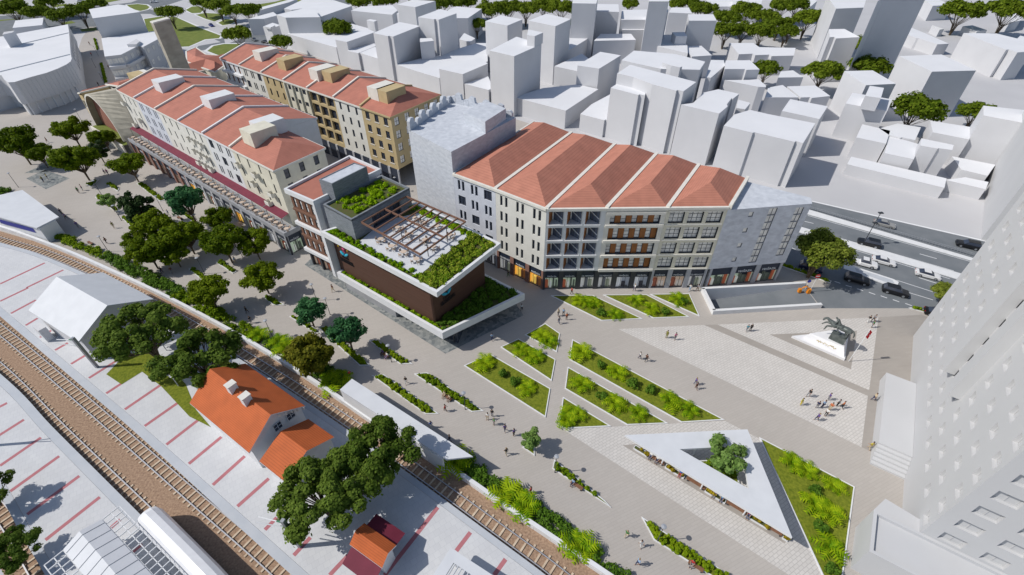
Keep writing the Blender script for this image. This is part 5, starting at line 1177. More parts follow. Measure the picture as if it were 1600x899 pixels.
# train on the left track: rounded white coach
def train():
    head = G(243, 826, 0); i0 = min(range(len(T1)), key=lambda i: (T1[i] - z_(head, 0)).length); path = T1[i0:] ; path = path + [path[-1] + (path[-1] - path[-2]).normalized() * k * 3 for k in range(1, 8)]
    r = root('train', 'white rounded passenger train standing on the track, cut by the bottom edge', 'train', path[0])
    prof = [(-1.45, .5), (-1.5, 1.6), (-1.48, 2.6), (-1.25, 3.4), (-.75, 3.85), (0, 4.0), (.75, 3.85), (1.25, 3.4), (1.48, 2.6), (1.5, 1.6), (1.45, .5)]
    nose = [(.0, .80, .86), (.35, .93, .95), (.9, 1, 1)]
    ring = []; d0 = (path[1] - path[0]).normalized()
    for dz, sx, sz_ in nose: ring.append((path[0] + d0 * dz, d0, sx, sz_))
    for i in range(1, len(path)):
        if (path[i] - path[0]).length > 1.2: ring.append((path[i], (path[min(i + 1, len(path) - 1)] - path[i - 1]).normalized(), 1, 1))
    b = MB(); w = flat('train_white_paint', (.76, .77, .79), .25); V = []
    for p, d, sx, sz_ in ring: n = Vector((d.y, -d.x, 0)); V.append([p + n * x * sx + Vector((0, 0, .25 + z * sz_)) for x, z in prof])
    for a in range(len(V) - 1):
        for k in range(len(prof) - 1): b.face([V[a][k], V[a][k + 1], V[a + 1][k + 1], V[a + 1][k]], w)
    b.face(V[0], w); part('body', b, r, smooth=False)
    b = MB(); n = Vector((d0.y, -d0.x, 0)); f = path[0] - d0 * .02
    b.face([f + n * x * .80 + Vector((0, 0, .25 + z * .86)) for x, z in ((-1.3, 2.1), (1.3, 2.1), (1.2, 3.1), (.7, 3.7), (0, 3.85), (-.7, 3.7), (-1.2, 3.1))], glass); part('windscreen', b, r)
    for sd in (-1, 1):
        b = MB()
        for a in range(3, len(V) - 1):
            if a % 4 in (0, 1, 2):
                k = (1, 2) if sd < 0 else (8, 9); A = [V[a][k[0]], V[a][k[1]], V[a + 1][k[1]], V[a + 1][k[0]]]; p, d, sx, sz_ = ring[a]; n = Vector((d.y, -d.x, 0)) * sd * .03; b.face([q + n for q in A], glass)
        part('window_band', b, r)
    for z, sd in ((1.0, -1), (1.0, 1)): b = MB(); b.ball(path[0] + n * sd * .9 + Vector((0, 0, 1.2)) + d0 * .05, .16, .16, .16, flat('lamp_glass', (.8, .8, .75), .2), 8, 5); part('headlight', b, r)
    b = MB(); b.tube([p + Vector((0, 0, .5)) for p, *_ in ring[3:]], .45, darkmetal, 6); part('undercarriage', b, r)
train()
# canopies over the underpass entrances
def long_canopy(label, px, z, px_wall=None):
    P = gp(px, z); b = MB(); r = root('entrance_canopy', label, 'canopy', z_(P[0], 0)); b.prism(P, z - .3, z, white2); part('roof', b, r)
    return r, P
r, P = long_canopy('long flat white canopy leaning over the promenade wall, small tree behind its end', [(531, 609), (550, 592), (739, 713.5), (697, 718)], 4.0)
b = MB(); wallseg(b, z_(P[0], 0) + (z_(P[1], 0) - z_(P[0], 0)) * .08, z_(lerp(P[0], P[3], .97), 0), .3, 0, 3.7, whitetrim); part('back_wall', b, r)
for t in (.05, .3, .55, .8): p = lerp(lerp(P[1], P[2], t), lerp(P[0], P[3], t), .25); b = MB(); b.tube([z_(p, 0), z_(p, 3.7)], .12, whitetrim, 6); part('post', b, r)
b = MB(); q0, q1 = lerp(P[0], P[1], .1), lerp(P[0], P[1], .9); wallseg(b, z_(q0, 0), z_(q1, 0), .25, 0, 3.7, whitetrim); part('end_wall', b, r)
r, P = long_canopy('white kite shaped canopy at the left edge beside the track', [(-60, 318), (35, 297), (92, 339), (57, 356.5), (-60, 322)], 4.4)
q = [lerp(P[3], P[2], .1), lerp(P[3], P[2], .8)]; b = MB(); wallseg(b, z_(q[0], 0), z_(q[1], 0), .25, 0, 4.1, whitetrim); part('end_wall', b, r)
b = MB(); wallseg(b, z_(P[4], 0) + Vector((0, .4, 0)), z_(q[0], 0), .3, 0, 4.1, whitetrim); part('back_wall', b, r)
b = MB(); a, c = lerp(z_(P[4], 0), z_(q[0], 0), .45), lerp(z_(P[4], 0), z_(q[0], 0), .9); n = Vector((.3, -.7, 0)).normalized() * .22; b.face([z_(a + n, 2.2), z_(c + n, 2.2), z_(c + n, 3.5), z_(a + n, 3.5)], flat('blue_sign', (.01, .03, .30), .4)); part('blue_panel', b, r)
# ================================================================== VEGETATION
def leafcloud(mb, rnd, clumps, n, size, m, flatten=.8, shell=.5):
    """leaf sized faces scattered through ellipsoid clumps (centre, radius xyz)"""
    tot = sum(c[1][0] * c[1][1] for c in clumps); k = mb.mi(m)
    for c, r in clumps:
        for _ in range(int(n * r[0] * r[1] / tot)):
            u = rnd.uniform(-1, 1); a = rnd.uniform(0, 2 * math.pi); q = math.sqrt(1 - u * u); rad = (shell + (1 - shell) * rnd.random() ** .6) * (1.25 if rnd.random() < .08 else 1)
            if u < -.55 and rnd.random() < .6: u = -u; 
            d = Vector((q * math.cos(a), q * math.sin(a), u)); p = Vector(c) + Vector((d.x * r[0], d.y * r[1], d.z * r[2])) * rad
            nn = (d + Vector((rnd.uniform(-.7, .7), rnd.uniform(-.7, .7), rnd.uniform(-.2, .9)))).normalized(); x = nn.orthogonal().normalized(); y = nn.cross(x); t = rnd.uniform(0, math.pi); x, y = x * math.cos(t) + y * math.sin(t), y * math.cos(t) - x * math.sin(t)
            s = size * rnd.uniform(.6, 1.3); i = len(mb.v)
            mb.v += [tuple(p - x * s * .5 - y * s * .28), tuple(p + x * s * .1 - y * s * .42), tuple(p + x * s * .55), tuple(p + x * s * .05 + y * s * .42), tuple(p - x * s * .5 + y * s * .25)]
            mb.f.append((i, i + 1, i + 2, i + 3, i + 4)); mb.m.append(k)
LF = {'dark': leafmat('leaf_dark_green', (.06, .11, .003), (.20, .27, .010), .4), 'mid': leafmat('leaf_green', (.06, .115, .012), (.18, .26, .04), .4), 'blue': leafmat('leaf_blue_green', (.025, .10, .035), (.09, .24, .09), .3),
      'olive': leafmat('leaf_olive', (.075, .09, .006), (.21, .20, .018), .3), 'city': leafmat('leaf_city_green', (.07, .12, .006), (.21, .28, .022), .4), 'light': leafmat('leaf_light_green', (.13, .23, .05), (.29, .43, .12), .35),
      'deep': leafmat('leaf_deep_green', (.018, .042, .012), (.06, .10, .03), .25), 'palm': leafmat('palm_frond_green', (.13, .27, .005), (.40, .52, .012), .35), 'bush': leafmat('bush_green', (.05, .12, .010), (.13, .24, .025), .3),
      'hedge': leafmat('hedge_green', (.09, .18, .004), (.28, .38, .012), .3), 'yellow': leafmat('yellow_flower_hedge', (.22, .17, .01), (.42, .32, .02)), 'lime': leafmat('fern_lime', (.12, .28, .003), (.34, .50, .010), .35), 'mixed': leafmat('roof_plants', (.10, .21, .006), (.42, .46, .05), .3)}
def make_tree(kind, seed, leaf, D, H, nl, ls, stems=1, lobes=9, low=.35, spread=.62, trunk_r=.17, cs=(.23, .36), dome=False):
    rnd = random.Random(seed); r = link(kind, None, None, (0, 0, 0)); tb_ = MB(); cb = MB(); clumps = []; R_ = D / 2; zc = H * (low + 1) / 2; rz = H * (1 - low) / 2
    for k in range(lobes):
        u = 1 - 2 * (k + .5) / lobes; u = u * .9 if not dome else (u * .62 + .30); a = k * 2.39996 + rnd.uniform(-.35, .35); q = math.sqrt(max(.02, 1 - u * u)); g_ = rnd.uniform(.72, 1.08) * spread
        if rnd.random() < .25: g_ *= .55
        s = R_ * rnd.uniform(*cs); clumps.append(((R_ * q * math.cos(a) * g_, R_ * q * math.sin(a) * g_, zc + rz * u * .82 * g_), (s, s * rnd.uniform(.8, 1.2), s * rnd.uniform(.6, .9))))
    leafcloud(cb, rnd, clumps, nl, ls, LF[leaf])
    for c, s in clumps:   # limbs to each lobe
        st = rnd.randrange(stems); b0 = Vector((math.cos(st * 2.4) * .25 * (stems > 1), math.sin(st * 2.4) * .25 * (stems > 1), 0)); c = Vector(c); m1 = Vector((b0.x * 1.5 + c.x * (.12 if stems > 1 else .03), b0.y * 1.5 + c.y * (.12 if stems > 1 else .03), H * max(low, .26) * .85)); m2 = lerp(m1, c, .55) + Vector((0, 0, -.2))
        f = 1.0 if stems == 1 else .75
        tb_.tube([b0, m1, m2, c], [trunk_r * f * 1.0, trunk_r * f * .7, trunk_r * .32, trunk_r * .10], bark, 6, False)
        for _ in range(2):
            e = c + Vector((rnd.uniform(-1, 1), rnd.uniform(-1, 1), rnd.uniform(0, .8))) * s[0] * .8; tb_.tube([m2, lerp(m2, e, .6) + Vector((0, 0, .2)), e], [trunk_r * .35, trunk_r * .2, trunk_r * .06], bark, 5, False)
    link('trunk', tb_.mesh('trunk'), r); link('crown', cb.mesh('crown'), r); r['D'] = D; r['H'] = H; r['zc'] = zc
    return r
PROTO = {}
def proto(k):
    if k not in PROTO:
        PROTO[k] = {'a': lambda: [make_tree('broadleaf_tree', s, 'dark', 8.6, 8.6, 7000, .38, 1, 26, .24, .80, .17, (.19, .33)) for s in (1, 2, 3)], 'blue': lambda: [make_tree('broadleaf_tree', s, 'blue', 7, 8, 4200, .36, 1, 18, .26, .74) for s in (4, 5)],
            'olive': lambda: [make_tree('broadleaf_tree', 6, 'olive', 9, 9, 6500, .42, 1, 24, .22, .76)], 'city': lambda: [make_tree('street_tree', s, 'city', 16, 14, 4200, .80, 4, 26, .34, .80, .17, (.2, .34), True) for s in (7, 8, 9)],
            'station': lambda: [make_tree('station_tree', s, 'mid', 12.5, 11, 12500, .38, 2, 44, .30, .90, .22, (.12, .24), True) for s in (10, 11)], 'deep': lambda: [make_tree('conifer_tree', 12, 'deep', 7, 10, 4800, .40, 1, 20, .12, .78, .2, (.2, .36))],
            'small': lambda: [make_tree('young_tree', s, 'light', 4, 5, 2200, .26, 1, 14, .25, .74, .07) for s in (13, 14)], 'high': lambda: [make_tree('roadside_tree', 15, 'olive2', 12, 12, 12000, .40, 3, 34, .28, .80, .17, (.19, .32), True)]}[k]()
    return PROTO[k]
LF['olive2'] = leafmat('leaf_yellow_green', (.09, .13, .014), (.28, .33, .05), .35)
used = set(); trn = random.Random(11)
def plant_tree(k, cu, cv, wpx, label, group=None, zfrac=None, base=None):
    """crown centre and crown width as seen in the photo give place and size"""
    ps = proto(k); p0 = trn.choice(ps); D, H = p0['D'], p0['H']; zc = p0['zc']; s = 1.0
    for _ in range(4):
        q = G(cu, cv, zc * s); dist = q.y * _c + (CAM_H - zc * s) * _s; s = wpx * dist / FPX / D
    if p0.name not in used: used.add(p0.name); o = p0
    else: o = copy_tree(p0)
    o.location = (q.x, q.y, PL if base else 0); o.rotation_euler = (0, 0, trn.uniform(0, 6.28)); o.scale = (s, s, s * trn.uniform(.92, 1.08))
    return tag(o, label, 'tree', group)
g1 = 'trees of the promenade'
for cu, cv, w_, lb in ((24, 222, 62, 'dark round tree at the left edge in front of the shopping centre'), (60, 240, 40, 'dark tree right behind the leftmost promenade tree'), (108, 200, 52, 'dark tree in front of the shopping centre ground floor, left of the stone arch'), (117, 245, 66, 'big dark tree beside the small triangular bed on the upper promenade'),
        (200, 254, 54, 'dark round tree standing closest to the arcade start'), (160, 215, 38, 'dark tree between the stone arch and the arcade end'), (240, 352, 60, 'dark tree on the upper left of the dense promenade cluster'), (288, 366, 62, 'dark tree in the middle of the dense promenade cluster'),
        (228, 388, 66, 'dark tree at the lower left of the dense cluster, over the hedge by the wall'), (340, 340, 46, 'dark tree of the dense cluster nearest the arcade'), (348, 378, 68, 'broad dark tree at the right side of the dense promenade cluster'), (395, 378, 56, 'dark tree right of the dense cluster, before the arcade corner'),
        (408, 430, 62, 'dark tree with a thin trunk in a small bed near the arcade corner'), (325, 455, 66, 'dark tree by the wall just above the white shed'), (210, 372, 40, 'smaller dark tree at the left tip of the dense cluster'), (270, 395, 46, 'dark tree at the lower middle of the dense cluster')): plant_tree('a', cu, cv, w_, lb, g1)
for cu, cv, w_, lb in ((289, 312, 62, 'airy blue green tree beside a long narrow bed next to the arcade'), (481, 484, 54, 'blue green round tree, upper of the two before the culture hall'), (542, 518, 60, 'blue green round tree, lower of the two before the culture hall')): plant_tree('blue', cu, cv, w_, lb, g1)
plant_tree('olive', 486, 553, 78, 'olive brown tree leaning over the wall beside the long canopy', g1); plant_tree('deep', 214, 322, 52, 'nearly black loose tree, darkest on the promenade', g1); plant_tree('deep', 150, 232, 30, 'small very dark conifer below the stone arch', g1)
plant_tree('small', 168, 312, 28, 'small pale green tree in a tiny bed on the upper promenade'); plant_tree('small', 830, 684, 42, 'small bright green tree alone on the lower promenade'); 
o = plant_tree('small', 1136, 708, 66, 'bright green tree growing through the triangular opening of the white canopy'); o.scale = [x * 1.0 for x in o.scale]
plant_tree('high', 1285, 388, 92, 'broad yellow green tree at the roadside beside the parked and passing cars'); plant_tree('high', 1483, 456, 48, 'green tree half hidden by the white tower beside the highway')
for cu, cv, w_, lb in ((222, 520, 122, 'spreading tree on the platform between the white shed and the shelter'), (313, 562, 124, 'spreading tree on the platform next to the orange station roof'), (592, 715, 120, 'right half of the big tree group by the kiosk, reaching over the track'), (498, 775, 140, 'left half of the big tree group by the kiosk, around the mast'), (552, 755, 120, 'middle tree of the big group by the kiosk'),
        (18, 868, 80, 'tree cut by the bottom left corner above the outer track'), (-22, 775, 80, 'tree mostly outside the left edge shading the outer platform')): plant_tree('station', cu, cv, w_, lb, 'platform trees', base=True)
CT = [(525, 43, 50, 'tree growing among the low roofs behind the back row'), (440, 66, 40, 'tree squeezed between the back row and the first white houses'), (562, 2, 44, 'tree at the top edge above the wide white block, left'), (600, 3, 44, 'tree at the top edge above the wide white block, right'), (655, 2, 40, 'tree at the top edge behind the slotted tower, left'), (690, 4, 44, 'tree at the top edge behind the slotted tower, middle'), (725, 3, 44, 'tree at the top edge behind the slotted tower, right'),
      (745, 38, 36, 'tall tree left of the white tower, beside the low shed'), (765, 18, 46, 'tree at the left end of the top grove'), (795, 12, 46, 'second tree from the left in the top grove'), (822, 14, 44, 'third tree from the left in the top grove, above the slim tower'), (850, 9, 44, 'tree of the top grove right above the slim tallest tower'), (877, 14, 44, 'tree at the right end of the top grove, left of the slab'), (898, 36, 26, 'tree between the slim tallest tower and the white slab'), (932, 46, 40, 'round tree in front of the white slab, above the low bar'),
      (985, 8, 30, 'tree at the top edge between the slab wing and the narrow tower'), (1055, 6, 30, 'small tree at the top right of the narrow tower'), (1088, 62, 32, 'round street tree before the big shaded box'), (1075, 2, 40, 'tree at the top edge behind the small white roof'), (1098, 14, 46, 'tree at the left top of the central grove'), (1135, 26, 48, 'tree of the central grove right of the big shaded box'), (1135, 48, 46, 'front left tree of the central grove'), (1165, 18, 46, 'top middle tree of the central grove'),
      (1162, 45, 46, 'front middle tree of the central grove'), (1190, 50, 46, 'front tree of the central grove above the low complex'), (1195, 24, 48, 'inner tree of the central grove'), (1218, 36, 44, 'tree at the right front of the central grove'), (1222, 10, 42, 'tree at the right top of the central grove'), (1228, 52, 36, 'lowest right tree of the central grove'), (1262, 30, 50, 'tree between the central grove and the tall slab'), (1245, 8, 40, 'tree at the top edge left of the tall slab'), (1234, 48, 34, 'tree below the slab side, right of the grove'),
      (1197, 108, 48, 'street tree behind the pair of square recesses'), (1287, 110, 62, 'round street tree in front of the slotted white block'), (1366, 68, 64, 'broad tree between the slab block and the open ground'), (1358, 102, 62, 'broad tree above the big isolated cube, left side'), (1432, 168, 78, 'broad tree in the middle of the right hand courtyards'), (1526, 174, 54, 'tree beside the stepped white house at the right'), (1505, 14, 64, 'tree with a long shadow on the open ground, upper right'), (1578, 16, 66, 'tree at the upper right corner with a long shadow'),
      (20, 16, 46, 'tree at the upper left corner'), (55, 20, 42, 'second tree from the left behind the shopping centre'), (90, 22, 42, 'tree behind the shopping centre above its roof box'), (124, 17, 42, 'tree left of the tall plain white house'), (150, 8, 34, 'tree at the top edge above the tall plain white house'), (75, 3, 40, 'tree at the very top left, behind the row of trees'), (265, 20, 40, 'tree right behind the stone tower, by the roundabout'), (315, 5, 36, 'tree at the top edge beside the curved park lawn'), (340, 8, 40, 'tree on the triangular park lawns, left'), (362, 16, 38, 'tree on the triangular park lawns, middle'), (388, 18, 42, 'tree on the park lawn beside the long white wall'),
      (372, 56, 46, 'tree on the half round lawn at the end of the back row'), (20, 2, 30, 'smaller tree at the very top left corner')]
for c in CT: plant_tree('city', *c, 'trees among the white town')
# ---- palms and bushes
def make_palm(seed):
    rnd = random.Random(seed); b = MB(); k = b.mi(LF['palm'])
    for f in range(13):
        a = 2 * math.pi * f / 13 * 1.62 + rnd.uniform(-.2, .2); L = rnd.uniform(1.7, 2.5); el = rnd.uniform(.45, 1.25); d = Vector((math.cos(a), math.sin(a), 0)); side = Vector((-d.y, d.x, 0)); pts = []
        for j in range(8): t = j / 7; pts.append(d * (L * t * math.cos(el * (1 - t * .35))) + Vector((0, 0, .25 + L * (math.sin(el) * t - .62 * t * t))))
        for j in range(1, 8):
            t = j / 7; w_ = L * .36 * (1 - (t - .4) ** 2 * 1.6); q = pts[j]; fw = (pts[j] - pts[j - 1]).normalized()
            for s in (-1, 1):
                tip = q + side * s * w_ + fw * w_ * .5 + Vector((0, 0, -.12 * w_)); i = len(b.v); wd = .085
                wd = .135; b.v += [tuple(q - fw * wd), tuple(q + fw * wd), tuple(tip)]; b.f.append((i, i + 1, i + 2)); b.m.append(k)
        for j in range(7):
            i = len(b.v); u = Vector((0, 0, .03)); b.v += [tuple(pts[j] - side * .03), tuple(pts[j] + side * .03), tuple(pts[j + 1] + side * .02), tuple(pts[j + 1] - side * .02)]; b.f.append((i, i + 1, i + 2, i + 3)); b.m.append(k)
    return b.mesh('palm')
PALM = [make_palm(s) for s in (1, 2, 3)]
def bush_mesh(seed, leaf, r_, h, n, s, lobes=6):
    rnd = random.Random(seed); b = MB(); cl = [((rnd.uniform(-r_, r_) * .5, rnd.uniform(-r_, r_) * .5, h * rnd.uniform(.35, .6)), (r_ * rnd.uniform(.4, .65),) * 2 + (h * .45,)) for _ in range(lobes)]
    leafcloud(b, rnd, cl, n, s, LF[leaf], .8, .4); return b.mesh('bush')
BUSH = [bush_mesh(s, 'bush', 1.0, 1.2, 420, .26) for s in (21, 22)]
def put(name, me, p, label, cat, group=None, s=1.0, rz=None, z=0):
    o = link(name, me, None, (p.x, p.y, z)); o.rotation_euler.z = trn.uniform(0, 6.28) if rz is None else rz; o.scale = (s, s, s * trn.uniform(.9, 1.1)); return tag(o, label, cat, group)
# ---- planted beds of the square
def bed(label, px, group='white edged lawn beds', plants=(), where='', kerb=.16):
    P = [z_(p, 0) for p in gp(px)]; r = root('planter_bed', label, 'planter bed', sum(P, Vector()) / len(P), group); b = MB(); I = rim(b, P, kerb, .004, .16, kerbw); part('kerb', b, r)
    b = MB(); b.face([(p.x, p.y, .10) for p in I], grass); part('lawn', b, r)
    ps = [p for p in plants if p[2] == 'p']; bs = [p for p in plants if p[2] == 'b']
    ords = lambda i, n: '' if n == 1 else (['left', 'right'][i] if n == 2 else (['leftmost', 'middle', 'rightmost'][i] if n == 3 else ['first', 'second', 'third', 'fourth', 'fifth', 'sixth'][i] + ' from the left'))
    for arr, nm, me_ in ((ps, 'palm', PALM), (bs, 'bush', BUSH)):
        arr = sorted(arr)
        for i, p in enumerate(arr):
            q = G(p[0], p[1], .7); od = ords(i, len(arr))
            if nm == 'palm': put('feather_palm', trn.choice(me_), q, f'bright feather palm{", " + od + "," if od else ""} in {where}', 'palm', 'feather palms in the lawn beds', trn.uniform(.85, 1.05) * (p[3] if len(p) > 3 else 1), None, .1)
            else: put('round_bush', trn.choice(me_), q, f'dark green round bush{", " + od + "," if od else ""} in {where}', 'bush', 'round bushes in the lawn beds', trn.uniform(.85, 1.1), None, .1)
    return r, I
bed('pointed lawn bed before the wooden loggia shops, leftmost of three', [(860, 462.5), (926, 462), (1004, 499), (940, 502)], plants=[(905, 468, 'p'), (917, 471, 'p'), (928, 472, 'p'), (941, 488, 'b'), (961, 490, 'p')], where='the bed before the loggia shops')
bed('slanted lawn bed before the white banded building, middle of three', [(942, 461.5), (1010, 461), (1077, 496), (1021, 498)], plants=[(994, 468, 'p'), (1017, 481, 'p'), (1040, 487, 'b')], where='the middle bed by the shops')
bed('small triangular lawn bed beside the car ramp', [(1015, 460.5), (1077, 459.5), (1093, 495)], plants=[(1060, 466, 'p'), (1069, 470, 'b')], where='the small bed beside the car ramp')
bed('small kite shaped lawn bed in the corner shade of the culture hall', [(820, 524), (852, 506), (875, 522), (870, 551)], plants=[(848, 524, 'p'), (856, 532, 'p')], where='the small bed at the culture hall corner')
bed('lawn bed between the smallest and the largest of the western beds', [(782, 543), (810, 530), (868, 562.5), (862, 596)], plants=[(812, 544, 'p'), (826, 553, 'p'), (838, 556, 'p')], where='the second western bed')
bed('large lawn bed with a sharp lower corner on the west side of the crossing paths', [(725, 572), (766, 554), (860, 608), (852.5, 653)], plants=[(757, 566, 'p', 1.15), (787, 583, 'b'), (805, 594, 'b'), (824, 605, 'p')], where='the large western bed')
bed('longest lawn bed with seven plants, running toward the white canopy', [(894, 531), (1132, 657), (1065, 661), (889.5, 562.5)], plants=[(909, 549, 'p', 1.15), (940, 569, 'b'), (965, 580, 'p', 1.1), (990, 600, 'b'), (1016, 609, 'b'), (1047, 626, 'p', 1.25), (1080, 639, 'p')], where='the longest bed')
bed('middle lawn bed of the three ending at the pale paving', [(887, 574), (1044, 662.5), (980, 665), (882.5, 608)], plants=[(910, 600, 'p', 1.1), (940, 619, 'b'), (960, 629, 'p', 1.15), (997, 645, 'p')], where='the middle bed above the white canopy')
bed('short triangular lawn bed touching the pale paving corner', [(879.5, 621), (955, 667), (882, 670.5), (873, 665.5)], plants=[(890, 647, 'p'), (902, 646, 'p'), (886, 655, 'p')], where='the short triangular bed')
bed('big triangular lawn bed right of the white canopy, full of palms', [(1186, 684), (1335, 761.5), (1316, 905), (1287, 905), (1200, 715)], plants=[(1235, 720, 'p'), (1247, 733, 'p'), (1262, 732, 'p'), (1305, 757, 'p', 1.1), (1275, 786, 'p'), (1296, 800, 'p', 1.15), (1293, 853, 'p', 1.15), (1308, 848, 'p')] and [(1238, 722, 'p'), (1261, 733, 'p'), (1304, 758, 'p'), (1274, 787, 'p'), (1297, 801, 'p', 1.15), (1297, 853, 'p', 1.25), (1277, 766, 'b'), (1283, 826, 'b'), (1302, 888, 'b')], where='the big bed right of the white canopy')
def inside(p, P):
    c = False; n = len(P)
    for i in range(n):
        a, b_ = P[i], P[i - 1]
        if (a.y > p[1]) != (b_.y > p[1]) and p[0] < (b_.x - a.x) * (p[1] - a.y) / (b_.y - a.y) + a.x: c = not c
    return c
def scatter(P, n, rnd):
    x0, x1, y0, y1 = min(p.x for p in P), max(p.x for p in P), min(p.y for p in P), max(p.y for p in P); out = []; g_ = 0
    while len(out) < n and g_ < n * 60:
        g_ += 1; q = (rnd.uniform(x0, x1), rnd.uniform(y0, y1))
        if inside(q, P): out.append(q)
    return out
def hedge_fill(P, z, h, dens, leaf, seed, ls=.3, r_=.55):
    rnd = random.Random(seed); A = abs(sum(P[i].x * P[i - 1].y - P[i - 1].x * P[i].y for i in range(len(P)))) / 2; b = MB(); cl = []
    for x, y in scatter(P, max(3, int(A * dens)), rnd): s = r_ * rnd.uniform(.7, 1.25); cl.append(((x, y, z + h * rnd.uniform(.3, .55)), (s, s, h * rnd.uniform(.4, .65))))
    leafcloud(b, rnd, cl, len(cl) * 95, ls * .8, LF[leaf], .8, .35); return b
hs = [0]
def strip_bed(label, px, leaf='hedge', h=.62):
    hs[0] += 1; r, I = bed(label + ', white kerb', px, 'hedge strips of the promenade', kerb=.14); c = sum(I, Vector()) / len(I)
    thing('hedge', hedge_fill([c + (p - c) * .93 for p in I], .1, h, 7.0, leaf, hs[0] * 3 + 1, .24, .27), 'low plants filling the ' + label, 'hedge', 'hedges in the strip beds')
for lb, px in (('long strip bed beside the white canopy of the promenade', [(581, 587.5), (600, 586), (686, 647.5), (665, 648)]), ('long strip bed with two seated people in beige', [(647, 585), (667.5, 583), (756, 643), (737, 644.5)]), ('strip bed below the pebble paving of the culture hall', [(576, 532.5), (589, 532), (645, 569.5), (625, 569.5)]),
        ('strip bed under the lower blue green tree', [(497, 512), (510, 511), (579, 572), (562, 572)]), ('strip bed under the upper blue green tree', [(452, 495), (465, 495), (503, 521), (492, 521)]), ('tiny bed around the thin trunk near the arcade corner', [(412.5, 465.5), (419, 461), (446, 477.5), (427.5, 477.5)]),
        ('strip bed with one person seated in blue, lower promenade', [(863, 733), (866, 719), (945, 783), (955, 794)]), ('strip bed with a person seated in red, bottom edge', [(1002, 808), (1148, 905), (1118, 905), (1022, 845)]), ('tiny triangular bed of the lone small tree', [(815.5, 699), (835, 698), (835.5, 713)]),
        ('small bed of the pale small tree', [(149, 309), (155, 304), (188, 330), (180, 331)]), ('small square bed left of the arcade tree', [(167.5, 289), (172.5, 284.5), (187, 296), (184, 299.5)]), ('small triangular bed below the big dark tree', [(135, 289), (155, 281), (143, 292.5)]), ('long strip bed along the upper arcade', [(214, 287.5), (222, 285), (259, 313), (250, 315)]),
        ('strip bed of the airy blue green tree', [(272, 325), (280, 325), (311, 347.5), (304, 350)]), ('strip bed below the nearly black tree', [(189, 340), (197, 339), (215, 354), (207, 356)]), ('strip bed in the middle of the dense cluster', [(295, 421), (304, 419), (345, 452), (336, 454)]), ('strip bed right of the dense cluster', [(337, 410), (347, 407), (370, 425), (364, 428)]), ('strip bed near the arcade corner shade', [(396, 425), (404, 423), (430, 445), (422, 447)]),
        ('narrow strip in the street by the shopping centre, far half', [L5(972, 405), L5(1000, 402), L5(1032, 525), L5(1008, 532)]), ('narrow strip in the street by the shopping centre, near half', [L5(1038, 660), L5(1072, 655), L5(1128, 880), L5(1092, 890)]), ('low hedge strip beside the leftmost tree', [(100, 238), (118, 230), (122, 233), (104, 241)]),
        ('verge strip at the kerb beside the stone end building', [(1219, 416), (1222, 413), (1299, 440), (1297, 443)]), ('verge strip at the plaza tip next to the white tower', [(1419, 482), (1428, 480.5), (1460, 489.5), (1456, 492)])): strip_bed(lb, px)
# promenade hedge along the wall, in lengths
for k, (lb, seg) in enumerate((('shaggy hedge along the wall beside the kite shaped canopy', [(78, 370), (92, 366), (172, 396), (160, 406)]), ('shaggy hedge along the wall in the shade of the dense cluster', [(160, 406), (172, 396), (290, 455), (270, 468)]), ('shaggy hedge along the wall above the platform trees', [(270, 468), (290, 455), (420, 527), (402, 537)]), ('shaggy hedge along the wall left of the long canopy', [(402, 537), (420, 527), (548, 592), (530, 610)]),
        ('low hedge between the wall and the long canopy', [(563, 638), (572, 634), (650, 690), (640, 697)]), ('shaggy hedge along the wall below the long canopy', [(698, 722), (735, 716), (830, 782), (800, 795)]), ('shaggy hedge along the wall at the bottom edge', [(800, 795), (830, 782), (985, 899), (955, 905)]), ('low planting at the far left edge behind the kite shaped canopy', [(-40, 300), (-30, 290), (22, 298), (0, 312)]))):
    P = [z_(p, 0) for p in gp(seg)]; thing('hedge', hedge_fill(P, 0, 1.15, 1.5, ('hedge', 'bush')[k % 2] if k != 6 else 'bush', 90 + k, .34, .7), lb, 'hedge', 'hedge along the railway wall')
for k, (u, v, lb) in enumerate(((405, 523, 'above the olive tree'), (437, 534, 'left of the olive tree'), (450, 545, 'under the olive tree'), (520, 597, 'at the left end of the long canopy'), (532, 592, 'touching the corner of the long canopy'), (790, 772, 'at the upper part of the lower hedge'), (806, 780, 'beside the walking person in red'), (822, 790, 'just below the walking person in red'), (898, 846, 'in the middle of the lower hedge'), (912, 856, 'near the bottom of the lower hedge'), (710, 723, 'under the pointed end of the long canopy'))):
    put('feather_palm', trn.choice(PALM), G(u, v, .9), 'bright feather palm in the wall hedge ' + lb, 'palm', 'feather palms in the wall hedge', trn.uniform(1.1, 1.4), None, .3)
# ---- planted roofs of the culture hall
def roof_plants(P, z, n, leaf, lb, seed, s=.9, ls=.36):
    rnd = random.Random(seed); b = MB(); cl = []; n = int(n * 1.5); ls = ls * .72
    for x, y in scatter(P, n, rnd): q = s * rnd.uniform(.45, 1.0); cl.append(((x, y, z + q * .35), (q * .7, q * .7, q * .55)))
    leafcloud(b, rnd, cl, n * 70, ls, LF[leaf], .8, .3); return thing('roof_planting', b, lb, 'roof plants')
GIc = sum(GI, Vector()) / 4
roof_plants([GIc + (p - GIc) * .80 for p in GI], 18.05, 75, 'lime', 'ferny bright green plants on the grey stone storey roof', 31)
rnd = random.Random(77)
U = [lerp(p, sum(SI, Vector()) / 4, .02) for p in SI]      # order: front, right, back, left
fr, ri, ba, le = U; e_ = lambda a, b_, t: lerp(a, b_, t)
roof_plants([fr, ri, e_(ri, ba, .26), e_(fr, le, .16)], 14.0, 150, 'mixed', 'dense mixed yellow and green plants on the right end of the upper roof', 32, 1.0)
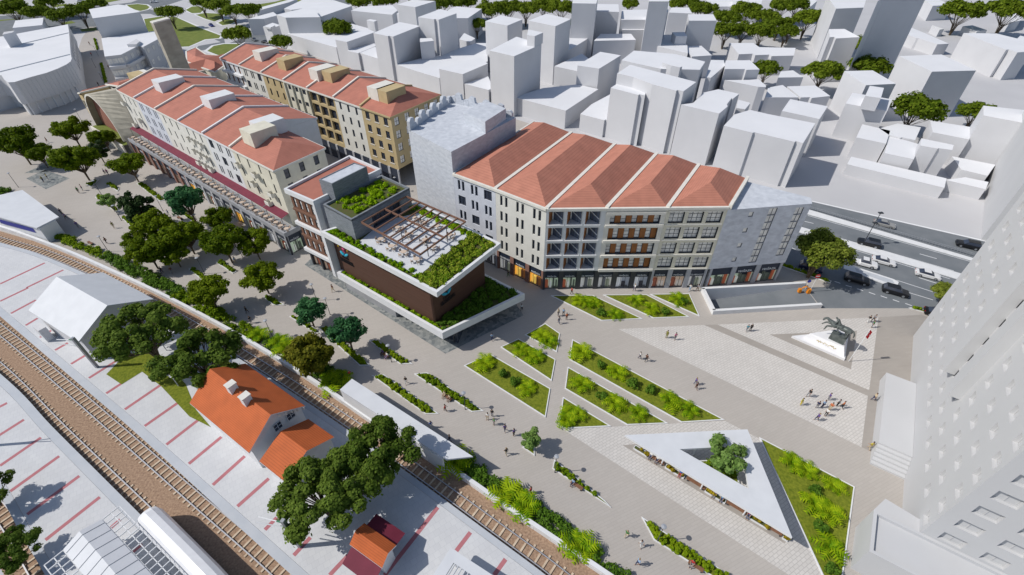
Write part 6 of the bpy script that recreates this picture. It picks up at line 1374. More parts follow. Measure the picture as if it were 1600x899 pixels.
roof_plants([e_(fr, le, .16), e_(e_(fr, le, .16), e_(ri, ba, .26), .08), e_(le, ba, .09), le], 14.0, 46, 'lime', 'row of green plants along the front edge of the upper roof', 33, .8)
roof_plants([e_(ri, ba, .26), ba, e_(ba, le, .10), e_(e_(ri, ba, .26), e_(fr, le, .16), .08)], 14.0, 40, 'lime', 'row of green plants along the rear edge of the upper roof', 34, .75)
bz = lambda p: z_(p, 0)
roof_plants([bz(bf) + nm * .2, bz(tf) + (nf + nr) * .7, bz(tl) + nf * .8 - Vector((uf.x, uf.y, 0)) * 1.5, bz(bl) + nm * .2], 4.45, 60, 'lime', 'row of green plants on the lower terrace before the brown wall', 35, .75)
roof_plants([bz(bf) + nm2 * .4, bz(tf) + (nf + nr) * .7, bz(trr) + nr * .8 - ur * .5, bz(tb) - ur * .6 - nf * .1, bz(br_) + nm2 * .4], 4.45, 150, 'bush', 'shaded green plants filling the wide corner of the lower terrace', 36, .9)
# ================================================================== WHITE TRIANGULAR CANOPY
cz = 4.0
CT3 = gp([(976, 680), (1168, 671), (1238, 840)], cz); HO = gp([(1062, 702), (1159, 697), (1170, 764)], cz)
r = root('triangular_canopy', 'white triangular canopy with a triangular opening, benches along its long edge', 'canopy', z_(sum(CT3, Vector()) / 3, 0))
b = MB()
for zz, fl_ in ((cz, 1), (cz - .4, 0)):
    for i in range(3): j = (i + 1) % 3; b.face([z_(CT3[i], zz), z_(CT3[j], zz), z_(HO[j], zz), z_(HO[i], zz)], white2)
for i in range(3):
    j = (i + 1) % 3
    for T in (CT3, HO): b.face([z_(T[i], cz - .4), z_(T[j], cz - .4), z_(T[j], cz), z_(T[i], cz)], whitetrim)
part('roof', b, r)
cc = sum(CT3, Vector()) / 3
for i in range(3):
    for t in (.12, .5, .88):
        p = lerp(lerp(CT3[i], CT3[(i + 1) % 3], t), lerp(HO[i], HO[(i + 1) % 3], t), .55); b = MB(); b.tube([z_(p, 0), z_(p, cz - .4)], .11, whitetrim, 6); part('post', b, r)
HG = [z_(cc, 0) + (z_(p, 0) - z_(sum(HO, Vector()) / 3, 0)) * 1.08 + (z_(sum(HO, Vector()) / 3, 0) - z_(cc, 0)) for p in HO]
bx = root('planter_bed', 'triangular garden bed under the opening of the white canopy', 'planter bed', z_(sum(HG, Vector()) / 3, 0)); b = MB(); I = rim(b, HG, .2, .03, .4, kerbw); part('kerb', b, bx); b = MB(); b.face([z_(p, .34) for p in I], grass); part('lawn', b, bx)
thing('hedge', hedge_fill([sum(I, Vector()) / 3 + (p - sum(I, Vector()) / 3) * .9 for p in I], .34, 1.0, 1.1, 'hedge', 401, .32, .6), 'lush shrubs in the triangular garden under the canopy opening', 'hedge')
# yellow planters and brown benches along the long edge
bench_me = None
def bench_parts():
    s = MB()
    for k in range(5): s.box(-.95, .95, -.26 + k * .11, -.18 + k * .11, .40, .46, timber)
    a = MB(); a.box(-.85, -.70, -.24, .24, 0, .40, darkmetal); c = MB(); c.box(.70, .85, -.24, .24, 0, .40, darkmetal); return s.mesh('seat'), a.mesh('leg'), c.mesh('leg')
BP = bench_parts()
def bench(p, ang, label, group=None, sx=1.0):
    o = root('park_bench', label, 'bench', (p.x, p.y, .03), group); o.rotation_euler.z = ang; o.scale.x = sx
    for nm_, m_ in (('seat', BP[0]), ('leg', BP[1]), ('leg', BP[2])): link(nm_, m_, o)
    return o
g0_, g1_ = gp([(992, 697), (1232, 841)], .2); dg = (g1_ - g0_); gl_ = dg.length; dg.normalize(); ng = Vector((dg.y, -dg.x, 0)); ag = math.atan2(dg.y, dg.x); g0_ = g0_ + ng * .2
seats = []; segs = [('f', .0, .105), ('b', .115, .20), ('b', .20, .285), ('f', .165 + .02, .29)]
lay = [(0.00, .10, 'f', 'nearest the left tip of the canopy'), (.11, .22, 'b', 'with two people in white, under the canopy edge'), (.23, .36, 'f', 'second from the left tip of the canopy'), (.37, .50, 'b', 'with one person in blue, under the canopy edge'), (.50, .63, 'f', 'in the middle of the canopy edge'), (.63, .76, 'b', 'with two people in lilac and blue, under the canopy edge'), (.76, .885, 'f', 'second from the right end of the canopy'), (.885, .965, 'b', 'with a person in red, under the canopy edge'), (.97, 1.0, 'f', 'at the right end of the canopy')]
for a, c, ty, w_ in lay:
    pa, pc = g0_ + dg * gl_ * a, g0_ + dg * gl_ * c
    if ty == 'f':
        P = [z_(pa - ng * .35, 0), z_(pc - ng * .35, 0), z_(pc + ng * .35, 0), z_(pa + ng * .35, 0)]; bb = root('flower_box', 'white flower box with yellow planting ' + w_, 'flower box', z_((pa + pc) / 2, 0), 'flower boxes under the canopy'); b = MB(); II = rim(b, P, .08, .03, .32, kerbw); part('box', b, bb); b = MB(); b.face([z_(p, .27) for p in II], soil); part('soil', b, bb)
        thing('flower_planting', hedge_fill(II, .27, .6, 3.4, 'yellow', int(a * 1000) + 5, .22, .3), 'yellow flowering plants in the box ' + w_, 'flowers', 'yellow flowers under the canopy')
    else: bench((pa + pc) / 2, ag, 'long brown bench ' + w_, 'benches under the canopy', (pc - pa).length / 2.0)
def pxang(u, v, u2, v2): a, c = G(u, v), G(u2, v2); return math.atan2(c.y - a.y, c.x - a.x)
for u, v, lb in ((901, 759, 'brown slatted bench beside the strip bed, person in blue on it'), (1087, 885, 'brown slatted bench at the bottom edge, person in red on it'), (699, 621, 'brown bench with two people in beige, long strip bed behind'), (602, 555, 'bench in tree shade with two people in purple and white'), (141, 380, 'bench near the hedge of the upper promenade, two people on it'), (281, 341, 'bench beside the airy blue green tree')):
    bench(G(u, v, .3), ag if u > 300 else pxang(145, 380, 165, 392), lb, 'promenade benches')
# ================================================================== MONUMENT
MP = [z_(p, 0) for p in gp([(1236, 528), (1260, 523), (1302, 522), (1324, 519), (1318, 564.5)])]
mo = root('monument', 'white marble monument with a dark bronze rearing horse and rider on a triangular base', 'monument', z_(G(1300, 535), 0))
base_px = gp([(1236, 528), (1325, 519), (1318.5, 564)]); bc = sum(base_px, Vector()) / 3
b = MB(); b.prism(base_px, .026, .5, marble); part('base', b, mo)
up_px = gp([(1262, 524), (1325, 518), (1320, 552)], 1.2); b = MB(); A_ = [z_(p, 0) for p in up_px]; low = [z_(p, .504) for p in gp([(1254, 527.5), (1324.5, 520.5), (1319, 559)], .5)]; hi = [z_(p, 1.9) for p in gp([(1266, 521), (1322, 513), (1319, 543)], 1.9)]
for i in range(3): j = (i + 1) % 3; b.face([low[i], low[j], hi[j], hi[i]], marble)
b.face(hi, marble); part('sloping_block', b, mo)
pl0, pl1 = z_(G(1294, 529, 1.9), 0), z_(G(1317, 540, 1.9), 0); dl = (pl1 - pl0).normalized(); nl_ = Vector((-dl.y, dl.x, 0)); Lp = (pl1 - pl0).length
b = MB(); b.prism([pl0, pl1, pl1 + nl_ * 1.3, pl0 + nl_ * 1.3], .51, 3.3, bronze); part('plinth', b, mo)
# gold signature on the slope
f0_, f1_ = lerp(low[0], hi[0], .5), lerp(low[2], hi[2], .5); dg2 = (f1_ - f0_).normalized(); nfo = Vector((dg2.y, -dg2.x, 0)).normalized() * .10 + Vector((0, 0, .06)); sl_v = ((hi[0] + hi[2]) / 2 - (low[0] + low[2]) / 2).normalized()
rnd = random.Random(3); b = MB(); x = .28; Lg = (f1_ - f0_).length
while x < .80:
    pts = [lerp(f0_, f1_, x + k * .012) + sl_v * (rnd.uniform(-.28, .28) if k % 2 else rnd.uniform(-.1, .1)) + nfo for k in range(6)]; b.tube(pts, .045, gold, 5); x += .075
part('gold_lettering', b, mo)
def skin(name, V, E, rad, m, sub=2, smooth=True):
    me = bpy.data.meshes.new(name); me.from_pydata([tuple(v) for v in V], E, []); o = bpy.data.objects.new(name, me); COL.objects.link(o); md = o.modifiers.new('skin', 'SKIN'); md.use_smooth_shade = smooth
    for i, rr in enumerate(rad): me.skin_vertices[0].data[i].radius = rr if hasattr(rr, '__len__') else (rr, rr)
    me.skin_vertices[0].data[0].use_root = True
    if sub: s_ = o.modifiers.new('sub', 'SUBSURF'); s_.levels = sub; s_.render_levels = sub
    ev = bpy.data.meshes.new_from_object(o.evaluated_get(bpy.context.evaluated_depsgraph_get())); bpy.data.objects.remove(o); ev.name = name; ev.materials.clear(); ev.materials.append(m)
    ev.polygons.foreach_set('use_smooth', [smooth] * len(ev.polygons)); return ev
# horse: x forward, z up, rearing; rider continuous with it (one casting)
HV = [(-.9, 0, 1.35), (-.2, 0, 1.75), (.45, 0, 2.35), (.85, 0, 3.0), (1.05, 0, 3.45), (1.45, 0, 3.35), (1.7, 0, 3.1),      # 0-6 rump to muzzle
      (-1.05, .28, 1.15), (-.55, .32, .85), (-.95, .32, .55), (-.8, .32, .05), (-1.05, -.28, 1.15), (-.65, -.32, .8), (-1.05, -.32, .5), (-.95, -.32, .05),   # hind legs 7-14
      (.65, .25, 2.2), (1.35, .28, 2.35), (1.75, .28, 1.95), (1.95, .28, 1.8), (.65, -.25, 2.2), (1.45, -.28, 2.65), (1.95, -.28, 2.5), (2.2, -.28, 2.35),   # fore legs 15-22
      (-1.3, 0, 1.45), (-1.6, 0, 1.0), (-1.65, 0, .4),   # tail 23-25
      (-.15, 0, 2.2), (-.2, 0, 2.75), (-.18, 0, 3.05), (-.1, 0, 3.3), (-.08, 0, 3.5),  # rider torso 26-30
      (-.15, .3, 2.95), (.2, .42, 2.7), (.5, .2, 2.75), (-.15, -.3, 2.95), (-.1, -.5, 2.6), (.2, -.45, 2.5),  # arms 31-36
      (.1, .42, 2.05), (.15, .48, 1.45), (.35, .48, 1.35), (.1, -.42, 2.05), (.15, -.48, 1.45), (.35, -.48, 1.35)]
_r = R(38); HV = [(-.9 + (x + .9) * math.cos(_r) + (z - 1.0) * math.sin(_r), y, 1.0 - (x + .9) * math.sin(_r) + (z - 1.0) * math.cos(_r)) if not (7 <= i <= 14 or i >= 23 and i <= 25) else (x, y, z) for i, (x, y, z) in enumerate(HV)]
HE = [(0, 1), (1, 2), (2, 3), (3, 4), (4, 5), (5, 6), (0, 7), (7, 8), (8, 9), (9, 10), (0, 11), (11, 12), (12, 13), (13, 14), (2, 15), (15, 16), (16, 17), (17, 18), (2, 19), (19, 20), (20, 21), (21, 22), (0, 23), (23, 24), (24, 25), (1, 26), (26, 27), (27, 28), (28, 29), (29, 30), (28, 31), (31, 32), (32, 33), (28, 34), (34, 35), (35, 36), (26, 37), (37, 38), (38, 39), (26, 40), (40, 41), (41, 42)]
HR = [.44, .46, .40, .24, .19, .16, .11, .24, .17, .11, .09, .24, .17, .11, .09, .2, .13, .08, .09, .2, .13, .08, .09, .1, .12, .05, .2, .23, .12, .11, .15, .11, .09, .07, .11, .09, .07, .13, .09, .09, .13, .09, .09]
hm = skin('horse_and_rider', HV, HE, HR, bronze, 1)
ho = link('horse_and_rider', hm, mo, z_(lerp(pl0, pl1, .42) + nl_ * .65, 3.24) - wloc(mo)); ho.rotation_euler.z = math.atan2(-dl.y, -dl.x); ho.scale = (1.3,) * 3
# flag
fp = z_(G(1326, 565), 0); fl = root('flagpole', 'white flagpole with a red flag bearing a white crescent and star, beside the monument', 'flagpole', fp)
b = MB(); b.tube([fp, fp + Vector((0, 0, 8.2))], .06, whitetrim, 6); part('pole', b, fl)
redf = flat('flag_red', (.62, .012, .02), .7); b = MB(); fw = 2.0
def FP(s, h): return fp + Vector((.08 + s * .55, s * .25 + .12 * math.sin(s * 3.2), 8.0 - h - s * .55))
for i in range(8):
    for j in range(6): b.face([FP(fw * i / 8, 1.7 * j / 6), FP(fw * (i + 1) / 8, 1.7 * j / 6), FP(fw * (i + 1) / 8, 1.7 * (j + 1) / 6), FP(fw * i / 8, 1.7 * (j + 1) / 6)], redf)
fo = part('flag', b, fl); b = MB()
for sgn in (-.012, .012):
    for k in range(14):
        a0, a1 = R(50 + 260 * k / 14), R(50 + 260 * (k + 1) / 14)
        def C(a, q): t = 1 - abs((a - R(180)) / R(130)); rr = .42 - (.16 * max(0, t) if q else 0); return FP(.75 + rr * math.cos(a) + (.0 if not q else .04), .85 - rr * math.sin(a)) + Vector((.4, -1, .2)).normalized() * sgn * 2
        b.face([C(a0, 0), C(a1, 0), C(a1, 1), C(a0, 1)], whitelet)
    b.face([FP(1.25 + (.2 if k % 2 == 0 else .08) * math.cos(k * math.pi / 5 + math.pi), .85 - (.2 if k % 2 == 0 else .08) * math.sin(k * math.pi / 5)) + Vector((.4, -1, .2)).normalized() * sgn * 2 for k in range(10)], whitelet)
part('crescent_and_star', b, fo)
# ================================================================== STREET FURNITURE
def lamp_proto():
    r = link('street_lamp', None); b = MB(); b.tube([(0, 0, 0), (0, 0, .3), (0, 0, 4.3)], [.10, .06, .045], darkmetal, 6); link('pole', b.mesh('pole'), r); b = MB(); b.tube([(0, 0, 4.3), (0, 0, 4.38), (0, 0, 4.45)], [.36, .34, .05], flat('lamp_cap', (.45, .47, .5), .4, .3), 10); link('lamp_head', b.mesh('lamp_head'), r); b = MB(); b.ball((0, 0, 4.26), .2, .2, .09, flat('lamp_lens', (.8, .8, .78), .3), 8, 4); link('lens', b.mesh('lens'), r); return r
LP = lamp_proto(); first = [True]
for u, v, lb in ((867, 738.5, 'at the tip of the strip bed with one person in blue'), (1027, 846, 'in the strip bed by the bottom edge'), (727, 640, 'at the end of the strip bed with people in beige'), (612, 566, 'in the strip bed below the pebble paving'), (426, 527, 'beside the wall hedge above the olive tree'), (516, 492, 'between the two blue green trees'), (315, 359, 'near the airy blue green tree'), (159, 305, 'beside the big dark tree on the upper promenade'), (170, 394, 'near the wall hedge by the kite shaped canopy'), (29, 293, 'at the left edge near the diamond of pebbles'), (190, 345, 'by the bed of the nearly black tree'), (320, 428, 'inside the dense tree cluster'),
                 (38 + 90, 190, 'before the shopping centre corner'), (54, 226, 'before the shopping centre, near two dark trees'), (163, 130, 'in the street hedge, near half'), (150, 106, 'in the street beside the far hedge'), (154, 88, 'at the end of the far street hedge'), (255, 330, 'by the long strip bed along the arcade'), (379, 402, 'beside the arcade under trees'), (620, 300, 'in the street between back row and stone block'), (495, 470, 'on the open promenade before the culture hall')):
    o = LP if first[0] else copy_tree(LP); first[0] = False; p = G(u, v); o.location = (p.x, p.y, .02); tag(o, 'dark street lamp ' + lb, 'street lamp', 'street lamps')
p = z_(G(1348, 382.5), 0); r = root('highway_lamp', 'tall dark highway lamp post with two heads on the median', 'street lamp', p); b = MB(); b.tube([p, p + Vector((0, 0, 9))], [.12, .07], darkmetal, 6); part('pole', b, r)
for s in (0, 1): b = MB(); q = p + Vector((0, 0, 8.6 - s * 2.6)); b.prism([q + Vector((-.5, -.3, 0)), q + Vector((.5, -.3, 0)), q + Vector((.5, .3, 0)), q + Vector((-.5, .3, 0))], q.z, q.z + .18, darkmetal); part('lamp_head', b, r)
r = root('median_barrier', 'long grey railing with short posts on the upper highway median', 'barrier', z_(G(1400, 365), 0)); a, c = gp([(1262, 326.5), (1520, 401)]); b = MB()
for z in (.45, .85): b.beam(a + Vector((0, 0, z)), c + Vector((0, 0, z)), .07, .09, steel)
part('rail', b, r); b = MB()
for k in range(60): q = lerp(a, c, k / 59); b.beam(q, q + Vector((0, 0, .9)), .09, .09, steel)
o = part('posts', b, r); o['kind'] = 'stuff'
p = z_(G(1262, 458), 0); r = root('parking_barrier', 'orange parking barrier box with a white arm at the ramp mouth', 'barrier', p); orange = flat('barrier_orange', (.75, .25, .015), .5)
b = MB(); b.prism([p + Vector(q) for q in ((-.3, -.3, 0), (.3, -.3, 0), (.3, .3, 0), (-.3, .3, 0))], 0, 1.1, orange); part('box', b, r); b = MB(); q = p + Vector((-1.7, .3, 0)); b.prism([q + Vector(k) for k in ((-.28, -.28, 0), (.28, -.28, 0), (.28, .28, 0), (-.28, .28, 0))], 0, .9, orange); part('ticket_box', b, r); b = MB(); b.tube([q + Vector((.3, 0, 1.1)), lerp(q, p, .5) + Vector((0, 0, 1.7)), p + Vector((-.3, 0, 1.3))], .13, orange, 6); part('hoop', b, r)
p = z_(G(1265, 456), 0); r = root('road_sign', 'red road sign with a white bar on a pale pole beside the orange barrier', 'sign', p); b = MB(); b.tube([p, p + Vector((0, 0, 4.2))], .06, whitetrim, 6); part('pole', b, r); b = MB(); c = p + Vector((0, -.08, 4.2)); b.face([c + Vector((.55 * math.cos(R(22.5 + 45 * k)), 0, .55 * math.sin(R(22.5 + 45 * k)))) for k in range(8)], flat('sign_red', (.60, .03, .03), .5)); b.face([c + Vector((.55 * math.cos(R(22.5 + 45 * k)), .04, .55 * math.sin(R(22.5 + 45 * k)))) for k in range(8)], steel); sg = part('sign_plate', b, r); b = MB(); b.prism([c + Vector(k) for k in ((-.36, -.03, 0), (.36, -.03, 0), (.36, -.01, 0), (-.36, -.01, 0))], c.z - .08, c.z + .08, whitelet); part('white_bar', b, sg)
p = z_(G(1258, 452), 0); r = root('direction_sign', 'small round blue sign on a thin pole beside the orange barrier', 'sign', p); b = MB(); b.tube([p, p + Vector((0, 0, 2.2))], .05, whitetrim, 6); part('pole', b, r); b = MB(); c = p + Vector((0, -.08, 2.2)); b.face([c + Vector((.4 * math.cos(R(30 * k)), 0, .4 * math.sin(R(30 * k)))) for k in range(12)], flat('sign_blue', (.04, .06, .45), .5)); b.face([c + Vector((.4 * math.cos(R(30 * k)), .03, .4 * math.sin(R(30 * k)))) for k in range(12)], steel); part('sign_plate', b, r)
# ================================================================== CAFE TABLES
beige = flat('beige_tabletop', (.62, .50, .40), .6); chairm = flat('pale_cafe_chair', (.52, .40, .31), .6)
def cafe_protos():
    t = MB(); t.tube([(0, 0, .70), (0, 0, .75)], .55, beige, 10); r = link('cafe_table', None); link('tabletop', t.mesh('tabletop'), r); t = MB(); t.tube([(0, 0, 0), (0, 0, .05), (0, 0, .7)], [.28, .06, .05], darkmetal, 6); link('pedestal', t.mesh('pedestal'), r)
    c = link('cafe_chair', None); b = MB(); b.box(-.22, .22, -.22, .22, .42, .47, chairm); link('seat', b.mesh('seat'), c); b = MB(); b.box(-.22, .22, .18, .22, .472, .88, chairm); link('backrest', b.mesh('backrest'), c)
    for x in (-.2, .2):
        for y in (-.2, .2): b = MB(); b.tube([(x, y, 0), (x, y, .42)], .025, darkmetal, 4); link('leg', b.mesh('leg'), c)
    return r, c
CTb, CCh = cafe_protos(); f_ = [True, True]
def cafe(p, z, nch, tl, cl, gt, gc, ra):
    o = CTb if f_[0] else copy_tree(CTb); f_[0] = False; o.location = (p.x, p.y, z); tag(o, tl, 'table', gt)
    for k in range(nch):
        a = ra + 2 * math.pi * k / nch; o = CCh if f_[1] else copy_tree(CCh); f_[1] = False; o.location = (p.x + .85 * math.cos(a), p.y + .85 * math.sin(a), z); o.rotation_euler = (0, 0, a - math.pi / 2); tag(o, cl, 'chair', gc)
rt = random.Random(9)
for u, v in ((595, 376), (612, 387), (631, 396), (651, 407), (678, 388), (664, 377), (661, 349), (637, 368), (649, 343), (622, 358), (684, 356), (704, 370)): cafe(G(u, v, 14.4), 14.055, 4, 'round beige cafe table on the white roof terrace of the culture hall', 'beige cafe chair at a round table on the white roof terrace', 'tables of the roof terrace', 'chairs of the roof terrace', rt.uniform(0, 6))
n = 40
for k in range(n):
    s = (k + .5) / n; q = PA[0] + (PA[1] - PA[0]) * s + nA * (1.25 + .1 * (k % 2)) ; cafe(q, 5.505, 3, 'beige cafe table in the long row on the arcade terrace beside the maroon awning', 'beige cafe chair in the long row on the arcade terrace', 'tables of the arcade terrace', 'chairs of the arcade terrace', rt.uniform(0, 6))
# ================================================================== PEOPLE
skinm = flat('skin', (.42, .26, .18), .6); hairm = [flat('hair_%s' % n_, c, .7) for n_, c in (('black', (.02, .016, .014)), ('brown', (.07, .04, .025)), ('blond', (.30, .21, .10)))]
def body(pose):
    """one continuous figure: joints, then shirt, trousers and hair shells"""
    J = dict(pel=(0, 0, .93), wai=(0, 0, 1.08), che=(0, 0, 1.32), nek=(0, 0, 1.47), hd0=(0, .01, 1.58), hd1=(0, .015, 1.70), shL=(.17, 0, 1.40), shR=(-.17, 0, 1.40), elL=(.24, .02, 1.14), elR=(-.24, .02, 1.14), wrL=(.25, .10, .90), wrR=(-.25, .10, .90), hnL=(.25, .12, .80), hnR=(-.25, .12, .80), hiL=(.09, 0, .90), hiR=(-.09, 0, .90), knL=(.10, .02, .50), knR=(-.10, .02, .50), anL=(.10, 0, .09), anR=(-.10, 0, .09), toL=(.11, .17, .04), toR=(-.11, .17, .04))
    if pose == 'walk': J.update(knL=(.10, .18, .53), anL=(.10, .22, .12), toL=(.11, .39, .07), knR=(-.10, -.03, .50), anR=(-.10, -.28, .14), toR=(-.11, -.15, .04), elL=(.24, -.10, 1.16), wrL=(.25, -.12, .93), hnL=(.25, -.10, .83), elR=(-.24, .10, 1.15), wrR=(-.23, .26, .97), hnR=(-.22, .33, .90))
    if pose == 'talk': J.update(elR=(-.26, .08, 1.15), wrR=(-.16, .28, 1.20), hnR=(-.12, .36, 1.26), knL=(.13, .05, .50), anL=(.15, .04, .09), toL=(.18, .20, .04))
    if pose == 'sit':
        J = {k: (x, y - .05, z - .40) for k, (x, y, z) in J.items()}
        J.update(knL=(.13, .40, .52), knR=(-.13, .40, .52), anL=(.12, .42, .09), anR=(-.12, .42, .09), toL=(.13, .58, .04), toR=(-.13, .58, .04), wrL=(.17, .22, .60), hnL=(.14, .30, .58), wrR=(-.17, .22, .60), hnR=(-.14, .30, .58))
    E = [('pel', 'wai'), ('wai', 'che'), ('che', 'nek'), ('nek', 'hd0'), ('hd0', 'hd1'), ('che', 'shL'), ('che', 'shR'), ('shL', 'elL'), ('elL', 'wrL'), ('wrL', 'hnL'), ('shR', 'elR'), ('elR', 'wrR'), ('wrR', 'hnR'), ('pel', 'hiL'), ('pel', 'hiR'), ('hiL', 'knL'), ('knL', 'anL'), ('anL', 'toL'), ('hiR', 'knR'), ('knR', 'anR'), ('anR', 'toR')]
    RD = dict(pel=(.13, .10), wai=(.12, .09), che=(.15, .10), nek=.055, hd0=.085, hd1=.085, sh=.065, el=.045, wr=.033, hn=(.03, .045), hi=.085, kn=.058, an=.042, to=.035)
    ks = list(J); rad = lambda k, g=1.0: tuple(x * g for x in (RD[k] if hasattr(RD[k], '__len__') else (RD[k],) * 2)) if k in RD else tuple(x * g for x in (RD[k[:2]] if hasattr(RD[k[:2]], '__len__') else (RD[k[:2]],) * 2))
    def mk(keep, edges, g, name, m, add={}):
        kk = [k for k in ks if k in keep]; V = [J[k] for k in kk]; idx = {k: i for i, k in enumerate(kk)}; return skin(name, V, [(idx[a], idx[c]) for a, c in edges if a in idx and c in idx], [rad(k, g) for k in kk], m, 1)
    bd = mk(ks, E, 1.0, 'person', skinm)
    # fingers and nose as small spurs of the body mesh
    b = MB()
    for sd in 'LR':
        h, w_ = Vector(J['hn' + sd]), Vector(J['wr' + sd]); d = (h - w_).normalized(); sx = Vector((0, 1, 0)) - d * d.y; sx.normalize(); pn = d.cross(sx)
        for q in range(4): o_ = h + sx * (q - 1.5) * .02; L_ = (.065, .075, .07, .055)[q]; b.tube([o_, o_ + d * L_ * .5, o_ + d * L_ + pn * .015], [.010, .009, .007], skinm, 4)
        b.tube([w_ + d * .03 + sx * .03, w_ + d * .06 + sx * .06, w_ + d * .10 + sx * .06], [.011, .010, .008], skinm, 4)
    h0 = Vector(J['hd0']); b.tube([h0 + Vector((0, .07, .05)), h0 + Vector((0, .115, .015)), h0 + Vector((0, .075, .0))], [.010, .018, .010], skinm, 4)
    for s in (-1, 1): b.ball(h0 + Vector((s * .09, 0, .03)), .015, .025, .035, skinm, 5, 4)
    v0 = [tuple(v.co) for v in bd.vertices]; f0 = [tuple(p.vertices) for p in bd.polygons]; n0 = len(v0); me = bpy.data.meshes.new('person'); me.from_pydata(v0 + b.v, [], f0 + [tuple(i + n0 for i in f) for f in b.f]); me.materials.append(skinm); me.polygons.foreach_set('use_smooth', [True] * len(me.polygons))
    sh = mk(['pel', 'wai', 'che', 'nek', 'shL', 'shR', 'elL', 'elR'], E, 1.16, 'shirt', skinm); tr = mk(['pel', 'hiL', 'hiR', 'knL', 'knR', 'anL', 'anR'], E, 1.14, 'trousers', skinm)
    hb = MB(); t = Vector(J['hd1']); hb.ball(t + Vector((0, -.025, .0)), .102, .105, .095, skinm, 8, 5); return me, sh, tr, hb.mesh('hair', None, True)
BODY = {p_: body(p_) for p_ in ('stand', 'walk', 'talk', 'sit')}
CLO = {'white': (.72, .72, .70), 'black': (.018, .018, .02), 'blue': (.05, .13, .40), 'light blue': (.28, .42, .60), 'red': (.45, .03, .03), 'green': (.05, .22, .06), 'olive': (.20, .20, .04), 'yellow': (.55, .45, .06), 'purple': (.10, .06, .25), 'orange': (.55, .16, .06), 'beige': (.50, .42, .28), 'brown': (.14, .06, .04), 'grey': (.22, .22, .24), 'teal': (.05, .25, .32), 'pink': (.50, .18, .28), 'navy': (.025, .035, .10), 'lilac': (.38, .30, .48), 'jeans': (.06, .09, .18)}
cm = {k: flat('cloth_' + k.replace(' ', '_'), c, .8) for k, c in CLO.items()}; pr = random.Random(5)
def person(u, v, top, bottom, pose, where, heading=None, z=.02, hair=None):
    p = G(u, v, z); r = link('person', BODY[pose][0], None, (p.x, p.y, z)); r.rotation_euler.z = pr.uniform(0, 6.28) if heading is None else heading; s = pr.uniform(1.03, 1.13); r.scale = (s, s, s)
    for i, (nm_, m_) in enumerate((('shirt', cm[top]), ('trousers', cm[bottom]), ('hair', hair or pr.choice(hairm)))):
        o = link(nm_, BODY[pose][i + 1], r); o.material_slots[0].link = 'OBJECT'; o.material_slots[0].material = m_
    verb = {'stand': 'standing', 'walk': 'walking', 'talk': 'gesturing', 'sit': 'sitting'}[pose]
    art = 'an ' if top[0] in 'o' else 'a '
    return tag(r, f'person in {top} and {bottom}, {verb} {where}', 'person', 'people on the square and promenade')
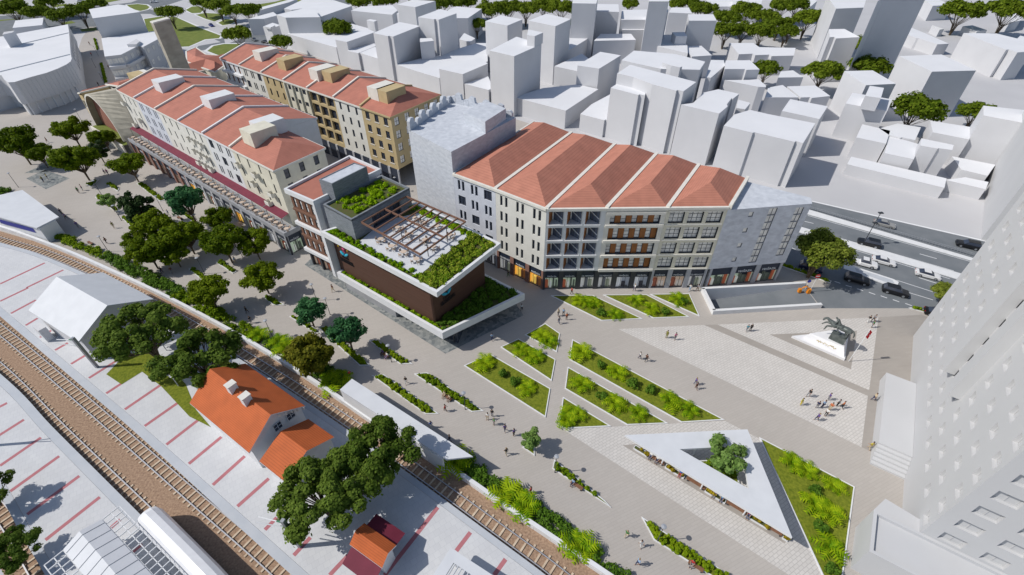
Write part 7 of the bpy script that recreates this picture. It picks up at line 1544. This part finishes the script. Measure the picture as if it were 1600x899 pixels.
PEO = [(872, 494, 'beige', 'grey', 'stand', 'in the group of four below the loggia bed'), (880, 493, 'light blue', 'black', 'talk', 'in the group of four below the loggia bed'), (885, 500, 'orange', 'brown', 'stand', 'in the group of four below the loggia bed'), (873, 506, 'grey', 'jeans', 'walk', 'in front of the group of four, loggia bed behind'),
       (1041, 528, 'olive', 'olive', 'stand', 'on the pale paving beside a person in pink'), (1054, 531, 'pink', 'grey', 'talk', 'on the pale paving beside a person in olive'), (999, 561, 'white', 'navy', 'walk', 'on the brown paving, left of a pair'), (1009, 565, 'brown', 'black', 'walk', 'on the brown paving, right of a pair'), (1086, 601, 'purple', 'jeans', 'walk', 'behind a person in brown near the longest bed'), (1087, 608, 'brown', 'brown', 'walk', 'in front of one in purple near the longest bed'), (1166, 518, 'teal', 'grey', 'walk', 'on the pale paving left of the monument'), (1172, 517, 'black', 'black', 'stand', 'on the pale paving beside a person in teal'),
       (991, 455, 'white', 'jeans', 'walk', 'before the white banded building shops'), (893, 460, 'red', 'black', 'walk', 'before the loggia shops'), (1077, 455, 'white', 'light blue', 'walk', 'before shops near the ramp, left of two'), (1089, 455, 'grey', 'black', 'walk', 'before shops near the ramp, right of two'), (1355, 504, 'black', 'white', 'walk', 'at the top corner of the pale paving'), (1363, 503, 'grey', 'black', 'walk', 'at the top corner of the pale paving'), (1361, 512, 'green', 'grey', 'stand', 'near the flag at the pale paving corner'),
       (1262, 620, 'black', 'grey', 'walk', 'alone above the large crowd on pale paving'), (1250, 633, 'olive', 'yellow', 'stand', 'left of the large crowd on pale paving'), (1293, 625, 'purple', 'grey', 'stand', 'at the back of the large crowd on pale paving'), (1275, 638, 'navy', 'grey', 'talk', 'in the large crowd on pale paving'), (1284, 637, 'light blue', 'navy', 'talk', 'in the large crowd on pale paving'), (1295, 641, 'orange', 'beige', 'talk', 'in the large crowd on pale paving'), (1307, 635, 'grey', 'black', 'stand', 'at the right of the large crowd on pale paving'), (1314, 638, 'orange', 'black', 'walk', 'right end of the large crowd on pale paving'), (1289, 650, 'white', 'black', 'stand', 'at the front of the large crowd on pale paving'), (1275, 657, 'purple', 'navy', 'walk', 'in front of the large crowd on pale paving'), (1363, 626, 'beige', 'navy', 'walk', 'on the path left of the entrance steps'), (1357, 702, 'yellow', 'beige', 'walk', 'near the lower end of the entrance steps'),
       (829, 771, 'red', 'black', 'walk', 'beside the lower wall hedge'), (978, 839, 'green', 'beige', 'walk', 'left of the strip bed at the bottom edge'), (1000, 854, 'white', 'white', 'walk', 'below the strip bed tip at the bottom edge'), (996, 883, 'light blue', 'navy', 'walk', 'near the bottom edge of the picture'), (803, 681, 'purple', 'black', 'stand', 'beside the lone small tree'), (548, 590, 'red', 'black', 'walk', 'at the upper corner of the long canopy'), (635, 600, 'black', 'white', 'walk', 'between the two long strip beds'), (696, 643, 'red', 'brown', 'walk', 'below the bench with two people in beige'), (762, 656, 'white', 'beige', 'talk', 'in the group right of the long strip bed'), (769, 651, 'black', 'grey', 'stand', 'behind the group beside the long strip bed'), (772, 664, 'green', 'grey', 'stand', 'in front of the group beside the long strip bed'), (789, 674, 'purple', 'navy', 'walk', 'right of the group by the long strip bed'), (674, 669, 'blue', 'white', 'walk', 'beside the long canopy edge'),
       (769, 532, 'light blue', 'navy', 'walk', 'at the shade edge of the culture hall'), (521, 456, 'brown', 'beige', 'walk', 'on the promenade before the culture hall'), (387, 490, 'black', 'black', 'walk', 'near the wall hedge above the platform trees'), (393, 505, 'black', 'grey', 'stand', 'in tree shade near the wall hedge'), (703, 690, 'black', 'jeans', 'walk', 'beside the lower end of the long canopy'), (791, 711, 'black', 'beige', 'walk', 'alone left of the lone small tree'), (815, 486, 'white', 'black', 'walk', 'at the right corner of the lower terrace'), (794, 433, 'black', 'green', 'walk', 'before the orange lit shop'),
       (69, 285, 'olive', 'navy', 'talk', 'on the diamond of pebbles, left'), (76, 281, 'yellow', 'grey', 'stand', 'on the diamond of pebbles, right'), (124, 302, 'green', 'black', 'stand', 'left of a pair near the big dark tree'), (130, 298, 'pink', 'grey', 'stand', 'right of a pair near the big dark tree'), (165, 273, 'purple', 'black', 'walk', 'in tree shade before the arcade start'), (170, 274, 'pink', 'navy', 'walk', 'in tree shade before the arcade, right of two'), (98, 336, 'navy', 'black', 'walk', 'behind a pair beside the kite shaped canopy'), (105, 343, 'purple', 'black', 'walk', 'beside the kite shaped canopy'), (123, 356, 'purple', 'grey', 'walk', 'in the shadow edge of the kite shaped canopy'), (179, 357, 'olive', 'beige', 'walk', 'in the open left of the dense trees'), (168, 381, 'brown', 'black', 'walk', 'near the lamp by the wall hedge'), (265, 338, 'blue', 'white', 'walk', 'beside the airy blue green tree'), (75, 223, 'brown', 'brown', 'walk', 'before the shopping centre shops'), (141, 71, 'brown', 'black', 'walk', 'in the far street beside the hedge'), (144, 88, 'red', 'black', 'walk', 'in the street beside the far hedge'), (171, 108, 'black', 'grey', 'walk', 'in the street below the curved balconies'), (155, 135, 'black', 'black', 'walk', 'in the dark street end near the red roof'), (255, 428, 'black', 'navy', 'walk', 'in the shade of the dense cluster'), (270, 428, 'brown', 'grey', 'walk', 'in the shade of the dense cluster, right'), (369, 412, 'light blue', 'beige', 'walk', 'right of the dense cluster')]
for a in PEO: person(*a)
hs_ = ag + math.pi
for u, v, t_, b_, w_ in ((1016, 715, 'white', 'jeans', 'on the bench nearest the canopy tip, left'), (1026, 721, 'white', 'navy', 'on the bench nearest the canopy tip, right'), (1063, 741, 'blue', 'red', 'on the second bench under the canopy'), (1115, 774, 'lilac', 'grey', 'on the third bench under the canopy, left'), (1127, 781, 'light blue', 'jeans', 'on the third bench under the canopy, right'), (1169, 806, 'red', 'jeans', 'on the last bench under the canopy')):
    q = z_(G(u, v, .3), 0); s = (q - z_(g0_, 0)).dot(dg); q = z_(g0_, 0) + dg * s + ng * .05; pp = person(800, 600, t_, b_, 'sit', w_, math.atan2(ng.y, ng.x) - math.pi / 2, .03); pp.location = (q.x, q.y, .03)
for u, v, t_, b_, w_, bu, bv in ((893, 757, 'light blue', 'navy', 'on the bench of the strip bed', 901, 759), (1080, 884, 'red', 'grey', 'on the bench at the bottom edge', 1087, 885), (692, 617, 'beige', 'beige', 'on the bench before the long strip bed, left', 699, 621), (703, 623, 'beige', 'brown', 'on the bench before the long strip bed, right', 699, 621), (597, 552, 'purple', 'black', 'on the bench in tree shade, left', 602, 555), (606, 558, 'white', 'purple', 'on the bench in tree shade, right', 602, 555)):
    c = z_(G(bu, bv, .3), 0); q = z_(G(u, v, .3), 0); s = max(-.6, min(.6, (q - c).dot(dg))); q = c + dg * s + ng * .05; pp = person(800, 600, t_, b_, 'sit', w_, math.atan2(ng.y, ng.x) - math.pi / 2, .03); pp.location = (q.x, q.y, .03)
# ================================================================== VEHICLES
def car_protos(kind, L, W, H, prof, cab):
    """prof: (x, z_hood) outline of the lower body; cab: (x, z) greenhouse outline; local x forward"""
    paintm = flat('car_paint_' + kind, (.5, .5, .5), .25, .1, .6); r = link('car', None); hw = W / 2; b = MB()
    def slab(out, ys, m, mb):
        n = len(out); rings = [[(x, y, z) if abs(y) < hw * 1.0 else (x, y, z) for x, z in o_] for y, o_ in ys]
        for a in range(len(rings) - 1):
            for i in range(n): j = (i + 1) % n; mb.face([rings[a][i], rings[a][j], rings[a + 1][j], rings[a + 1][i]], m)
        mb.face(rings[0][::-1], m); mb.face(rings[-1], m)
    ins = lambda o_, dx, dz: [(x * (1 - dx), .28 + (z - .28) * (1 - dz)) for x, z in o_]
    slab(prof, [(-hw, ins(prof, .05, .22)), (-hw * .90, ins(prof, .01, .03)), (0, prof), (hw * .90, ins(prof, .01, .03)), (hw, ins(prof, .05, .22))], paintm, b)
    rf = [(x, z) for x, z in cab]
    link('body', b.mesh('body'), r)
    g = MB(); t = .80
    base = min(z for x, z in cab); top = max(z for x, z in cab); yb, yt = hw * .90, hw * .72
    Y = lambda z: yb + (yt - yb) * (z - base) / (top - base); n = len(cab)
    for s in (-1, 1): g.face([(x, s * Y(z), z) for x, z in cab][::s], glass)
    for i in range(n - 1):
        (x0, z0), (x1, z1) = cab[i], cab[i + 1]; flatt = abs(z1 - z0) < .12
        (b2 if False else g).face([(x0, -Y(z0), z0), (x1, -Y(z1), z1), (x1, Y(z1), z1), (x0, Y(z0), z0)], paintm if flatt else glass)
    link('windows', g.mesh('windows'), r)
    ro = MB(); xs = [x for x, z in cab if z > top - .1]; ro.prism([(min(xs) - .03, -yt - .02), (max(xs) + .03, -yt - .02), (max(xs) + .03, yt + .02), (min(xs) - .03, yt + .02)], top + .002, top + .05, paintm); link('roof_panel', ro.mesh('roof_panel'), r)
    wr = .34 if kind == 'sedan' else .39; tw = MB(); tw.tube([(0, -.11, 0), (0, -.10, 0), (0, .10, 0), (0, .11, 0)], [wr * .86, wr, wr, wr * .86], rubber, 14); tm = tw.mesh('tyre'); rm_ = MB(); rm_.tube([(0, -.125, 0), (0, .125, 0)], wr * .62, steel, 10); rmm = rm_.mesh('rim')
    for x in (L * .30, -L * .29):
        for s in (-1, 1): w_ = link('wheel', tm, r, Vector((x, s * (hw - .10), wr))); link('rim', rmm, w_)
    hl = MB(); hl.box(-.03, .03, -.18, .18, -.07, .07, flat('headlight_glass', (.7, .72, .75), .15)); hm_ = hl.mesh('headlight'); tl_ = MB(); tl_.box(-.03, .03, -.18, .18, -.08, .08, flat('tail_light_red', (.35, .01, .01), .3)); tm_ = tl_.mesh('tail_light')
    zf = prof[1][1]
    for s in (-1, 1): link('headlight', hm_, r, Vector((max(x for x, z in prof) - .06, s * hw * .66, .66))); link('tail_light', tm_, r, Vector((min(x for x, z in prof) + .06, s * hw * .68, .80)))
    return r
SED = car_protos('sedan', 4.7, 1.85, 1.45, [(2.35, .30), (2.32, .62), (2.1, .80), (.95, .95), (-1.6, 1.0), (-2.25, .96), (-2.35, .62), (-2.3, .30)], [(1.0, .94), (.25, 1.40), (-.95, 1.42), (-1.75, .99)])
SUV = car_protos('suv', 4.8, 1.95, 1.75, [(2.38, .36), (2.38, .80), (2.15, .98), (1.05, 1.10), (-2.2, 1.12), (-2.4, .95), (-2.38, .36)], [(1.1, 1.09), (.45, 1.66), (-1.85, 1.70), (-2.28, 1.12)])
PIC = car_protos('pickup', 5.3, 1.95, 1.8, [(2.62, .40), (2.62, .88), (2.4, 1.05), (1.2, 1.14), (-.75, 1.14), (-.8, .78), (-2.5, .78), (-2.52, 1.12), (-2.65, 1.12), (-2.65, .40)], [(1.25, 1.13), (.6, 1.72), (-.5, 1.74), (-.78, 1.14)])
PAINTS = {'white': (.78, .78, .78), 'silver': (.33, .33, .32), 'black': (.014, .015, .018), 'dark blue': (.012, .018, .06), 'blue': (.02, .03, .22), 'grey': (.16, .17, .18)}
pm_ = {k: flat('paint_' + k.replace(' ', '_'), c, .35, .1, .4) for k, c in PAINTS.items()}
hd = gp([(1270, 316), (1532, 375)]); hang = math.atan2((hd[1] - hd[0]).y, (hd[1] - hd[0]).x); ufirst = {}
def car(pro, u, v, colr, label, ang=None, rev=False):
    o = pro if pro.name not in ufirst else copy_tree(pro); ufirst[pro.name] = 1
    p = G(u, v, .6); o.location = (p.x, p.y, .016); o.rotation_euler = (0, 0, (hang if ang is None else ang) + (math.pi if rev else 0)); tag(o, label, 'car', 'cars')
    for ch in o.children:
        for i, sl in enumerate(ch.material_slots):
            if sl.material and sl.material.name.startswith(('car_paint', 'paint_')): sl.link = 'OBJECT'; sl.material = pm_[colr]
    return o
car(SED, 1382, 350, 'silver', 'silver sedan on the far lane beside the empty lot'); car(SUV, 1358, 380, 'black', 'black car driving left on the middle lane past the tall lamp', None, True); car(SED, 1381, 408, 'white', 'white sedan beside the white pickup'); car(PIC, 1350, 411, 'white', 'white pickup truck with an open bed next to the roadside tree'); car(SED, 1450, 429, 'white', 'white sedan driving alone nearest the white tower'); car(SUV, 1339, 437, 'black', 'black car by the traffic island, left of two'); car(SUV, 1399, 455, 'black', 'black car by the traffic island tip, right of two'); car(SUV, 1513, 383, 'black', 'black car partly hidden by the white tower on the far lane', None, True); car(SUV, 1267, 418, 'dark blue', 'dark blue car parked in the shade under the roadside tree'); car(SED, 1466, 490, 'black', 'black car at the plaza tip, half hidden by the white tower')
fa = pxang(285, 22, 345, 55)
car(SED, 240.5, 3, 'white', 'white car on the far roundabout', 0.3); car(SED, 330, 39.5, 'blue', 'blue car on the road between the park lawns', fa); car(SED, 397, 62, 'grey', 'grey car parked at the end of the back row', fa); car(SED, 415, 66, 'black', 'black car parked beside the first white houses', fa + .4); car(SED, 126, 2, 'white', 'white car at the top edge behind the shopping centre trees', .2); car(SED, 10, 12, 'silver', 'silver car at the upper left corner road', .2); car(SED, 698, 157, 'black', 'black car in the gap between the tan corner and the stone block', pxang(683, 152, 705, 158)); car(SED, 688, 155, 'white', 'white car in the gap between the tan corner and the stone block', pxang(683, 152, 705, 158))
